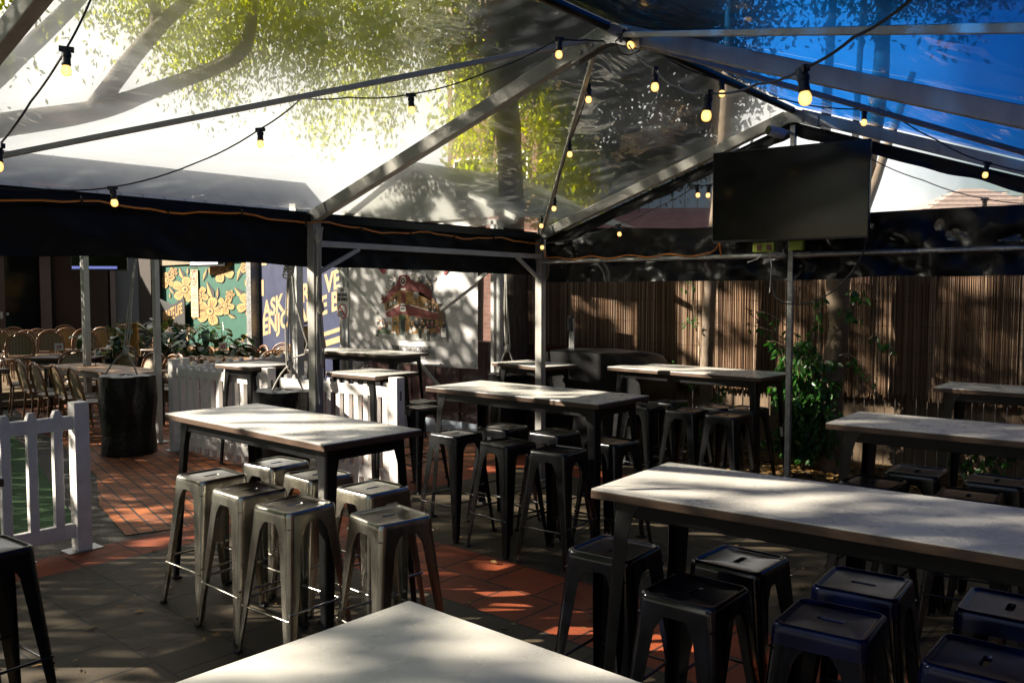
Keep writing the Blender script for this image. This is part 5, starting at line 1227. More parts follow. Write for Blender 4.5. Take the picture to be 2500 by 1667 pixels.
('k',2,[-480,221,-480,224,-476,225,-469,225,-462,225,-457,223,-454,222,-456,220,-460,219,-467,218,-474,218,-479,219]),
('c',3,[-479,221,-479,223,-475,225,-469,225,-462,224,-457,223,-455,222,-456,221,-461,219,-467,218,-473,218,-478,219]),
('k',6,[-461,222,-474,220,-473,219,-461,221]),
('k',6,[-461,222,-474,222,-474,221,-461,221]),
('k',6,[-461,223,-474,224,-474,223,-461,222]),
('k',4,[-463,232,-458,233,-452,232,-450,229,-449,226,-450,224,-453,223,-457,223,-462,224,-467,226,-470,229,-469,231]),
('c',5,[-463,232,-458,232,-453,231,-450,229,-450,226,-451,224,-453,223,-457,223,-462,224,-466,226,-469,229,-468,231]),
('k',6,[-456,225,-464,229,-466,229,-458,225]),
('k',6,[-455,226,-460,230,-462,230,-457,225]),
('k',6,[-453,226,-456,231,-458,230,-455,226]),
('k',2,[-431,229,-428,227,-429,225,-434,223,-440,222,-446,222,-450,223,-451,224,-450,227,-446,229,-441,231,-435,231]),
('c',3,[-432,229,-429,227,-430,225,-434,224,-440,223,-446,222,-450,223,-450,224,-449,226,-446,229,-441,230,-436,230]),
('k',6,[-446,225,-438,229,-439,229,-447,225]),
('k',6,[-444,224,-435,227,-436,228,-446,225]),
('k',6,[-443,224,-432,226,-433,227,-444,224]),
('k',7,[-443,222,-444,221,-447,219,-450,219,-454,219,-457,220,-460,221,-460,222,-459,224,-457,225,-454,225,-450,225,-446,225,-444,223]),
('c',8,[-445,222,-446,221,-447,220,-450,219,-454,219,-456,220,-458,221,-459,222,-458,223,-456,224,-453,225,-450,225,-447,224,-445,223]),
('k',9,[-448,222,-448,222,-449,221,-450,221,-451,221,-452,221,-453,222,-453,222,-453,223,-452,223,-451,223,-450,223,-449,223,-448,223]),
]

art_mats = dict(red=mat('maroon_print', (.16, .028, .024), .6, var=.1), brick=brick_mat('printed_brick', (.42, .22, .06), (.55, .33, .12), (.06, .04, .02), .045, .022, .003, vertical=True, speck=False, bump=0), dark=M['ink'], white=M['sign_white'], green=mat('green_print', (.05, .085, .03), .6), dgreen=mat('dark_green_print', (.02, .04, .03), .6), skin=mat('skin_print', (.55, .34, .22), .6), skin2=mat('tan_print', (.40, .22, .10), .6), grey=mat('grey_print', (.13, .13, .13), .6), pave=mat('pale_grey_print', (.36, .36, .34), .6, var=.4, scale=40), brown=mat('brown_print', (.14, .07, .04), .6), bigred=mat('deep_red_print', (.24, .02, .03), .6))
def flat_art(art, keys, mats, parent, name, unit, step=.0009, y0=0):
    b = MB(); 
    for c, l, q in art:
        P = [(q[i] * unit, -(y0 + step * (l + 1)), q[i + 1] * unit) for i in range(0, len(q), 2)]
        b.add(P, [tuple(range(len(P)))], keys.index(c))
    return b.build(name, mats, parent, recalc=False)
bn = thing('banner', 'white hotel banner with a drawn corner pub full of people, hung on the marquee front', 'banner', (-8.48, 7.50, 0))
b = MB(); b.grid(lambda s, t: (-1.24 + 2.47 * s, .012 + .003 * sin(11 * s + 3 * t), .875 + 1.36 * t - .01 * sin(pi * s) * (1 - t)), 20, 12); 
b.build('sheet', mat('banner_vinyl', (.56, .54, .53), .45, var=.05, scale=2), bn, smooth=4)
keys = list(art_mats); flat_art(BANNER_ART, keys, [art_mats[k] for k in keys], bn, 'pub_drawing', .001, .0011)
def fit_letters(txt, p0, p1, h, m, parent, name='lettering', y=-.004, bold=0, Mx=None):
    """lettering between two points (x,z) of a wall whose outside faces local -y"""
    cx, cz = (p0[0] + p1[0]) / 2, (p0[1] + p1[1]) / 2; wid = abs(p1[0] - p0[0])
    me = text_mesh(txt, h / .7, .001, 1, bold); xs = [v.co.x for v in me.vertices]; w0 = max(xs) - min(xs); xm = (max(xs) + min(xs)) / 2
    ys = [v.co.y for v in me.vertices]; ym = (max(ys) + min(ys)) / 2; sl = (p1[1] - p0[1]) / (p1[0] - p0[0])
    for v in me.vertices:
        X = (v.co.x - xm) * wid / w0; Z = (v.co.y - ym) + X * sl; v.co = (cx + X, y - v.co.z, cz + Z)
    me.name = name; me.materials.clear(); me.materials.append(m); o = bpy.data.objects.new(name, me); COL.objects.link(o); o.parent = parent; return o
T = BANNER_TXT
fit_letters('PUBLIC BAR & DINING', *T['pub'], .075, M['ink'], bn, y=-.003); fit_letters('OND VIC 3121', *T['vic'], .05, M['ink'], bn, y=-.003)
fit_letters('Hotel', *T['hotel'], .12, M['ink'], bn, y=-.003); fit_letters('BAR', *T['bar'], .035, M['ink'], bn, y=-.0075)
for x, z in ((-1.2, .9), (-.6, .9), (0, .89), (.6, .9), (1.2, .91), (1.2, 1.4), (1.2, 1.9), (-1.2, 1.4)):
    b = MB(); b.lathe([(.012, -.004), (.012, .004)], 8, (x, .0, z), M=Matrix.Rotation(pi / 2, 3, 'X')); b.build('eyelet', M['galv'], bn)

def ring(b, c, r0, r1, n=28, mi=0, y=0):
    b.loops([[(c[0] + r * cos(2 * pi * i / n), y, c[1] + r * sin(2 * pi * i / n)) for i in range(n)] for r in (r0, r1)], mi)
def no_smoking(label, loc, rz, w, h, big=1):
    t = thing('no_smoking_sign', label, 'sign', loc, rz, 'no smoking signs')
    b = MB(); b.box((0, .004, 0), (w, .006, h)); b.build('board', M['sign_white'], t, bevel=.001)
    zc = h / 2 - w * 1.28; R = w * .40
    b = MB(); ring(b, (0, zc), R, R * .84, y=-.0015); q = R * .86 * .7071; n = R * .075
    b.add([(-q - n, -.002, zc + q - n), (-q + n, -.002, zc + q + n), (q + n, -.002, zc - q + n), (q - n, -.002, zc - q - n)], [(0, 1, 2, 3)]); b.build('prohibition_ring', M['red_ink'], t)
    b = MB(); b.box((-.08 * w, -.001, zc - R * .12), (R * 1.0, .001, R * .2)); b.box((R * .62, -.001, zc - R * .12), (R * .12, .001, R * .2)); b.box((-.05 * w, -.001, zc - R * .4), (R * .9, .001, R * .12))
    b.tube([(R * .55, -.001, zc + .05 * R), (R * .45, -.001, zc + .25 * R), (R * .6, -.001, zc + .4 * R), (R * .5, -.001, zc + .6 * R)], R * .035, 5); b.build('cigarette', M['ink'], t)
    for i, s in enumerate(('NO', 'SMOKING', 'OR VAPING')):
        z = h / 2 - w * (.16 + .24 * i); ww = w * (.30, .78, .88)[i]; fit_letters(s, (-ww / 2, z), (ww / 2, z), w * .17, M['ink'], t, y=-.001, bold=.004 * w / .25)
    b = MB(); b.box((0, -.0005, -h / 2 + w * .14), (w * .5, .001, w * .03)); b.box((0, -.0005, -h / 2 + w * .08), (w * .4, .001, w * .02)); b.build('small_print', M['ink'], t)
    return t
no_smoking('no smoking or vaping sign fixed to the marquee post left of the banner', (-9.85, 7.50, 1.655), 0, .26, .41)

# ------------------------------------------------------------------ pub courtyard
FY, FS = 9.0, -.105; FA = math.atan(FS); fac = lambda s: (-14.0 + s * cos(FA), 9.0 + s * sin(FA))
mw = thing('mural_wall', 'courtyard wall painted teal with big cream flowers and black leaves', 'wall', (-14.0, 9.0, 0), FA)
b = MB(); b.box((-2.94, .11, 1.5), (4.5, .2, 3.0)); b.build('wall_body', M['mural_teal'], mw)
flat_art(MURAL_ART, ['c', 'k'], [M['mural_cream'], M['mural_black']], mw, 'flower_painting', .01, .0012, 0)
b = MB(); b.box((-5.6, .0, 1.5), (.80, .5, 3.0)); b.build('pillar', M['ceiling_dark'], mw, bevel=.01)
b = MB(); b.box((-2.9, -.02, 2.62), (4.5, .06, .5)); b.build('fascia', M['wall_cream'], mw)
b = MB(); b.box((-.55, -.06, 1.5), (.20, .16, 3.0)); b.build('steel_column', M['galv'], mw, bevel=.006)
sgn = thing('notice_board', 'pale strip of notices with a no smoking ring on the teal mural', 'sign', (-14.0 - 3.32 * cos(FA), 9.0 - 3.32 * sin(FA) - .03, 0), FA)
b = MB(); b.box((0, .006, 1.75), (.37, .01, 1.0)); b.build('board', mat('aged_notice', (.52, .40, .22), .6), sgn)
b = MB(); ring(b, (0, 2.07), .15, .125, y=-.001); b.add([(-.09, -.0015, 2.15), (-.075, -.0015, 2.165), (.09, -.0015, 1.99), (.075, -.0015, 1.975)], [(0, 1, 2, 3)]); b.build('prohibition_ring', M['red_ink'], sgn)
b = MB(); b.box((-.01, 0, 2.06), (.14, .002, .03)); b.box((-.01, 0, 2.0), (.10, .002, .02))
for z in (1.90, 1.72, 1.66, 1.56, 1.52, 1.48, 1.40, 1.30): b.box((0, 0, z), (.30 if z in (1.90, 1.40) else .24, .002, .012))
b.build('small_print', M['ink'], sgn)
for i, (s, z) in enumerate((('NO', 2.32), ('SMOKING', 2.27), ('OR VAPING', 2.225))): fit_letters(s, (-.07 - .05 * i / 1, z), (.07 + .05 * i, z), .035, M['ink'], sgn, y=-.001)
ps = thing('pub_sign', 'black angular sign with cream slanted lettering on the mural', 'sign', (-14.0 - 4.31 * cos(FA), 9.0 - 4.31 * sin(FA) - .10, 0), FA)
b = MB(); b.prism([(-.70, 1.62), (0, 1.50), (.69, 1.66), (.69, 1.08), (-.70, 1.02)], 0, .03, Matrix.Rotation(pi / 2, 4, 'X')); b.build('board', M['mural_black'], ps, bevel=.004)
fit_letters('PIRATE', (-.52, 1.19), (.14, 1.33), .27, M['mural_cream'], ps, y=-.034, bold=.01); fit_letters('LiFE', (.20, 1.37), (.58, 1.44), .22, M['mural_cream'], ps, y=-.034, bold=.008)
bw = thing('sign_wall', 'navy wall sign with sloping cream lettering', 'sign', (-14.0, 9.0, 0), FA)
b = MB(); b.box((1.05, .10, 1.5), (2.98, .16, 3.0)); b.build('wall_body', M['sign_blue'], bw)
fit_letters('ASK FOR A VE', (-.30, 1.44), (2.45, 2.02), .30, M['sign_cream'], bw, y=.018, bold=.016)
fit_letters('ENJOYABLE B', (-.30, 1.08), (2.42, 1.62), .30, M['sign_cream'], bw, y=.018, bold=.016)
b = MB(); b.bar((-.36, .016, .60), (2.5, .016, 1.20), .006, .07); b.bar((-.36, .016, .44), (2.5, .016, 1.04), .006, .10)
b.box((-.28, .016, 1.86), (.10, .006, .30)); b.box((-.2, .016, 2.3), (.2, .006, .05)); b.build('painted_line', M['sign_cream'], bw)

pub = thing('pub_building', 'dark timber fronted pub with glass doors and a grey metal roof', 'building', (-23.0, 7.2, 0))
b = MB(); b.box((-.2, 1.2, 1.7), (.2, 12, 3.4)); b.build('wall', M['ceiling_dark'], pub)
b = MB(); b.box((-.06, 1.0, 1.4), (.05, 8.4, 2.6)); b.build('window', M['glass_dark'], pub)
for y in (-1.2, .20, 1.25, 2.9):
    b = MB(); b.box((-.02, y, 1.45), (.10, .26 if y in (.20, 1.25) else .14, 2.9)); d = b.build('door_frame', M['dark_timber'], pub, bevel=.006)
b = MB(); b.lathe([(.03, 0), (.04, .03), (.03, .06)], 10, (.03, .36, 1.25), M=Matrix.Rotation(pi / 2, 3, 'Y')); b.box((.035, .24, 1.22), (.01, .06, .16)); b.build('door_handle', M['galv'], pub)
b = MB(); b.box((0, 1.2, .12), (.12, 9.5, .24)); b.build('skirting', M['dark_timber'], pub)
b = MB(); b.box((.25, 1.2, 2.75), (.6, 9.5, .1)); b.build('verandah_soffit', M['ceiling_dark'], pub)
b = MB(); RY = 5.35
b.add([(.6, -6, 3.7), (-1.5, -6, RY), (-1.5, 10, RY), (.6, 10, 3.7), (.6, -6, 3.6), (-1.5, -6, RY - .1), (-1.5, 10, RY - .1), (.6, 10, 3.6)], [(0, 1, 2, 3), (7, 6, 5, 4), (0, 3, 7, 4)])
b.add([(-1.5, -6, RY), (-5.5, -6, 3.1), (-5.5, 10, 3.1), (-1.5, 10, RY)], [(0, 1, 2, 3)])
for i in range(27): b.bar((.6, -5.7 + i * .6, 3.715), (-1.5, -5.7 + i * .6, RY + .015), .03, .015)
b.build('roof', M['roof_metal'], pub)
sheet('deck', [(-22.9, 2), (-15.3, 3), (-15.3, 8.2), (-22.9, 9)], .22, M['step'])
for i, (x, z) in enumerate(((-15.14, .22), (-14.84, .11))):
    b = MB(); b.box((x - .05, 4.9, z / 2), (.34, 3.6, z - .03)); b.box((x - .05, 4.9, z - .012), (.38, 3.62, .024)); st = b.build('deck_step', M['step'], bevel=.004)
    tag(st, ['upper timber step up to the chair deck at the left', 'lower timber step up to the chair deck at the left'][i], 'step', 'deck steps')

def wall_tv(label, loc, rz):
    t = thing('television', label, 'television', loc, rz)
    b = MB(); b.box((0, .05, .35), (1.25, .06, .72)); b.build('casing', M['tv_frame'], t, bevel=.004)
    b = MB(); b.box((0, .018, .36), (1.2, .004, .66)); b.build('screen', M['tv_screen'], t)
    m_, t_, b_ = nt('blue_screen_bar'); b_.inputs['Emission Color'].default_value = (.05, .09, .5, 1); b_.inputs['Emission Strength'].default_value = .25
    b = MB(); b.box((-.1, .014, .06), (1.0, .003, .06)); b.build('screen_ticker', m_, t); return t
wall_tv('wall television under the verandah, blue strip along its bottom edge', (-20.6, 8.75, 2.28), radians(48))
wall_tv('wall television above the mural, only its lower edge visible below the valance', (-14.0 - 2.2, 9.0 + .23 - .25, 2.30), FA + .15)
for lb, loc in (('thin white tent pole beside the courtyard drum', (-10.06, 4.93, 0)), ('pale tent pole farthest left, standing among the rattan chairs', (-12.86, 5.26, 0)), ('thick white tent pole behind the rope coil', (-7.67, 5.26, 0))):
    t = thing('tent_pole', lb, 'pole', loc, .05, 'tent poles in the courtyard')
    w = .075 if loc[0] > -11 else .10
    if loc[0] > -8: w = .105
    b = MB(); b.box((0, 0, 1.35), (w, w * .8, 2.7)); b.box((0, -w * .42, 1.35), (w * .3, .006, 2.6)); b.build('shaft', M['alu_white'], t, bevel=.005)
    b = MB(); b.box((0, 0, .006), (.18, .18, .012)); b.build('foot_plate', M['galv'], t)
pier = thing('brick_pier', 'brick pier with a thin timber cap at the left edge', 'pier', (-10.1, 2.95, 0), .1)
b = MB(); b.box((0, 0, .48), (.44, .44, .96)); b.build('brickwork', M['pier_brick'], pier)
b = MB(); b.box((0, 0, .985), (.56, .56, .05)); b.build('cap', M['dark_timber'], pier, bevel=.006)

# rattan chairs ------------------------------------------------------
def make_chair(label, loc, rz):
    t = thing('rattan_chair', label, 'chair', loc, rz, 'rattan bistro chairs in the courtyard')
    w = .215
    def arch(hw, zt, yb):
        pts = [(-hw * .92, yb(.44), .44)] + [(-hw - .012 * sin(pi * (z - .44) / .3), yb(z), z) for z in (.52, .60, .66)]
        zc = zt - .19
        pts += [(-hw * cos(a), yb(zc + .19 * sin(a)), zc + .19 * sin(a)) for a in [radians(12 * i) for i in range(16)]]
        pts += [(hw + .012 * sin(pi * (z - .44) / .3), yb(z), z) for z in (.66, .60, .52)] + [(hw * .92, yb(.44), .44)]
        return pts
    yb = lambda z: -.20 - .10 * max(0, z - .44) / .44
    b = MB(); b.tube(arch(w, .875, yb), .017, 8); b.tube([(x * .86, y + .004, .44 + (z - .44) * .90) for x, y, z in arch(w, .875, yb)], .009, 6); b.build('backrest_frame', M['cane'], t, smooth=1)
    b = MB()
    def bk(s, u):
        z = .50 + .335 * u; a = max(0, (z - .685) / .165); hw = w * .80 * sqrt(max(.0, 1 - min(1, a) ** 2)) if z > .685 else w * .80
        x = (2 * s - 1) * max(hw, .02); return (x, yb(z) - .012 * (1 - (2 * s - 1) ** 2), z)
    b.grid(bk, 10, 14); b.build('backrest', M['weave'], t, smooth=4)
    b = MB(); L = []
    for f, z in ((.02, .466), (.7, .464), (.97, .460), (1, .452), (1, .436), (.95, .43), (.02, .43)): L.append([(x * f, y * f, z) for x, y, _ in rsq(.215, .21, .09, 0, 32)])
    b.loops(L); b.build('seat', M['weave_seat'], t, smooth=radians(40))
    b = MB(); b.tube([(x, y, .444) for x, y, _ in rsq(.218, .213, .09, 0, 32)] + [(.218, .123, .444)], .013, 6); b.build('seat_rim', M['cane'], t, smooth=1)
    for sx in (-1, 1):
        for sy in (-1, 1):
            b = MB(); b.tube([(sx * .185, sy * .175, .44), (sx * .195, sy * .19, .22), (sx * .205, sy * .22, .0)], [.015, .014, .012], 7); b.build('leg', M['cane'], t, smooth=1)
    b = MB()
    for s in (-1, 1):
        b.tube([(s * .19, -.18, .25), (s * .10, -.18, .40), (0, -.18, .425)], .007, 5); b.tube([(s * .19, .18, .25), (s * .10, .18, .40), (0, .18, .425)], .007, 5); b.tube([(s * .195, -.19, .2), (s * .195, .19, .2)], .008, 5)
    b.build('stretcher', M['cane'], t, smooth=1)
    return t
face = lambda dx, dy: atan2(-dx, dy)
CH = [(-15.84, 5.34, .22, face(.8, -.5), 'rattan chair at the front of the deck, big dim backrest left of the numbered one'),
 (-16.60, 6.12, .22, face(.8, -.45), 'bright woven deck chair in the middle, left of the chair with number 39'),
 (-16.70, 6.80, .22, face(.85, -.4), 'bright woven deck chair behind the number 39 card'),
 (-16.73, 5.70, .22, face(.7, -.6), 'deck chair half hidden behind the front dim one'),
 (-17.3, 5.50, .22, face(.8, -.4), 'deck chair at the far left behind the front dim one'),
 (-18.34, 6.17, .22, face(.9, -.2), 'deck chair in the rear row nearest the glass door frame at the left'),
 (-17.6, 6.35, .22, face(-.8, .4), 'deck chair of the rear row showing a plain dark arch'),
 (-17.7, 6.95, .22, face(-.7, .5), 'deck chair of the rear row right behind the bright middle pair'),
 (-16.04, 4.80, .22, face(.6, -.8), 'deck chair cut off by the left edge of the photo'),
 (-18.6, 7.20, .22, face(.9, -.3), 'low looking deck chair against the dark doors'),
 (-17.4, 7.55, .22, face(-.6, .7), 'deck chair partly behind the pale farthest pole'),
 (-18.1, 8.0, .22, face(.5, -.8), 'deck chair beside the leafy pot plant, right of the farthest pole'),
 (-13.9, 4.80, 0, face(.25, 1), 'courtyard chair nearest the steps, seat facing the long timber table'),
 (-12.75, 4.62, 0, face(.1, 1), 'second chair along the near side of the long timber table'),
 (-12.18, 4.60, 0, face(.05, 1), 'third chair along the near side of the long timber table'),
 (-11.62, 4.64, 0, face(.1, 1), 'fourth chair along the near side of the long timber table'),
 (-11.02, 4.62, 0, face(.1, 1), 'chair on the near side of the long timber table beside the black drum'),
 (-13.85, 5.55, 0, face(1, -.1), 'chair at the far head of the long timber table, dark wide arch'),
 (-14.5, 6.4, 0, face(.5, -1), 'chair with bright ladder woven back under the pot plant'),
 (-12.75, 5.88, 0, face(.05, -1), 'chair on the far side of the long timber table, left of the rope'),
 (-12.15, 5.92, 0, face(.1, -1), 'chair on the far side of the long timber table, right of the rope'),
 (-14.3, 6.95, 0, face(.4, -1), 'tall looking chair behind the white pole by the drum'),
 (-11.6, 5.92, 0, face(.1, -1), 'chair on the far side of the long table directly left of the white pole'),
 (-14.5, 7.75, 0, face(.1, 1), 'chair with large arch at the left, in front of the mural table'),
 (-13.95, 7.95, 0, face(-.1, 1), 'chair with large arch in the middle, in front of the mural table'),
 (-13.6, 8.45, 0, face(-.5, .9), 'chair under the mural next to the grey steel column'),
 (-13.1, 8.0, 0, face(-.1, -1), 'chair with pale woven back at the far side of the middle timber table'),
 (-12.35, 7.98, 0, face(.3, -1), 'chair right of the pale woven one at the middle timber table'),
 (-12.75, 6.60, 0, face(.2, 1), 'first chair behind the pickets, at the near side of the middle table'),
 (-12.2, 6.62, 0, face(.1, 1), 'second chair behind the pickets, at the near side of the middle table'),
 (-11.6, 6.65, 0, face(.1, 1), 'third chair behind the pickets, at the near side of the middle table'),
 (-11.0, 6.7, 0, face(.2, 1), 'fourth chair behind the pickets, pale weave just above their tips'),
 (-13.35, 8.62, 0, face(.3, -1), 'chair under the navy sign, left one of a close pair'),
 (-12.8, 8.58, 0, face(-.2, -1), 'chair under the navy sign, right one of a close pair'),
 (-11.75, 7.5, 0, face(.6, -.8), 'chair below the navy sign with a low arch close to the pickets'),
 (-16.5, 8.05, .22, face(.5, -1), 'small looking chair under the black angular sign, left one'),
 (-15.9, 8.1, .22, face(-.3, -1), 'small looking chair under the black angular sign, right one')]
first = None
for x, y, z, a, lb in CH:
    if first is None: first = make_chair(lb, (x, y, z), a)
    else:
        o = copy_tree(first); o.location = (x, y, z); o.rotation_euler = (0, 0, a); o['label'] = lb
hc = copy_tree(first); hc.name = 'rattan_bar_chair'; hc.location = (-10.05, 7.22, .50); hc.rotation_euler = (0, 0, face(-.5, 1)); hc['label'] = 'tall rattan bar chair beside the marquee post under the navy sign'; del hc['group']
for sx in (-1, 1):
    for sy in (-1, 1):
        b = MB(); b.tube([(sx * .2, sy * .21, .02), (sx * .25, sy * .28, -.5)], [.014, .012], 7); b.build('leg_extension', M['cane'], hc, smooth=1)

def timber_table(label, loc, rz, L, W, H=.74, m='deckwood'):
    t = thing('timber_table', label, 'table', loc, rz, 'timber dining tables in the courtyard')
    b = MB(); n = max(4, int(W / .1))
    for i in range(n): b.box((0, -W / 2 + (i + .5) * W / n, H - .016), (L, W / n - .006, .032))
    b.build('tabletop', M[m], t, bevel=.003)
    b = MB(); b.box((0, 0, H - .07), (L - .16, W - .16, .06)); b.build('apron', M['black'], t)
    for sx in (-1, 1):
        for sy in (-1, 1):
            b = MB(); b.box((sx * (L / 2 - .09), sy * (W / 2 - .09), (H - .1) / 2), (.05, .05, H - .1)); b.build('leg', M['black'], t)
    return t
timber_table('long timber table beside the black courtyard drum', (-12.3, 5.25, 0), radians(4), 2.2, .72)
timber_table('timber table just behind the white pickets', (-12.45, 7.32, 0), radians(4), 1.8, .66)
timber_table('timber table against the flower mural', (-15.0, 8.42, 0), radians(-3), 1.9, .6)
timber_table('dark red timber table in front of the deck with number 39 on it', (-14.85, 5.75, 0), radians(40), 1.1, .6, m='dark_timber')
def number_stand(label, txt, loc, rz, tilt=0):
    t = thing('table_number', label, 'table number', loc, rz, 'table number stands')
    b = MB(); b.lathe([(.045, 0), (.045, .008), (.006, .014), (.004, .12)], 12); b.build('stem', M['black'], t)
    b = MB(); b.box((0, .003, .17), (.13, .004, .12)); b.build('card', M['sign_white'], t)
    if txt: fit_letters(txt, (-.035, .165), (.035, .165), .06, M['red_ink'], t, 'digits', y=-.0006, bold=.002); return t
number_stand('white card reading 39 in front of a bright woven chair', '39', (-14.75, 5.6, .74), radians(60))
number_stand('white card reading 42 on the table behind the pickets', '42', (-12.95, 7.45, .74), radians(58))
number_stand('thin dark number stand on the long timber table, seen edge on', None, (-12.75, 5.33, .74), radians(150))

def pot_plant(label, loc, h, r, seed, n=26):
    rnd = random.Random(seed); t = thing('potted_plant', label, 'plant', loc, seed, 'leafy plants in the courtyard')
    b = MB(); b.lathe([(.16, 0), (.2, .1), (.22, .42), (.23, .44), (.20, .44), (.19, .40), (.02, .40)], 20); b.build('pot', M['planter'], t, smooth=radians(40))
    sb = MB(); V = []; F = []
    for i in range(n):
        a = rnd.uniform(0, 6.28); rr = r * rnd.uniform(.2, 1); zz = .45 + (h - .45) * rnd.uniform(.15, 1)
        tip = Vector((rr * cos(a), rr * sin(a), zz)); base = Vector((.04 * cos(a), .04 * sin(a), .40))
        mid = base.lerp(tip, .6) + Vector((0, 0, .12)); sb.tube([base, mid, tip], .005, 5)
        for q in range(3):
            c = mid.lerp(tip, .4 + .3 * q); aa = a + rnd.uniform(-1.3, 1.3); d = Vector((cos(aa), sin(aa), rnd.uniform(-.7, .25))).normalized(); Lf = rnd.uniform(.16, .27); wv = d.cross(Vector((0, 0, 1))).normalized() * Lf * .27
            o = len(V); dr = Vector((0, 0, -Lf * .12)); V += [c, c + d * Lf * .35 + wv, c + d * Lf * .7 + wv * .8 + dr, c + d * Lf + dr * 2.5, c + d * Lf * .7 - wv * .8 + dr, c + d * Lf * .35 - wv, c + d * Lf * .5 + Vector((0, 0, -.012))]
            F += [(o, o + 1, o + 6), (o + 1, o + 2, o + 6), (o + 2, o + 3, o + 6), (o + 3, o + 4, o + 6), (o + 4, o + 5, o + 6), (o + 5, o, o + 6)]
    sb.build('stem', M['leaf_pot'], t); fast_mesh('foliage', np.array([tuple(v) for v in V]), np.array(F), M['leaf_pot'], t); return t
pot_plant('leafy pot plant left of the orange menu box', (-15.0, 6.55, .15), 1.15, .5, 1)
pot_plant('leafy pot plant right of the white pole by the drum', (-14.5, 7.35, .15), 1.25, .5, 2)
pot_plant('leafy pot plant below the pale notice strip', (-13.95, 7.42, .12), 1.1, .55, 3)
pot_plant('leafy pot plant in front of the mural, next to the steel column', (-13.35, 7.75, .12), 1.18, .55, 4)
pl = thing('planter_box', 'low grey planter box under the orange menu box', 'planter', (-14.9, 6.98, 0), radians(50))
b = MB(); b.loops([rsq(.5, .18, .02, 0, 32), rsq(.52, .20, .02, .66, 32), rsq(.49, .17, .02, .66, 32), rsq(.48, .16, .02, .58, 32), rsq(.02, .01, .005, .58, 32)]); b.build('box', M['planter'], pl)
mb = thing('menu_box', 'upright orange menu box with small dark print', 'menu box', (-14.95, 6.9, .66), radians(47))
b = MB(); b.box((0, 0, .30), (.17, .12, .60)); b.build('box_body', M['orange_box'], mb, bevel=.003)
b = MB()
for z, w in ((.54, .09), (.46, .11), (.44, .08), (.36, .04), (.31, .03), (.19, .09), (.165, .07), (.14, .10)): b.box((0, -.0605, z), (w, .001, .014))
b.build('print', M['ink'], mb)
# ------------------------------------------------------------------ reed fence and garden
RA = math.atan(.12); RX0, RY0 = -7.45, 8.58
reed = thing('reed_screen', 'natural reed screen in dappled sun hung along the timber fence', 'screen', (RX0, RY0, 0), RA)
def reeds(x0, x1, pitch, y, seed):
    rnd = random.Random(seed); V = []; F = []; k = 5; x = x0
    while x < x1:
        r = rnd.uniform(.0025, .0052); zb = .76 + .045 * noise.noise(Vector((x * 4, seed, 0))) + rnd.uniform(-.05, .03); zt = 2.40 + rnd.uniform(-.03, .03)
        yy = y + rnd.uniform(-.004, .004); dx = rnd.uniform(-.012, .012); o = len(V)
        for j, z in enumerate((zb, zt)):
            for i in range(k): V.append((x + dx * j + r * cos(2 * pi * i / k), yy + r * sin(2 * pi * i / k), z))
        F += [(o + i, o + (i + 1) % k, o + k + (i + 1) % k, o + k + i) for i in range(k)]
        x += rnd.uniform(.35, 1.65) * pitch
    return np.array(V), np.array(F)
V1, F1 = reeds(0, 9.2, .0066, -.008, 1); V2, F2 = reeds(0, 9.2, .0066, .004, 2)
fast_mesh('reeds', np.vstack([V1, V2]), np.vstack([F1, F2 + len(V1)]), M['reed'], reed)
b = MB()
for z in (.95, 1.2, 1.45, 1.7, 1.95, 2.2): b.tube([(x * .4, -.016 + .003 * sin(x), z + .012 * sin(x * 1.7 + z)) for x in range(24)], .0016, 4)
b.build('wire_tie', M['dark_timber'], reed)
pf = thing('paling_fence', 'weathered timber paling fence behind the reed screen', 'fence', (RX0, RY0 + .10, 0), RA)
b = MB(); rnd = random.Random(5)
for i in range(92): b.box((.05 + i * .1, rnd.uniform(-.006, .006), .95), (.094, .016, 1.86 + rnd.uniform(-.02, .02)), rz=rnd.uniform(-.03, .03))
b.build('palings', M['paling'], pf)
b = MB()
for z in (.35, 1.5): b.box((4.6, .035, z), (9.2, .04, .08))
b.build('fence_rail', M['paling'], pf)
for i in range(5):
    b = MB(); b.box((.1 + i * 2.25, .06, .95), (.1, .1, 1.95)); b.build('fence_post', M['paling'], pf)

def trunk_mesh(pts, radii, n=14, seed=0, rough=.08):
    b = MB(); dense = []; rr = []
    P = [Vector(p) for p in pts]
    for i in range(len(P) - 1):
        p0 = P[max(i - 1, 0)]; p1 = P[i]; p2 = P[i + 1]; p3 = P[min(i + 2, len(P) - 1)]
        for k in range(8):
            t = k / 8; q = .5 * ((2 * p1) + (p2 - p0) * t + (2 * p0 - 5 * p1 + 4 * p2 - p3) * t * t + (3 * p1 - p0 - 3 * p2 + p3) * t ** 3)
            dense.append(q); rr.append((radii[i] + (radii[i + 1] - radii[i]) * t) * (1 + rough * noise.noise(q * 3 + Vector((seed, 0, 0)))))
    dense.append(P[-1]); rr.append(radii[-1]); b.tube(dense, rr, n)
    b.v = [tuple(Vector(v) + Vector((1, 1, 0)) * .02 * rough * 10 * rr[min(i // n, len(rr) - 1)] * noise.noise(Vector(v) * 7)) for i, v in enumerate(b.v)]
    return b
SA, SE = radians(48), radians(27)
SUN = Vector((-sin(SA) * cos(SE), -cos(SA) * cos(SE), sin(SE))); AX = Vector((cos(SA), -sin(SA), 0)); BX_ = Vector((sin(SA) * sin(SE), cos(SA) * sin(SE), cos(SE)))
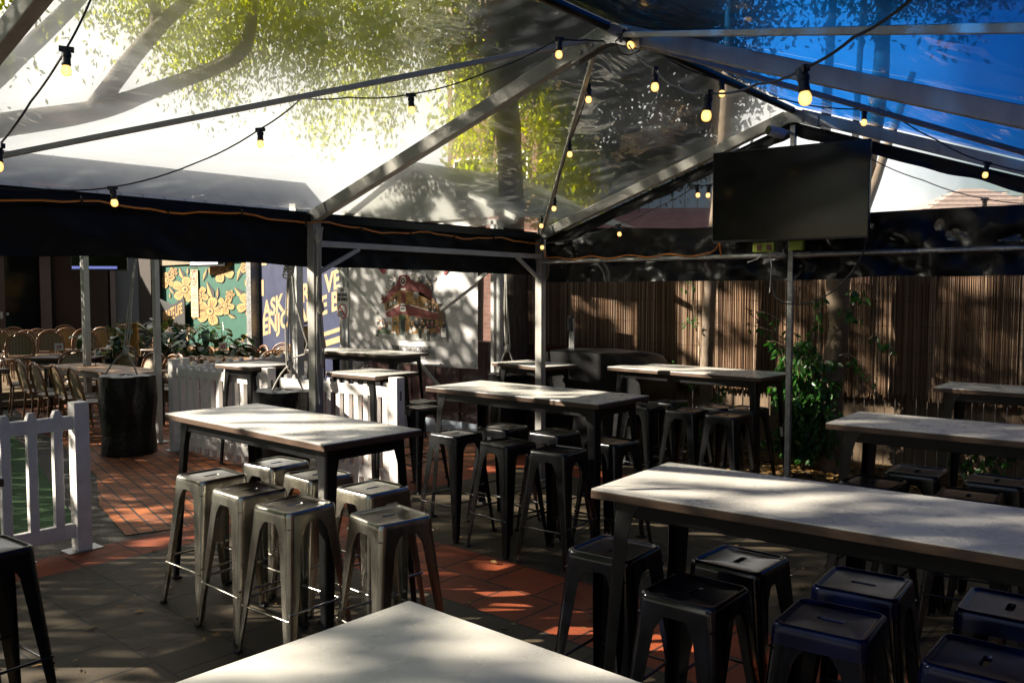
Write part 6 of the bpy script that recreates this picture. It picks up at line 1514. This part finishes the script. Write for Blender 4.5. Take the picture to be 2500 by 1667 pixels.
# chosen sun patches: leaf crowns are left open along their rays
GAPS = [  # x, y, z, radius, how open
 (-4.85, 3.1, 1.05, 0.34, 0.75), (-4.3, 2.95, 1.05, 0.33, 0.75), (-3.85, 2.85, 1.05, 0.33, 0.75), (-4.95, 5.2, 1.05, 0.33, 0.92), (-3.8, 5, 1.05, 0.35, 0.92), (-4.3, 7.5, 1.05, 0.6, 0.75),
 (-1.85, 3.15, 1.05, 0.4, 1), (-1.35, 3.2, 1.05, 0.24, 0.8), (-1.4, 1.22, 1.05, 0.33, 0.6), (-1.75, 5.35, 1.05, 0.33, 0.6), (-1.8, 7.75, 1.05, 0.33, 0.6),
 (-8.8, 7, 1.05, 0.5, 0.72), (-6.4, 5.25, 1.05, 0.35, 0.92), (-8, 5, 1.05, 0.4, 0.92), (-8.1, 4.85, 0.75, 0.5, 1), (-6.6, 5, 0.75, 0.45, 0.9), (-5.97, 5.1, 0.45, 0.35, 0.9),
 (-5.14, 3.68, 1.75, 0.22, 0.9), (-9.15, 7.5, 1.35, 0.16, 0.85), (-6.2, 8.7, 1.4, 0.5, 0.95), (-5.4, 8.8, 1.4, 0.55, 0.95), (-4.6, 8.9, 1.4, 0.5, 0.95), (-4.3, 8.9, 0.5, 0.5, 0.95), (-5.6, 8.8, 0.4, 0.5, 0.72),
 (-3.5, 9, 1.9, 0.2, 0.75), (-3, 9.1, 1.5, 0.2, 0.75), (-2.3, 9.2, 1.95, 0.15, 0.8), (-3.75, 8.4, 1.15, 0.22, 1), (-3.3, 8.4, 0.85, 0.2, 0.92), (-3.75, 8.3, 0, 0.575, 1), (-5, 8.3, 0, 0.575, 0.85),
 (-3.2, 3.9, 0, 0.35, 0.95), (-2.4, 3.8, 0, 0.46, 0.9), (-4.4, 6, 0, 0.575, 1), (-5.3, 5.6, 0, 0.46, 1), (-3.9, 1.75, 0, 0.46, 0.9), (-3.2, 2.2, 0, 0.46, 0.75), (-1.2, 4, 0, 0.3, 0.85), (-6.9, 3.5, 0, 0.402, 0.8),
 (-5.6, 3.2, 0, 0.345, 0.85), (-3.5, 5.9, 0, 0.46, 0.85), (-4.7, 2.5, 0.5, 0.3, 0.9), (-4.2, 2.4, 0.5, 0.3, 0.9), (-3.3, 2.6, 0.5, 0.3, 0.9), (-15.5, 9, 1.6, 1.4, 0.5), (-13, 8.8, 1.6, 1, 0.5), (-12.3, 5.9, 0.7, 0.8, 0.45), (-16.4, 6.3, 1, 0.9, 0.5), (-12.3, 4.7, 0.8, 0.5, 0.4), (-12.5, 7.6, 0.8, 0.8, 0.4), (-10.5, 4.5, 0, 0.4, 0.4), (-14.6, 7.4, 1, 0.7, 0.4)]
GP = [((Vector(g[:3]).dot(AX)), Vector(g[:3]).dot(BX_), g[3], g[4]) for g in GAPS]
def closed(a, b):
    m = 0
    for ga, gb, r, k in GP:
        q = ((a - ga) ** 2 + (b - gb) ** 2) / (r * r)
        if q < 5: m = max(m, k * math.exp(-q * q * .5))
    T = .74 - m
    v = noise.noise(Vector((a * 2.8, b * 4.0, 4.2))) * .62 + noise.noise(Vector((a * 6.6, b * 9.5, 1.3))) * .62
    return v < T
def sunproof(V, F, origin):
    """drop leaves that would close the gaps in the crown"""
    c = V.reshape(-1, 4, 3).mean(1) + np.array(origin); A = c @ np.array(AX); B_ = c @ np.array(BX_)
    keep = np.array([closed(p, q) or (not any((p - ga) ** 2 + (q - gb) ** 2 < 4 * r * r for ga, gb, r, k in GP)) for p, q in zip(A, B_)])
    V = V.reshape(-1, 4, 3)[keep].reshape(-1, 3); return V, np.arange(len(V)).reshape(-1, 4)
def foliage(blobs, per, size, seed, droop=.5, clump=.16, aspect=.42):
    """many small leaf faces in clumps spread through blobs (x, y, z, radius)"""
    g = np.random.default_rng(seed); C = []
    for x, y, z, r in blobs:
        m = max(3, int(per * r * r)); nc = max(3, m // 16)
        cc = g.normal(size=(nc, 3)); cc /= np.linalg.norm(cc, axis=1)[:, None]; cc *= (g.random(nc) ** .45)[:, None] * r * np.array([1, 1, .8])
        idx = g.integers(0, nc, m); off = g.normal(size=(m, 3)) * clump * np.array([1, 1, 1.3]) * min(1, .5 + r)
        C.append(cc[idx] + off + np.array([x, y, z]))
    C = np.vstack(C); n = len(C)
    d = g.normal(size=(n, 3)); d[:, 2] -= droop * 1.6; d /= np.linalg.norm(d, axis=1)[:, None]
    e = np.cross(d, g.normal(size=(n, 3))); e /= np.linalg.norm(e, axis=1)[:, None]
    s = (size * (.6 + .8 * g.random(n)))[:, None]; w = e * s * aspect * .5; nrm = np.cross(d, e) * s * .06
    V = np.stack([C - d * s * .5, C + w + nrm, C + d * s * .5, C - w + nrm], 1).reshape(-1, 3)
    return V, np.arange(4 * n).reshape(-1, 4)
LIMBS1= [(-12.49, 2.65, 3.2), (-11.53, 3.28, 3.57), (-11.11, 3.66, 3.7), (-10.32, 4.38, 3.87), (-9.78, 4.88, 4.12), (-9.18, 5.44, 4.44), (-9.03, 5.6, 4.74), (-9.02, 5.65, 5.28), (-8.95, 5.74, 5.7)]

LIMBS2= [(-10.32, 4.38, 3.87), (-10.09, 4.62, 4.34), (-9.83, 4.89, 4.79), (-9.53, 5.19, 5.19), (-9.36, 5.36, 5.51)]

LIMBS3= [(-9.83, 4.89, 4.79), (-9.85, 4.9, 5.14), (-9.89, 4.89, 5.51)]

LIMBS4= [(-10.79, 2.58, 3.42), (-10.2, 3.14, 3.84), (-9.84, 3.49, 4.28), (-9.5, 3.84, 4.75), (-9.25, 4.09, 5.15)]

YB= [(-10.51, 4.98, 5.16, 0.8), (-9.79, 5.23, 5.35, 0.8), (-10.61, 5.54, 4.91, 0.5), (-10.44, 5.66, 4.44, 0.35), (-10.12, 6.0, 5.16, 0.8), (-10.17, 5.91, 4.6, 0.5), (-9.33, 6.03, 5.11, 0.9), (-9.39, 6.35, 4.75, 0.6), (-9.28, 6.76, 5.32, 0.9), (-9.27, 7.0, 4.8, 0.7), (-8.81, 7.17, 5.16, 0.9), (-8.95, 7.69, 4.83, 0.6), (-8.39, 7.55, 5.26, 0.8), (-8.47, 8.13, 4.99, 0.6), (-9.73, 6.95, 4.29, 0.35), (-9.66, 7.7, 4.51, 0.4), (-9.97, 7.38, 3.95, 0.25), (-9.39, 7.91, 4.12, 0.25), (-9.34, 7.98, 4.51, 0.3), (-8.05, 7.86, 5.31, 0.7), (-9.08, 5.61, 5.42, 0.9), (-8.8, 6.54, 5.6, 1), (-8.06, 7.2, 5.6, 1), (-10.26, 4.53, 5.05, 0.5), (-8.87, 3.02, 4.33, 0.5), (-9.0, 2.88, 4.03, 0.4)]

ZB= [(-9.25, 9.46, 5.22, 0.6), (-9.27, 9.39, 4.43, 0.5), (-9.2, 9.4, 3.82, 0.4), (-9.27, 9.29, 3.21, 0.3), (-8.92, 9.63, 3.57, 0.4), (-8.4, 10.15, 4.3, 0.7), (-8.19, 10.29, 3.69, 0.6), (-8.42, 10.18, 4.91, 0.7), (-8.45, 10.02, 3.21, 0.45), (-8.42, 9.35, 2.8, 0.3), (-8.03, 10.38, 3.09, 0.5)]

DB= [(-7.54, 8.3, 5.16, 0.8), (-7.08, 8.71, 5.16, 0.9), (-6.9, 9.53, 4.99, 0.8), (-8.12, 9.11, 4.96, 0.6), (-7.42, 10.35, 4.32, 0.8), (-6.65, 10.42, 4.95, 0.9), (-7.33, 11.07, 3.82, 0.7), (-6.51, 11.18, 4.56, 0.6), (-7.2, 11.88, 4.08, 0.6), (-6.04, 11.62, 4.61, 0.4), (-6.44, 11.9, 4.24, 0.4), (-6.31, 11.39, 4.79, 0.5), (-7.88, 10.67, 5.03, 0.8), (-6.89, 8.9, 5.41, 0.9), (-6.28, 9.45, 5.41, 1.0), (-5.99, 10.37, 5.31, 1.0)]

RB= [(-5.93, 9.75, 5.31, 0.8), (-5.5, 10.12, 5.15, 0.7), (-5.12, 10.48, 5.36, 0.8), (-4.73, 10.81, 5.15, 0.6), (-4.35, 11.16, 5.31, 0.8), (-4.14, 12.02, 5.3, 0.7), (-3.58, 11.85, 5.36, 0.8), (-3.23, 12.15, 5.15, 0.7), (-2.85, 12.5, 5.36, 0.8), (-3.76, 12.33, 4.98, 0.4), (-3.43, 12.6, 4.71, 0.35), (-4.28, 11.86, 4.87, 0.35), (-5.09, 11.14, 4.82, 0.3), (-4.72, 11.46, 4.82, 0.3), (-5.45, 10.82, 4.93, 0.4), (-4.39, 9.79, 5.41, 1), (-3.66, 10.45, 5.41, 1), (-2.96, 11.07, 5.41, 1)]

UP = lambda L: [(x, y, z + .6, r) for x, y, z, r in L]
SKY_SHADE = [(-6.2 + 1.15 * i + .3 * (j % 2), -1 + 1.25 * j, 7.0 + .5 * sin(3 * i + 2 * j), .78) for i in range(4) for j in range(7)] + [(-1.4 + 1.2 * i, 3.6 + 1.2 * j, 7.2 + .4 * sin(2 * i + j), .8) for i in range(3) for j in range(4)]  # unseen leaf masses added overhead to cut the sky light
t = thing('tree', 'slim straight trunk before the sunny part of the reed screen', 'tree', (-4.73, 8.52, 0))
trunk_mesh([(0, 0, -.05), (-.02, 0, .8), (.0, 0, 1.6), (.05, .0, 2.4), (.1, .1, 3.6), (.05, .3, 5.2)], [.085, .072, .068, .066, .06, .04], seed=1).build('trunk', M['bark_pale'], t, smooth=4)
V, F = foliage([(x + 4.73, y - 8.52, z, r) for x, y, z, r in UP(RB[4:6])], 1100, .10, 11); fast_mesh('crown', V, F, M['leaf_dark'], t)
b = MB(); b.tube([(-.05, -.05, 1.05), (-.12, -.1, 1.5), (-.16, -.1, 1.95)], .005, 5); b.tube([(-.03, -.05, .9), (-.25, -.2, .95), (-.45, -.25, 1.05)], .005, 5); b.build('twig', M['bark_pale'], t)
V, F = foliage([(-.12, -.1, 1.45, .12), (-.16, -.1, 1.85, .1), (-.35, -.22, 1.0, .12), (-.1, -.1, .75, .12), (.15, -.1, .6, .2)], 1500, .06, 12, clump=.05); fast_mesh('foliage', V, F, M['leaf_shrub'], t)
t = thing('tree', 'kinked pale trunk beside the lit green shrub, right of the centre pole', 'tree', (-3.40, 8.62, 0))
trunk_mesh([(0, 0, -.05), (.0, 0, .6), (.0, 0, 1.05), (.06, 0, 1.45), (.04, 0, 1.95), (.16, .05, 2.5), (.26, .12, 3.1), (.32, .25, 4.0), (.30, .3, 5.4)], [.125, .11, .108, .10, .118, .09, .085, .075, .05], seed=2).build('trunk', M['bark_pale'], t, smooth=4)
b = trunk_mesh([(.05, 0, 1.9), (.18, .02, 2.3), (.35, .1, 2.9), (.6, .3, 3.9)], [.06, .05, .045, .03], seed=3); b.build('branch', M['bark_pale'], t, smooth=4)
V, F = foliage([(x + 3.40, y - 8.62, z, r) for x, y, z, r in UP(RB[6:13])], 1100, .10, 13); fast_mesh('crown', V, F, M['leaf_dark'], t)
t = thing('tree', 'dark broad trunk filling the far right of the gable window', 'tree', (-1.93, 10.3, 0))
trunk_mesh([(0, 0, 0), (.02, .0, 2), (.0, 0, 3.2), (-.05, .1, 4.4), (-.1, .2, 6)], [.22, .2, .18, .16, .1], seed=4).build('trunk', M['bark_dark'], t, smooth=4)
V, F = foliage([(x + 1.93, y - 10.3, z, r) for x, y, z, r in UP(RB[13:])], 1100, .11, 14); fast_mesh('crown', V, F, M['leaf_dark'], t)
for (x, y), lb, sd, r in (((-4.90, 11.9), 'slender trunk seen through the blue roof left of the big near bulb', 5, .07), ((-4.75, 12.6), 'slender trunk seen through the blue roof below the big near bulb', 6, .05)):
    t = thing('tree', lb, 'tree', (x, y, 0)); trunk_mesh([(0, 0, 0), (.05, 0, 2.2), (.0, .1, 4), (.1, .1, 6.5)], [r * 1.3, r * 1.1, r, r * .6], seed=sd).build('trunk', M['bark_dark'], t, smooth=4)
    V, F = foliage([(.1, .2, 6.6, .7), (-.3, -.2, 6.3, .5), (.5, .1, 6.2, .45)], 1200, .10, 20 + sd); fast_mesh('crown', V, F, M['leaf_dark'], t)
t = thing('tree', 'large dark trunk rising behind the back corner column', 'tree', (-7.30, 8.35, 0))
trunk_mesh([(0, -.1, -.05), (-.03, -.08, .9), (-.1, -.05, 2.4), (-.22, .0, 3.9), (-.35, -.05, 4.8), (-.4, 0, 6.4)], [.23, .18, .165, .16, .15, .11], seed=7, rough=.14).build('trunk', M['bark_dark'], t, smooth=4)
for pts, rr in (([(-.30, 0, 4.4), (.3, .6, 5.2), (1.2, 1.2, 5.9), (2.4, 2.0, 6.3)], [.1, .08, .06, .03]), ([(-.36, 0, 4.9), (-1.0, .2, 5.6), (-1.9, .3, 6.4)], [.09, .07, .03])): trunk_mesh(pts, rr, 8, 8).build('limb', M['bark_dark'], t, smooth=4)
V, F = foliage([(x + 7.30, y - 8.35, z, r) for x, y, z, r in DB + SKY_SHADE], 3300, .11, 15, clump=.15); V, F = sunproof(V, F, (-7.30, 8.35, 0)); fast_mesh('crown', V, F, M['leaf_dark'], t)
t = thing('tree', 'yellow green tree hanging against the brick house beyond the hub rafter', 'tree', (-10.3, 10.6, 0))
trunk_mesh([(0, 0, 0), (.05, 0, 2), (.1, .1, 3.5), (.4, .2, 5.4)], [.14, .12, .1, .06], seed=9).build('trunk', M['bark'], t, smooth=4)
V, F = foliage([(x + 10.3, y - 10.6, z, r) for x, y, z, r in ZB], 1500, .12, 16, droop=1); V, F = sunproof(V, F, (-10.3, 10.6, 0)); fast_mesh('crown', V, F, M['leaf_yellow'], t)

# the street tree: limbs cross the top left roof bay, its unseen crown is shaped to cast the sun patches
TB = Vector((-13.2, 1.2, 0))
st = thing('tree', 'big spreading tree whose limbs and yellow green leaves hang over the left roof bay', 'tree', TB)
rel = lambda L: [tuple(Vector(p) - TB) for p in L]
trunk_mesh([(0, 0, -.05), (.0, 0, 1.2), (.05, .05, 2.4), tuple(Vector(LIMBS1[0]) - TB)], [.36, .29, .25, .2], seed=21).build('trunk', M['bark_dark'], st, smooth=4)
trunk_mesh(rel(LIMBS1), [.17, .15, .14, .115, .085, .075, .07, .05, .03], 10, 22).build('limb', M['bark'], st, smooth=4)
trunk_mesh(rel(LIMBS2), [.11, .10, .09, .06, .04], 10, 23).build('limb', M['bark'], st, smooth=4)
trunk_mesh(rel(LIMBS3), [.07, .06, .04], 8, 24).build('limb', M['bark'], st, smooth=4)
trunk_mesh([(.05, .05, 2.4)] + rel(LIMBS4), [.15, .11, .10, .09, .08, .05], 10, 25).build('limb', M['bark_dark'], st, smooth=4)
for e in ((-2.5, -2.5, 6.0), (-4.0, .5, 6.2)):
    trunk_mesh([(.05, .05, 2.3), (e[0] * .4, e[1] * .4 , 4.2), (e[0] * .8, e[1] * .8, 5.5), e], [.2, .14, .09, .03], 8, 26).build('limb', M['bark_dark'], st, smooth=4)
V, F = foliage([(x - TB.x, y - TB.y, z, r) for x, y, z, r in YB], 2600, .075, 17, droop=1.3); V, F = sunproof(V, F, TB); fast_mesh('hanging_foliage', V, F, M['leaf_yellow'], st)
C = []
g = np.random.default_rng(99)
while len(C) < 190000:
    a = g.uniform(-15.6, 2.2, 4000); bb = g.uniform(-4.3, 5.6, 4000); s = g.uniform(9.2, 12.2, 4000)
    for i in range(4000):
        if bb[i] < (1.6 + (a[i] + 12) * .64 if a[i] > -13.6 else -1.3) and (a[i] > -13.6 or bb[i] > -3.1) and closed(a[i], bb[i]): C.append(AX * a[i] + BX_ * bb[i] + SUN * s[i] - TB)
C = np.array([tuple(c) for c in C]); n = len(C)
d = g.normal(size=(n, 3)); d /= np.linalg.norm(d, axis=1)[:, None]; e = np.cross(d, g.normal(size=(n, 3)) + np.array(SUN) * 0); e /= np.linalg.norm(e, axis=1)[:, None]
s = (.088 * (.7 + .6 * g.random(n)))[:, None]; w = e * s * .48
V = np.stack([C - d * s * .5, C + w, C + d * s * .5, C - w], 1).reshape(-1, 3)
fast_mesh('crown', V, np.arange(4 * n).reshape(-1, 4), M['leaf_mid'], st)  # unseen leaf slab, its holes shaped for the sun patches

# shrubs in front of the reed screen
def shrub(label, loc, sprays, seed, leaf=.075):
    rnd = random.Random(seed); t = thing('shrub', label, 'shrub', loc, 0, 'shrubs in the garden bed'); sb = MB(); V = []; F = []
    for (bx, by, bz), (tx, ty, tz), nl in sprays:
        a = Vector((bx, by, bz)); c = Vector((tx, ty, tz)); m = a.lerp(c, .5) + Vector((0, -.05, .12)); pts = [a, a.lerp(m, .5) + Vector((0, 0, .03)), m, m.lerp(c, .5) + Vector((0, 0, .02)), c]
        sb.tube(pts, [.007, .006, .005, .004, .003], 5)
        for i in range(nl):
            u = rnd.uniform(.15, 1); p = a * (1 - u) ** 2 + m * (2 * u * (1 - u)) + c * u * u; p += Vector((rnd.gauss(0, .03), rnd.gauss(0, .03), rnd.gauss(0, .02)))
            d = Vector((rnd.gauss(0, .7), rnd.gauss(-.2, .6), -rnd.uniform(.4, 1.4))).normalized(); L = leaf * rnd.uniform(.6, 1.3); w = d.cross(Vector((rnd.gauss(0, 1), rnd.gauss(0, 1), .3))).normalized() * L * .24; nn = d.cross(w).normalized() * L * .08
            o = len(V); V += [p, p + d * L * .3 + w + nn, p + d * L * .7 + w * .8 + nn, p + d * L, p + d * L * .7 - w * .8 + nn, p + d * L * .3 - w + nn]; F += [(o, o + 1, o + 2, o + 3), (o, o + 3, o + 4, o + 5)]
    sb.build('stem', M['bark_pale'], t); fast_mesh('foliage', np.array([tuple(v) for v in V]), np.array(F), M['leaf_shrub'], t); return t
rnd = random.Random(31); sp = []
for i in range(80):
    x = rnd.uniform(-.30, .40); top = rnd.uniform(.25, 1.45) * (1 - .5 * abs(x)); sp.append(((rnd.uniform(-.1, .1), rnd.uniform(-.05, .1), rnd.uniform(.05, max(.1, top - .35))), (x, rnd.uniform(-.35, .1), top), 34))
sp += [((-.05, .2, 1.2), (-.6, .15, 1.60), 16), ((-.05, .2, 1.1), (-.75, .15, 1.45), 14), ((.1, 0, 1.3), (.2, -.1, 1.75), 20), ((.0, 0, 1.0), (-.35, -.1, 1.3), 22)]
shrub('bright green drooping shrub between the centre pole and the kinked trunk', (-3.62, 8.44, 0), sp, 32)
shrub('leafy sprig reaching right from the kinked trunk', (-3.22, 8.45, 0), [((-.08, .08, 1.18), (.35, -.1, .92), 26), ((-.02, 0, 1.6), (.14, -.05, 1.5), 24), ((.0, .05, 1.75), (.2, 0, 1.72), 24), ((.2, .1, 1.35), (.5, 0, 1.2), 14), ((0, 0, .1), (.2, -.1, .5), 30), ((0, 0, .1), (-.1, -.15, .45), 30)], 33)
shrub('low dark seedling by the feet of the back table stools', (-4.9, 8.2, 0), [((0, 0, 0), (.15, -.1, .5), 26), ((0, 0, 0), (-.2, -.05, .55), 26), ((0, 0, 0), (.3, 0, .35), 20), ((0, 0, 0), (-.35, -.1, .3), 20)], 34, .09)
shrub('dim leafy shrub under the far right table by the fence', (-2.05, 8.75, 0), [((0, 0, 0), (.2 * k - .5, -.1, .45 + .1 * (k % 3)), 26) for k in range(6)], 35, .09)

ct = thing('covered_cart', 'bulky black covered cart with a rounded end beside the reed screen', 'cart', (-5.62, 7.85, 0), radians(-4))
b = MB(); prof = [(-.72, .04), (-.70, 1.06), (-.66, 1.13), (-.58, 1.155), (-.1, 1.165), (.42, 1.16), (.55, 1.13), (.64, 1.06), (.69, .95), (.72, .8), (.73, .04)]
def cv(s, t):
    i = min(int(s * 10), 9); f = s * 10 - i; x = prof[i][0] + (prof[i + 1][0] - prof[i][0]) * f; z = prof[i][1] + (prof[i + 1][1] - prof[i][1]) * f
    y = (t - .5) * .62; return (x + .012 * noise.noise(Vector((x * 4, y * 6, z * 4))), y, z - .02 * (2 * t - 1) ** 4 + .012 * noise.noise(Vector((x * 5, y * 5, 2))))
b.grid(cv, 60, 12)
for s in (-1, 1): b.add([(x, s * .31, z - .02) for x, z in prof], [tuple(range(len(prof)))])
b.build('cover', M['vinyl_black'], ct, smooth=radians(50))
b = MB()
for x in (-.5, .5): b.lathe([(.06, -.02), (.07, 0), (.06, .02)], 14, (x, -.325, .07), M=Matrix.Rotation(pi / 2, 3, 'X'))
b.build('caster', M['rubber'], ct)
bp = thing('leaning_pole', 'bundle of thin dark poles leaning behind the small square table', 'pole', (-6.05, 7.75, 0))
b = MB()
for k in range(3): b.tube([(.03 * k, .02 * k, 0), (-.10 + .02 * k, .15, 1.5)], .014, 8)
b.build('poles', M['galv'], bp); b = MB(); b.tube([(-.085, .13, 1.35), (-.095, .15, 1.52)], .04, 8); b.build('sleeve', M['cable'], bp)

# ------------------------------------------------------------------ houses behind
def window(b, fr, gl, x, z, w, h, y, parent):
    m_ = MB(); m_.box((x, y, z), (w, .06, h)); f = m_.build('window', M['fence_white'], parent); m_ = MB(); m_.box((x, y - .031, z), (w - .1, .01, h - .1)); m_.build('pane', M['glass_dark'], f)
hs = thing('brick_house', 'tall pinkish brick house behind the yellow green tree', 'building', (-11.8, 12.6, 0))
b = MB(); b.box((0, .9, 3.6), (2.4, 1.8, 7.2)); b.build('wall', M['house_brick'], hs)
for x, z in ((-.6, 3.9), (.6, 3.9), (-.6, 5.8), (.6, 5.8)): window(None, None, None, x, z, .8, 1.1, -.02, hs)
b = MB(); b.prism([(-1.4, 7.2), (1.4, 7.2), (0, 8.4)], -2.0, .2, Matrix.Rotation(pi / 2, 4, 'X')); b.build('roof', M['tiles'], hs)
sh = thing('shed', 'pale blue clad house with a terracotta lean to roof seen through the gable window', 'building', (-10.3, 16.6, 0), radians(38))
b = MB(); b.box((0, 1.5, 2.2), (5.2, 3, 4.4)); b.build('wall', M['shed_wall'], sh)
b = MB()
for i in range(20): b.box((-2.5 + i * .265, -.01, 3.9), (.02, .02, 1.2))
b.build('cladding_batten', M['galv'], sh)
b = MB(); b.add([(-2.9, -1.8, 2.75), (2.9, -1.8, 2.75), (2.9, .02, 3.62), (-2.9, .02, 3.62)], [(0, 1, 2, 3)]); b.build('lean_to_roof', M['shed_roof'], sh)
b = MB(); b.box((0, -1.7, 1.3), (5.6, .1, 2.7)); b.build('front_wall', M['house_brick'], sh)
b = MB(); b.prism([(-2.8, 4.4), (2.8, 4.4), (0, 5.4)], -3.2, .2, Matrix.Rotation(pi / 2, 4, 'X')); b.build('roof', M['roof_metal'], sh)
th = thing('tiled_house', 'distant house with a tiled hip roof in the right of the gable window', 'building', (-6.2, 24.6, 0), radians(40))
b = MB(); b.box((0, 0, 1.6), (5, 4, 3.2)); b.build('wall', M['house_brick'], th)
b = MB(); b.add([(-2.9, -2.4, 3.2), (2.9, -2.4, 3.2), (2.9, 2.4, 3.2), (-2.9, 2.4, 3.2), (-.3, 0, 4.4), (.3, 0, 4.4)], [(0, 1, 5, 4), (1, 2, 5), (2, 3, 4, 5), (3, 0, 4)])
for i in range(9):
    u = i / 9; z = 3.22 + 1.18 * u; b.bar((-2.9 + 2.4 * u, -2.42 * (1 - u), z + .02), (2.9 - 2.4 * u, -2.42 * (1 - u), z + .02), .02, .02); b.bar((2.92 - 2.4 * u, -2.4 * (1 - u), z + .02), (2.92 - 2.4 * u, 2.4 * (1 - u), z + .02), .02, .02)
b.build('roof', M['tiles'], th)

bwl = thing('light_blocking_wall', 'unseen brick wall added right of the tent to block side light', 'wall', (2.3, 3, 0))  # out of view, added to cut ambient light from the right
b = MB(); b.box((0, 1.5, 1.9), (.24, 13, 3.8)); b.build('brickwork', M['house_brick'], bwl)
b = MB(); b.box((0, 1.5, 3.83), (.3, 13.05, .06)); b.build('coping', M['kerbstone'], bwl)
# ------------------------------------------------------------------ sky, sun, camera
world = bpy.data.worlds.new('World'); scene.world = world; world.use_nodes = True
t = world.node_tree; L = t.links; bg = t.nodes['Background']
sky = N(t, 'ShaderNodeTexSky', sky_type='NISHITA'); sky.sun_disc = False; sky.sun_elevation = SE; sky.sun_rotation = radians(180) + SA; sky.air_density = 1.2; sky.dust_density = 1.5
tc = N(t, 'ShaderNodeTexCoord'); n = N(t, 'ShaderNodeTexNoise', Scale=2.4, Detail=6, Roughness=.55, Distortion=.4); L.new(tc.outputs['Generated'], n.inputs['Vector'])
dt = N(t, 'ShaderNodeVectorMath', operation='DOT_PRODUCT'); dt.inputs[1].default_value = (-1.6, 0, -.5); L.new(tc.outputs['Generated'], dt.inputs[0])
ma = N(t, 'ShaderNodeMath', operation='MULTIPLY_ADD'); ma.inputs[1].default_value = .6; L.new(dt.outputs['Value'], ma.inputs[0]); L.new(n.outputs['Fac'], ma.inputs[2])
cr = ramp(t, ma.outputs[0], [(.58, (0, 0, 0)), (.82, (1, 1, 1))])
mx = N(t, 'ShaderNodeMix', data_type='RGBA'); mx.inputs[7].default_value = (13, 12.5, 11.6, 1); L.new(cr.outputs[0], mx.inputs[0]); L.new(sky.outputs[0], mx.inputs[6]); L.new(mx.outputs[2], bg.inputs['Color'])
bg.inputs['Strength'].default_value = .034
sl = bpy.data.lights.new('sun', 'SUN'); sl.energy = 5.0; sl.angle = radians(.53); sl.color = (1, .91, .77)
so = bpy.data.objects.new('sun', sl); COL.objects.link(so); so.rotation_euler = SUN.to_track_quat('Z', 'Y').to_euler(); so.location = SUN * 30
cam = bpy.data.cameras.new('camera'); cam.sensor_width = 36; cam.lens = 30.70; cam.clip_end = 600; cam.clip_start = .05
co = bpy.data.objects.new('camera', cam); COL.objects.link(co); co.location = (0, 0, 1.8185); co.rotation_euler = (radians(90 - 3.357), radians(0), radians(41.738))
scene.camera = co
scene.view_settings.view_transform = 'Standard'; scene.view_settings.look = 'None'; scene.view_settings.exposure = EXPOSURE; scene.view_settings.gamma = 1
cy = scene.cycles; cy.max_bounces = 7; cy.diffuse_bounces = 3; cy.glossy_bounces = 3; cy.transmission_bounces = 4; cy.transparent_max_bounces = 16
cy.caustics_reflective = False; cy.caustics_refractive = True; cy.sample_clamp_indirect = 4; cy.use_denoising = True
try: cy.denoiser = 'OPENIMAGEDENOISE'
except Exception: pass
